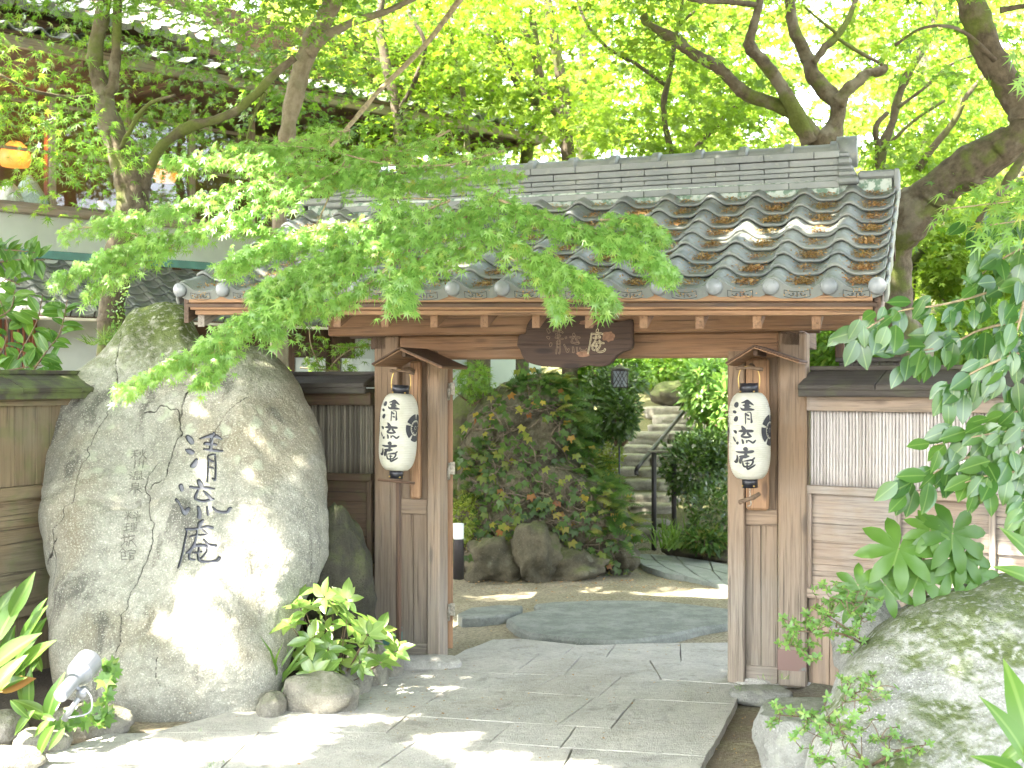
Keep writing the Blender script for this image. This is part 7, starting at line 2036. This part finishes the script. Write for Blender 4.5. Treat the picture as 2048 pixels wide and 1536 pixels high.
# broad strap leaves
def straps(name, label, cat, items, mat, tmpl, loc, single=60, group=None):
    r = empty(name, label, cat, tuple(map(float, loc)), group=group); o_ = np.array(r.location)
    P, T, N, S = [], [], [], []
    for (x0, y0, x1, y1, d) in items:
        a, b = W(x0, y0, d), W(x1, y1, d - random.uniform(-.05, .12))
        P.append(a - o_); T.append(b - a); S.append(np.linalg.norm(b - a)); N.append(np.array([random.uniform(-.4, .4), -.8, .6]))
    scatter('leaves', tmpl, P, T, N, S, mat, r, single=single, single_name='leaf')
    return r
T_host = t_oval(.15, 7, .2, .06)
hs = [(20, 1235, 62, 1150, 5.9), (-10, 1290, 45, 1170, 5.9), (40, 1300, 75, 1210, 5.95), (30, 1320, 85, 1235, 5.9), (-20, 1340, 60, 1262, 5.85), (30, 1350, 90, 1275, 5.85), (-30, 1400, 45, 1300, 5.7), (60, 1350, 80, 1300, 5.9), (40, 1360, 52, 1420, 5.85), (-10, 1290, -30, 1200, 5.9), (0, 1330, 25, 1255, 5.95), (60, 1260, 82, 1195, 5.95), (-10, 1380, 40, 1350, 5.8), (50, 1320, 30, 1400, 5.8), (-20, 1250, 25, 1175, 6.0), (70, 1420, 18, 1470, 5.75), (20, 1400, 60, 1440, 5.7), (110, 1450, 60, 1520, 5.6), (130, 1455, 95, 1500, 5.6), (70, 1300, 82, 1350, 5.9)]
straps('broad_leaf_plant', 'clump of broad yellow-green leaves left of the boulder foot', 'plant', hs, L_host, T_host, W(40, 1400, 5.9))
hs2 = [(95, 1440, 105, 1365, 5.8), (100, 1440, 60, 1470, 5.75), (110, 1440, 70, 1425, 5.75), (95, 1430, 40, 1395, 5.8), (100, 1430, 120, 1395, 5.8), (60, 1415, 50, 1350, 5.8), (80, 1440, 50, 1410, 5.8)]
straps('broad_leaf_plant', 'smaller broad-leaved plant just left of the silver floodlight', 'plant', hs2, L_host, T_long, W(95, 1445, 5.8))
straps('fallen_leaf', 'curled brown dead leaf on the soil left of the boulder', 'leaf', [(0, 1385, 65, 1350, 5.75)], L_dead, T_oval, W(10, 1380, 5.75), single=1)
hs3 = [(2060, 1540, 2020, 1400, 4.2), (2060, 1560, 1975, 1500, 4.2), (2070, 1540, 2040, 1340, 4.3), (2070, 1480, 1985, 1530, 4.2), (2090, 1180, 2035, 1120, 4.6), (2080, 1130, 2032, 1060, 4.7)]
straps('broad_leaf_plant', 'large out-of-focus green leaves in the bottom right corner', 'plant', hs3, L_fats, T_long, W(2060, 1540, 4.3))
# bushes growing over the left wall (laurel like)
lau = []
r = empty('laurel', 'broad-leaved laurel shoots above the mossy wall on the left', 'shrub', tuple(map(float, W(40, 740, 8.0)))); o_ = np.array(r.location)
P, T, N, S = [], [], [], []; tw = MB()
for path_, n_ in (([(20, 745, 7.9), (50, 690, 7.9), (75, 640, 7.85), (85, 590, 7.85)], 18), ([(60, 750, 7.8), (95, 700, 7.8), (120, 665, 7.8), (135, 600, 7.8)], 22), ([(-30, 740, 7.9), (5, 700, 7.9), (15, 650, 7.9), (0, 600, 7.9)], 16), ([(-20, 640, 7.9), (20, 620, 7.9), (30, 580, 7.9)], 12), ([(-30, 530, 8.1), (30, 520, 8.1), (90, 520, 8.1)], 22), ([(-40, 500, 8.1), (20, 500, 8.1), (70, 505, 8.1)], 14), ([(-10, 745, 7.8), (50, 735, 7.8), (120, 725, 7.8)], 12), ([(-20, 590, 8.0), (10, 560, 8.0), (40, 570, 8)], 12)):
    Q = smooth_path([W(*q) for q in path_], 4); tw.tube(Q - o_, np.linspace(.006, .003, len(Q)), 6)
    i = np.minimum((np.linspace(0, 1, n_) * (len(Q) - 1.01)).astype(int), len(Q) - 2)
    sd = np.where(np.arange(n_) % 2, 1.0, -1.0)[:, None]; tdir = unit(Q[i + 1] - Q[i]); side = unit(np.cross(tdir, np.array([0, -1.0, .3])))
    P.append(Q[i] + rvec(n_, .008) - o_); T.append(tdir * .5 + side * sd + rvec(n_, .25)); N.append(np.array([0, -.6, .7]) + rvec(n_, .3)); S.append(rng.uniform(.75, 1.2, n_) * .13)
tw.build('stems', M_twig, r)
P, T, N, S = map(np.concatenate, (P, T, N, S))
scatter('leaves', T_oval, P, T, N, S, L_fats, r, single=130, single_name='leaf')

# grass and weeds
def grass(name, label, spots, mat=L_grass, tmpl=T_blade, droop=.5, kind='stuff', cat=None):
    P, T, N, S = [], [], [], []
    for (px, py, d, n_, sp, h_) in spots:
        c_ = W(px, py, d)
        for _ in range(n_):
            P.append(c_ + rng.normal(0, 1, 3) * np.array([sp, sp, 0])); T.append(np.array([0, -.1, 1]) + rng.normal(0, droop, 3) * np.array([1, 1, .2])); N.append(np.array([0, -1, .2]) + rng.normal(0, .5, 3)); S.append(h_ * random.uniform(.6, 1.2))
    o = scatter(name, tmpl, P, T, N, S, mat, kind=kind, label=label)
    if cat: o['category'] = cat
grass('grass_tuft', 'long thin grass blades beside the boulder foot next to the shrub', [(548, 1370, 6.75, 26, .02, .28), (560, 1440, 6.5, 4, .01, .16), (545, 1432, 6.5, 8, .02, .1)], kind=None, cat='grass')
grass('grass_tuft', 'drooping grass growing on the maple trunk above the boulder', [(210, 690, 8.35, 50, .06, .13), (235, 680, 8.35, 40, .05, .13)], droop=1.2, kind=None, cat='grass')
grass('weeds', 'tiny weeds in the joints of the paving and round the gate foot', [(1565, 1358, 6.6, 14, .02, .03), (1478, 1380, 6.8, 12, .02, .025), (430, 1530, 5.6, 8, .02, .03), (400, 1462, 6.1, 5, .01, .02), (1530, 1358, 6.75, 10, .02, .03)], mat=L_azal)
grass('grass_tuft', 'arching grass clump at the edge of the garden path', [(1350, 1095, 12.4, 60, .1, .26), (1340, 1070, 12.8, 25, .12, .2)], droop=.7, kind=None, cat='grass')
# ivy at the lamp
ivp = [(200, 1440), (215, 1425), (185, 1435), (170, 1445), (205, 1405), (215, 1390), (218, 1370), (222, 1350), (216, 1335), (225, 1330), (150, 1445), (190, 1415), (176, 1420), (140, 1430), (120, 1450), (100, 1455), (128, 1462), (160, 1432), (207, 1360), (200, 1330), (212, 1440), (230, 1345), (195, 1450)]
rosettes('ivy', 'small ivy creeping up the boulder foot beside the floodlight', 'ivy', ivp, 6.02, 4, .05, L_azal, t_maple(5, .5, .1), W(180, 1450, 6.05), single=60)
# little round-leaved creeper on trunk
P = []
for _ in range(150):
    y = random.uniform(575, 690); x = 238 + random.uniform(-22, 20) - (y - 600) * .05
    P.append(W(x, y, 8.38 + abs(x - 222) / 400))
scatter('creeper', T_oval2, P, rvec(len(P)) + [0, 0, -.5], np.array([0, -1, .2]) + rvec(len(P), .4), rng.uniform(.018, .03, len(P)), L_azal, kind='stuff', label='round-leaved creeper clinging to the maple trunk above the boulder')

# ================================================================ vines on the garden rock
vr = empty('climbing_vine', 'tangled vine stems with green and yellow ivy leaves over the garden rock', 'vine', (0.2, 11.0, 0)); o_ = np.array(vr.location)
tw = MB(); P, T, N, S = [], [], [], []
for k in range(150):
    x, y = random.uniform(925, 1240), random.uniform(760, 1120)
    if y < 900 and x > 1160: x = random.uniform(930, 1150)
    pts = []; a = random.uniform(0, 6.3)
    for j in range(7):
        p_ = gsurf(x, y); pts.append(p_ + np.array([0, -.03 - random.uniform(0, .05), 0]) - o_)
        a += random.uniform(-.7, .7); x += 20 * cos(a); y += 16 * sin(a) + 2
        x = min(max(x, 918), 1262); y = min(max(y, 745), 1125)
    tw.tube(smooth_path(pts, 3), np.linspace(random.uniform(.004, .009), .002, 19), 5, rough=.2)
    for j in (2, 4, 6):
        for _ in range(2):
            P.append(pts[j] + rng.normal(0, .05, 3)); T.append(np.array([rng.normal(0, .6), -.2, -1])); N.append(np.array([rng.normal(0, .3), -1, .35])); S.append(random.uniform(.04, .075))
tw.build('stems', M_vine, vr, kind='stuff')
scatter('leaves', t_maple(5, .5, .15), P, T, N, S, L_ivy, vr, single=285, single_name='leaf')
# ferns on its right flank
P, T, N, S = [], [], [], []
for k in range(420):
    t_ = random.random()
    x = 1120 + 120 * t_ + random.gauss(0, 22); y = 760 + 330 * t_ + random.gauss(0, 26)
    if random.random() < .25: x, y = random.uniform(1010, 1130), random.uniform(740, 790)
    if random.random() < .18: x, y = random.uniform(915, 960), random.uniform(880, 1010)
    p_ = gsurf(x, y) + np.array([0, -.02, 0]); P.append(p_ - o_); T.append(np.array([random.uniform(-.2, 1.0), -.6, random.uniform(-.2, .6)])); N.append(np.array([.1, -.4, .9]) + rng.normal(0, .2, 3)); S.append(random.uniform(.13, .26))
fe = empty('fern', 'green and rusty fern fronds hanging down the right side of the garden rock', 'fern', (0.2, 11.0, 0))
scatter('fronds', T_fern, P, T, N, S, L_fern, fe, single=200, single_name='frond')

# ================================================================ garden shrubs seen through the gate and beside it
def bush(label, boxes, n, mat, size, tmpl=T_small, lobes=26, name='garden_bush', group='bushes in the garden behind the gate', up=.7, cat='bush'):
    b0_ = boxes[0]
    x = ((b0_[0] + b0_[1]) / 2 - 1024) / FPX * b0_[4]
    r = empty(name, label, cat, (x, b0_[4], float(height(x, b0_[4]))), group=group)
    P, T, N = [], [], []
    for b in boxes:
        k = int(n * b[6])
        # ellipsoid lumps
        cx, cy, d = (b[0] + b[1]) / 2, (b[2] + b[3]) / 2, (b[4] + b[5]) / 2
        c_ = W(cx, cy, d); rx = (b[1] - b[0]) / 2 / FPX * d; rz = (b[3] - b[2]) / 2 / FPX * d; ry = max(.12, (b[5] - b[4]) / 2)
        v = unit(rvec(k)); rad_ = (.55 + .5 * rng.random(k)) * (1 + .22 * fbm(v * 2.3 + cx, 2, 3))
        p_ = v * rad_[:, None] * np.array([rx, ry, rz]) + c_
        P.append(p_); T.append(v + np.array([0, 0, -.2]) + rvec(k, .5)); N.append(v * .6 + np.array([0, -.2, up]) + rvec(k, .35))
    P, T, N = map(np.concatenate, (P, T, N))
    g_ = height(P[:, 0], P[:, 1]); m = P[:, 2] > g_ - .05; P, T, N = P[m], T[m], N[m]
    tw = MB()
    for b in boxes:
        d = (b[4] + b[5]) / 2
        for _ in range(5):
            a_ = W(random.uniform(b[0] * .6 + b[1] * .4, b[0] * .4 + b[1] * .6), b[3] + 10, d); e_ = W(random.uniform(b[0], b[1]), random.uniform(b[2], b[3]), d)
            tw.tube([a_, (a_ + e_) / 2 + rng.normal(0, .03, 3), e_], [.01, .007, .003], 5)
    o = tw.build('stems', M_twig, r); o.matrix_local = Matrix.Translation(-r.location)
    under(r, scatter('leaves', tmpl, P, T, N, rng.uniform(size[0], size[1], len(P)), mat, None, kind='stuff'))
    return r
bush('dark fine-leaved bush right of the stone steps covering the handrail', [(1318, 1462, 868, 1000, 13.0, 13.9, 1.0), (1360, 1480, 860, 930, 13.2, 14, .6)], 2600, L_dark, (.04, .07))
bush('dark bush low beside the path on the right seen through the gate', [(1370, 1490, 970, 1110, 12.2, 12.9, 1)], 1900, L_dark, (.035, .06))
bush('bright-leaved bush at the top right of the gate opening', [(1360, 1480, 715, 845, 14, 15, 1), (1420, 1500, 760, 870, 13.6, 14.4, .4)], 1500, L_azal, (.07, .12), T_oval2)
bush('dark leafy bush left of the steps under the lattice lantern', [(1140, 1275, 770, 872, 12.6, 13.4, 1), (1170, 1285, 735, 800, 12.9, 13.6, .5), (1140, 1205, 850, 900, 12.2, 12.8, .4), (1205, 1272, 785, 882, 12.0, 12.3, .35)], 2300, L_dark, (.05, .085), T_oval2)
bush('leafy bush higher behind the signboard in the gate opening', [(1130, 1290, 700, 790, 13.8, 15, 1), (1260, 1420, 700, 770, 17.5, 19, 1.0)], 1900, L_mid, (.07, .12), T_oval2)
bush('low yellow-green clipped bush at the left foot of the steps', [(1185, 1245, 872, 950, 13.0, 13.7, 1)], 1200, L_moss, (.025, .045))
bush('yellow-green small-leaved bush behind the white-topped bollard lamp', [(900, 960, 985, 1090, 11.2, 11.7, 1)], 1300, L_moss, (.02, .04))
bush('low evergreen fern-like plant at the right edge of the path', [(1370, 1450, 1060, 1100, 12.0, 12.3, 1)], 380, L_fern, (.05, .09), T_oval2)
bush('maple twigs hanging left of the vine rock inside the gate', [(905, 990, 725, 800, 11.6, 12.2, 1)], 260, L_mid, (.05, .07), T_maple)
bush('green bush behind the right wall beside the big maple', [(1600, 1800, 640, 770, 9.9, 10.8, 1), (1830, 2080, 600, 790, 10.2, 11.4, 1), (1560, 1700, 560, 700, 11, 12, .5)], 2600, L_mid, (.06, .1), T_oval2)
bush('bright leafy bush in the sun behind the camellia', [(1850, 2080, 430, 640, 11, 12.4, 1)], 2300, L_bg, (.06, .1), T_maple5)
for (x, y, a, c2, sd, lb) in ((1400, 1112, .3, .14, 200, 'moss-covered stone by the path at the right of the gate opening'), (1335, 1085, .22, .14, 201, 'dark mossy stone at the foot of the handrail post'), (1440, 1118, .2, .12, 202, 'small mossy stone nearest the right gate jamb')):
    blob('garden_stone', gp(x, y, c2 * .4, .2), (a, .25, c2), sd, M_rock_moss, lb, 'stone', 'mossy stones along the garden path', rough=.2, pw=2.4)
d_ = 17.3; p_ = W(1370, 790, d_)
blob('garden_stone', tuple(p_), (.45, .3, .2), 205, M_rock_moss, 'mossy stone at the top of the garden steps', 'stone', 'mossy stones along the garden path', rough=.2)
# fallen leaves on the sand
P, T, N, S = [], [], [], []
for _ in range(420):
    x, y = random.uniform(-1.0, 3.4), random.uniform(7.9, 12.8)
    if random.random() < .5: x, y = random.gauss(.6, .7), random.gauss(11.0, .35)
    P.append([x, y, float(height(x, y)) + .012]); T.append(rng.normal(0, 1, 3) * [1, 1, .1]); N.append(np.array([0, 0, 1]) + rng.normal(0, .25, 3)); S.append(random.uniform(.015, .035))
for _ in range(160):
    x, y = random.uniform(.85, 1.7), random.uniform(5.6, 6.9)
    P.append([x, y, float(height(x, y)) + .012]); T.append(rng.normal(0, 1, 3) * [1, 1, .1]); N.append(np.array([0, 0, 1]) + rng.normal(0, .25, 3)); S.append(random.uniform(.006, .014))
for _ in range(260):
    x, y = random.uniform(-1.6, 1.1), random.uniform(5.6, 8.2)
    if random.random() < .4: x, y = random.gauss(-.6, .25), random.gauss(6.9, .3)
    P.append([x, y, .008]); T.append(rng.normal(0, 1, 3) * [1, 1, .1]); N.append(np.array([0, 0, 1]) + rng.normal(0, .2, 3)); S.append(random.uniform(.006, .02))
scatter('fallen_leaves', T_small, P, T, N, S, L_seed, kind='stuff', label='brown and orange fallen leaves scattered on the sand')
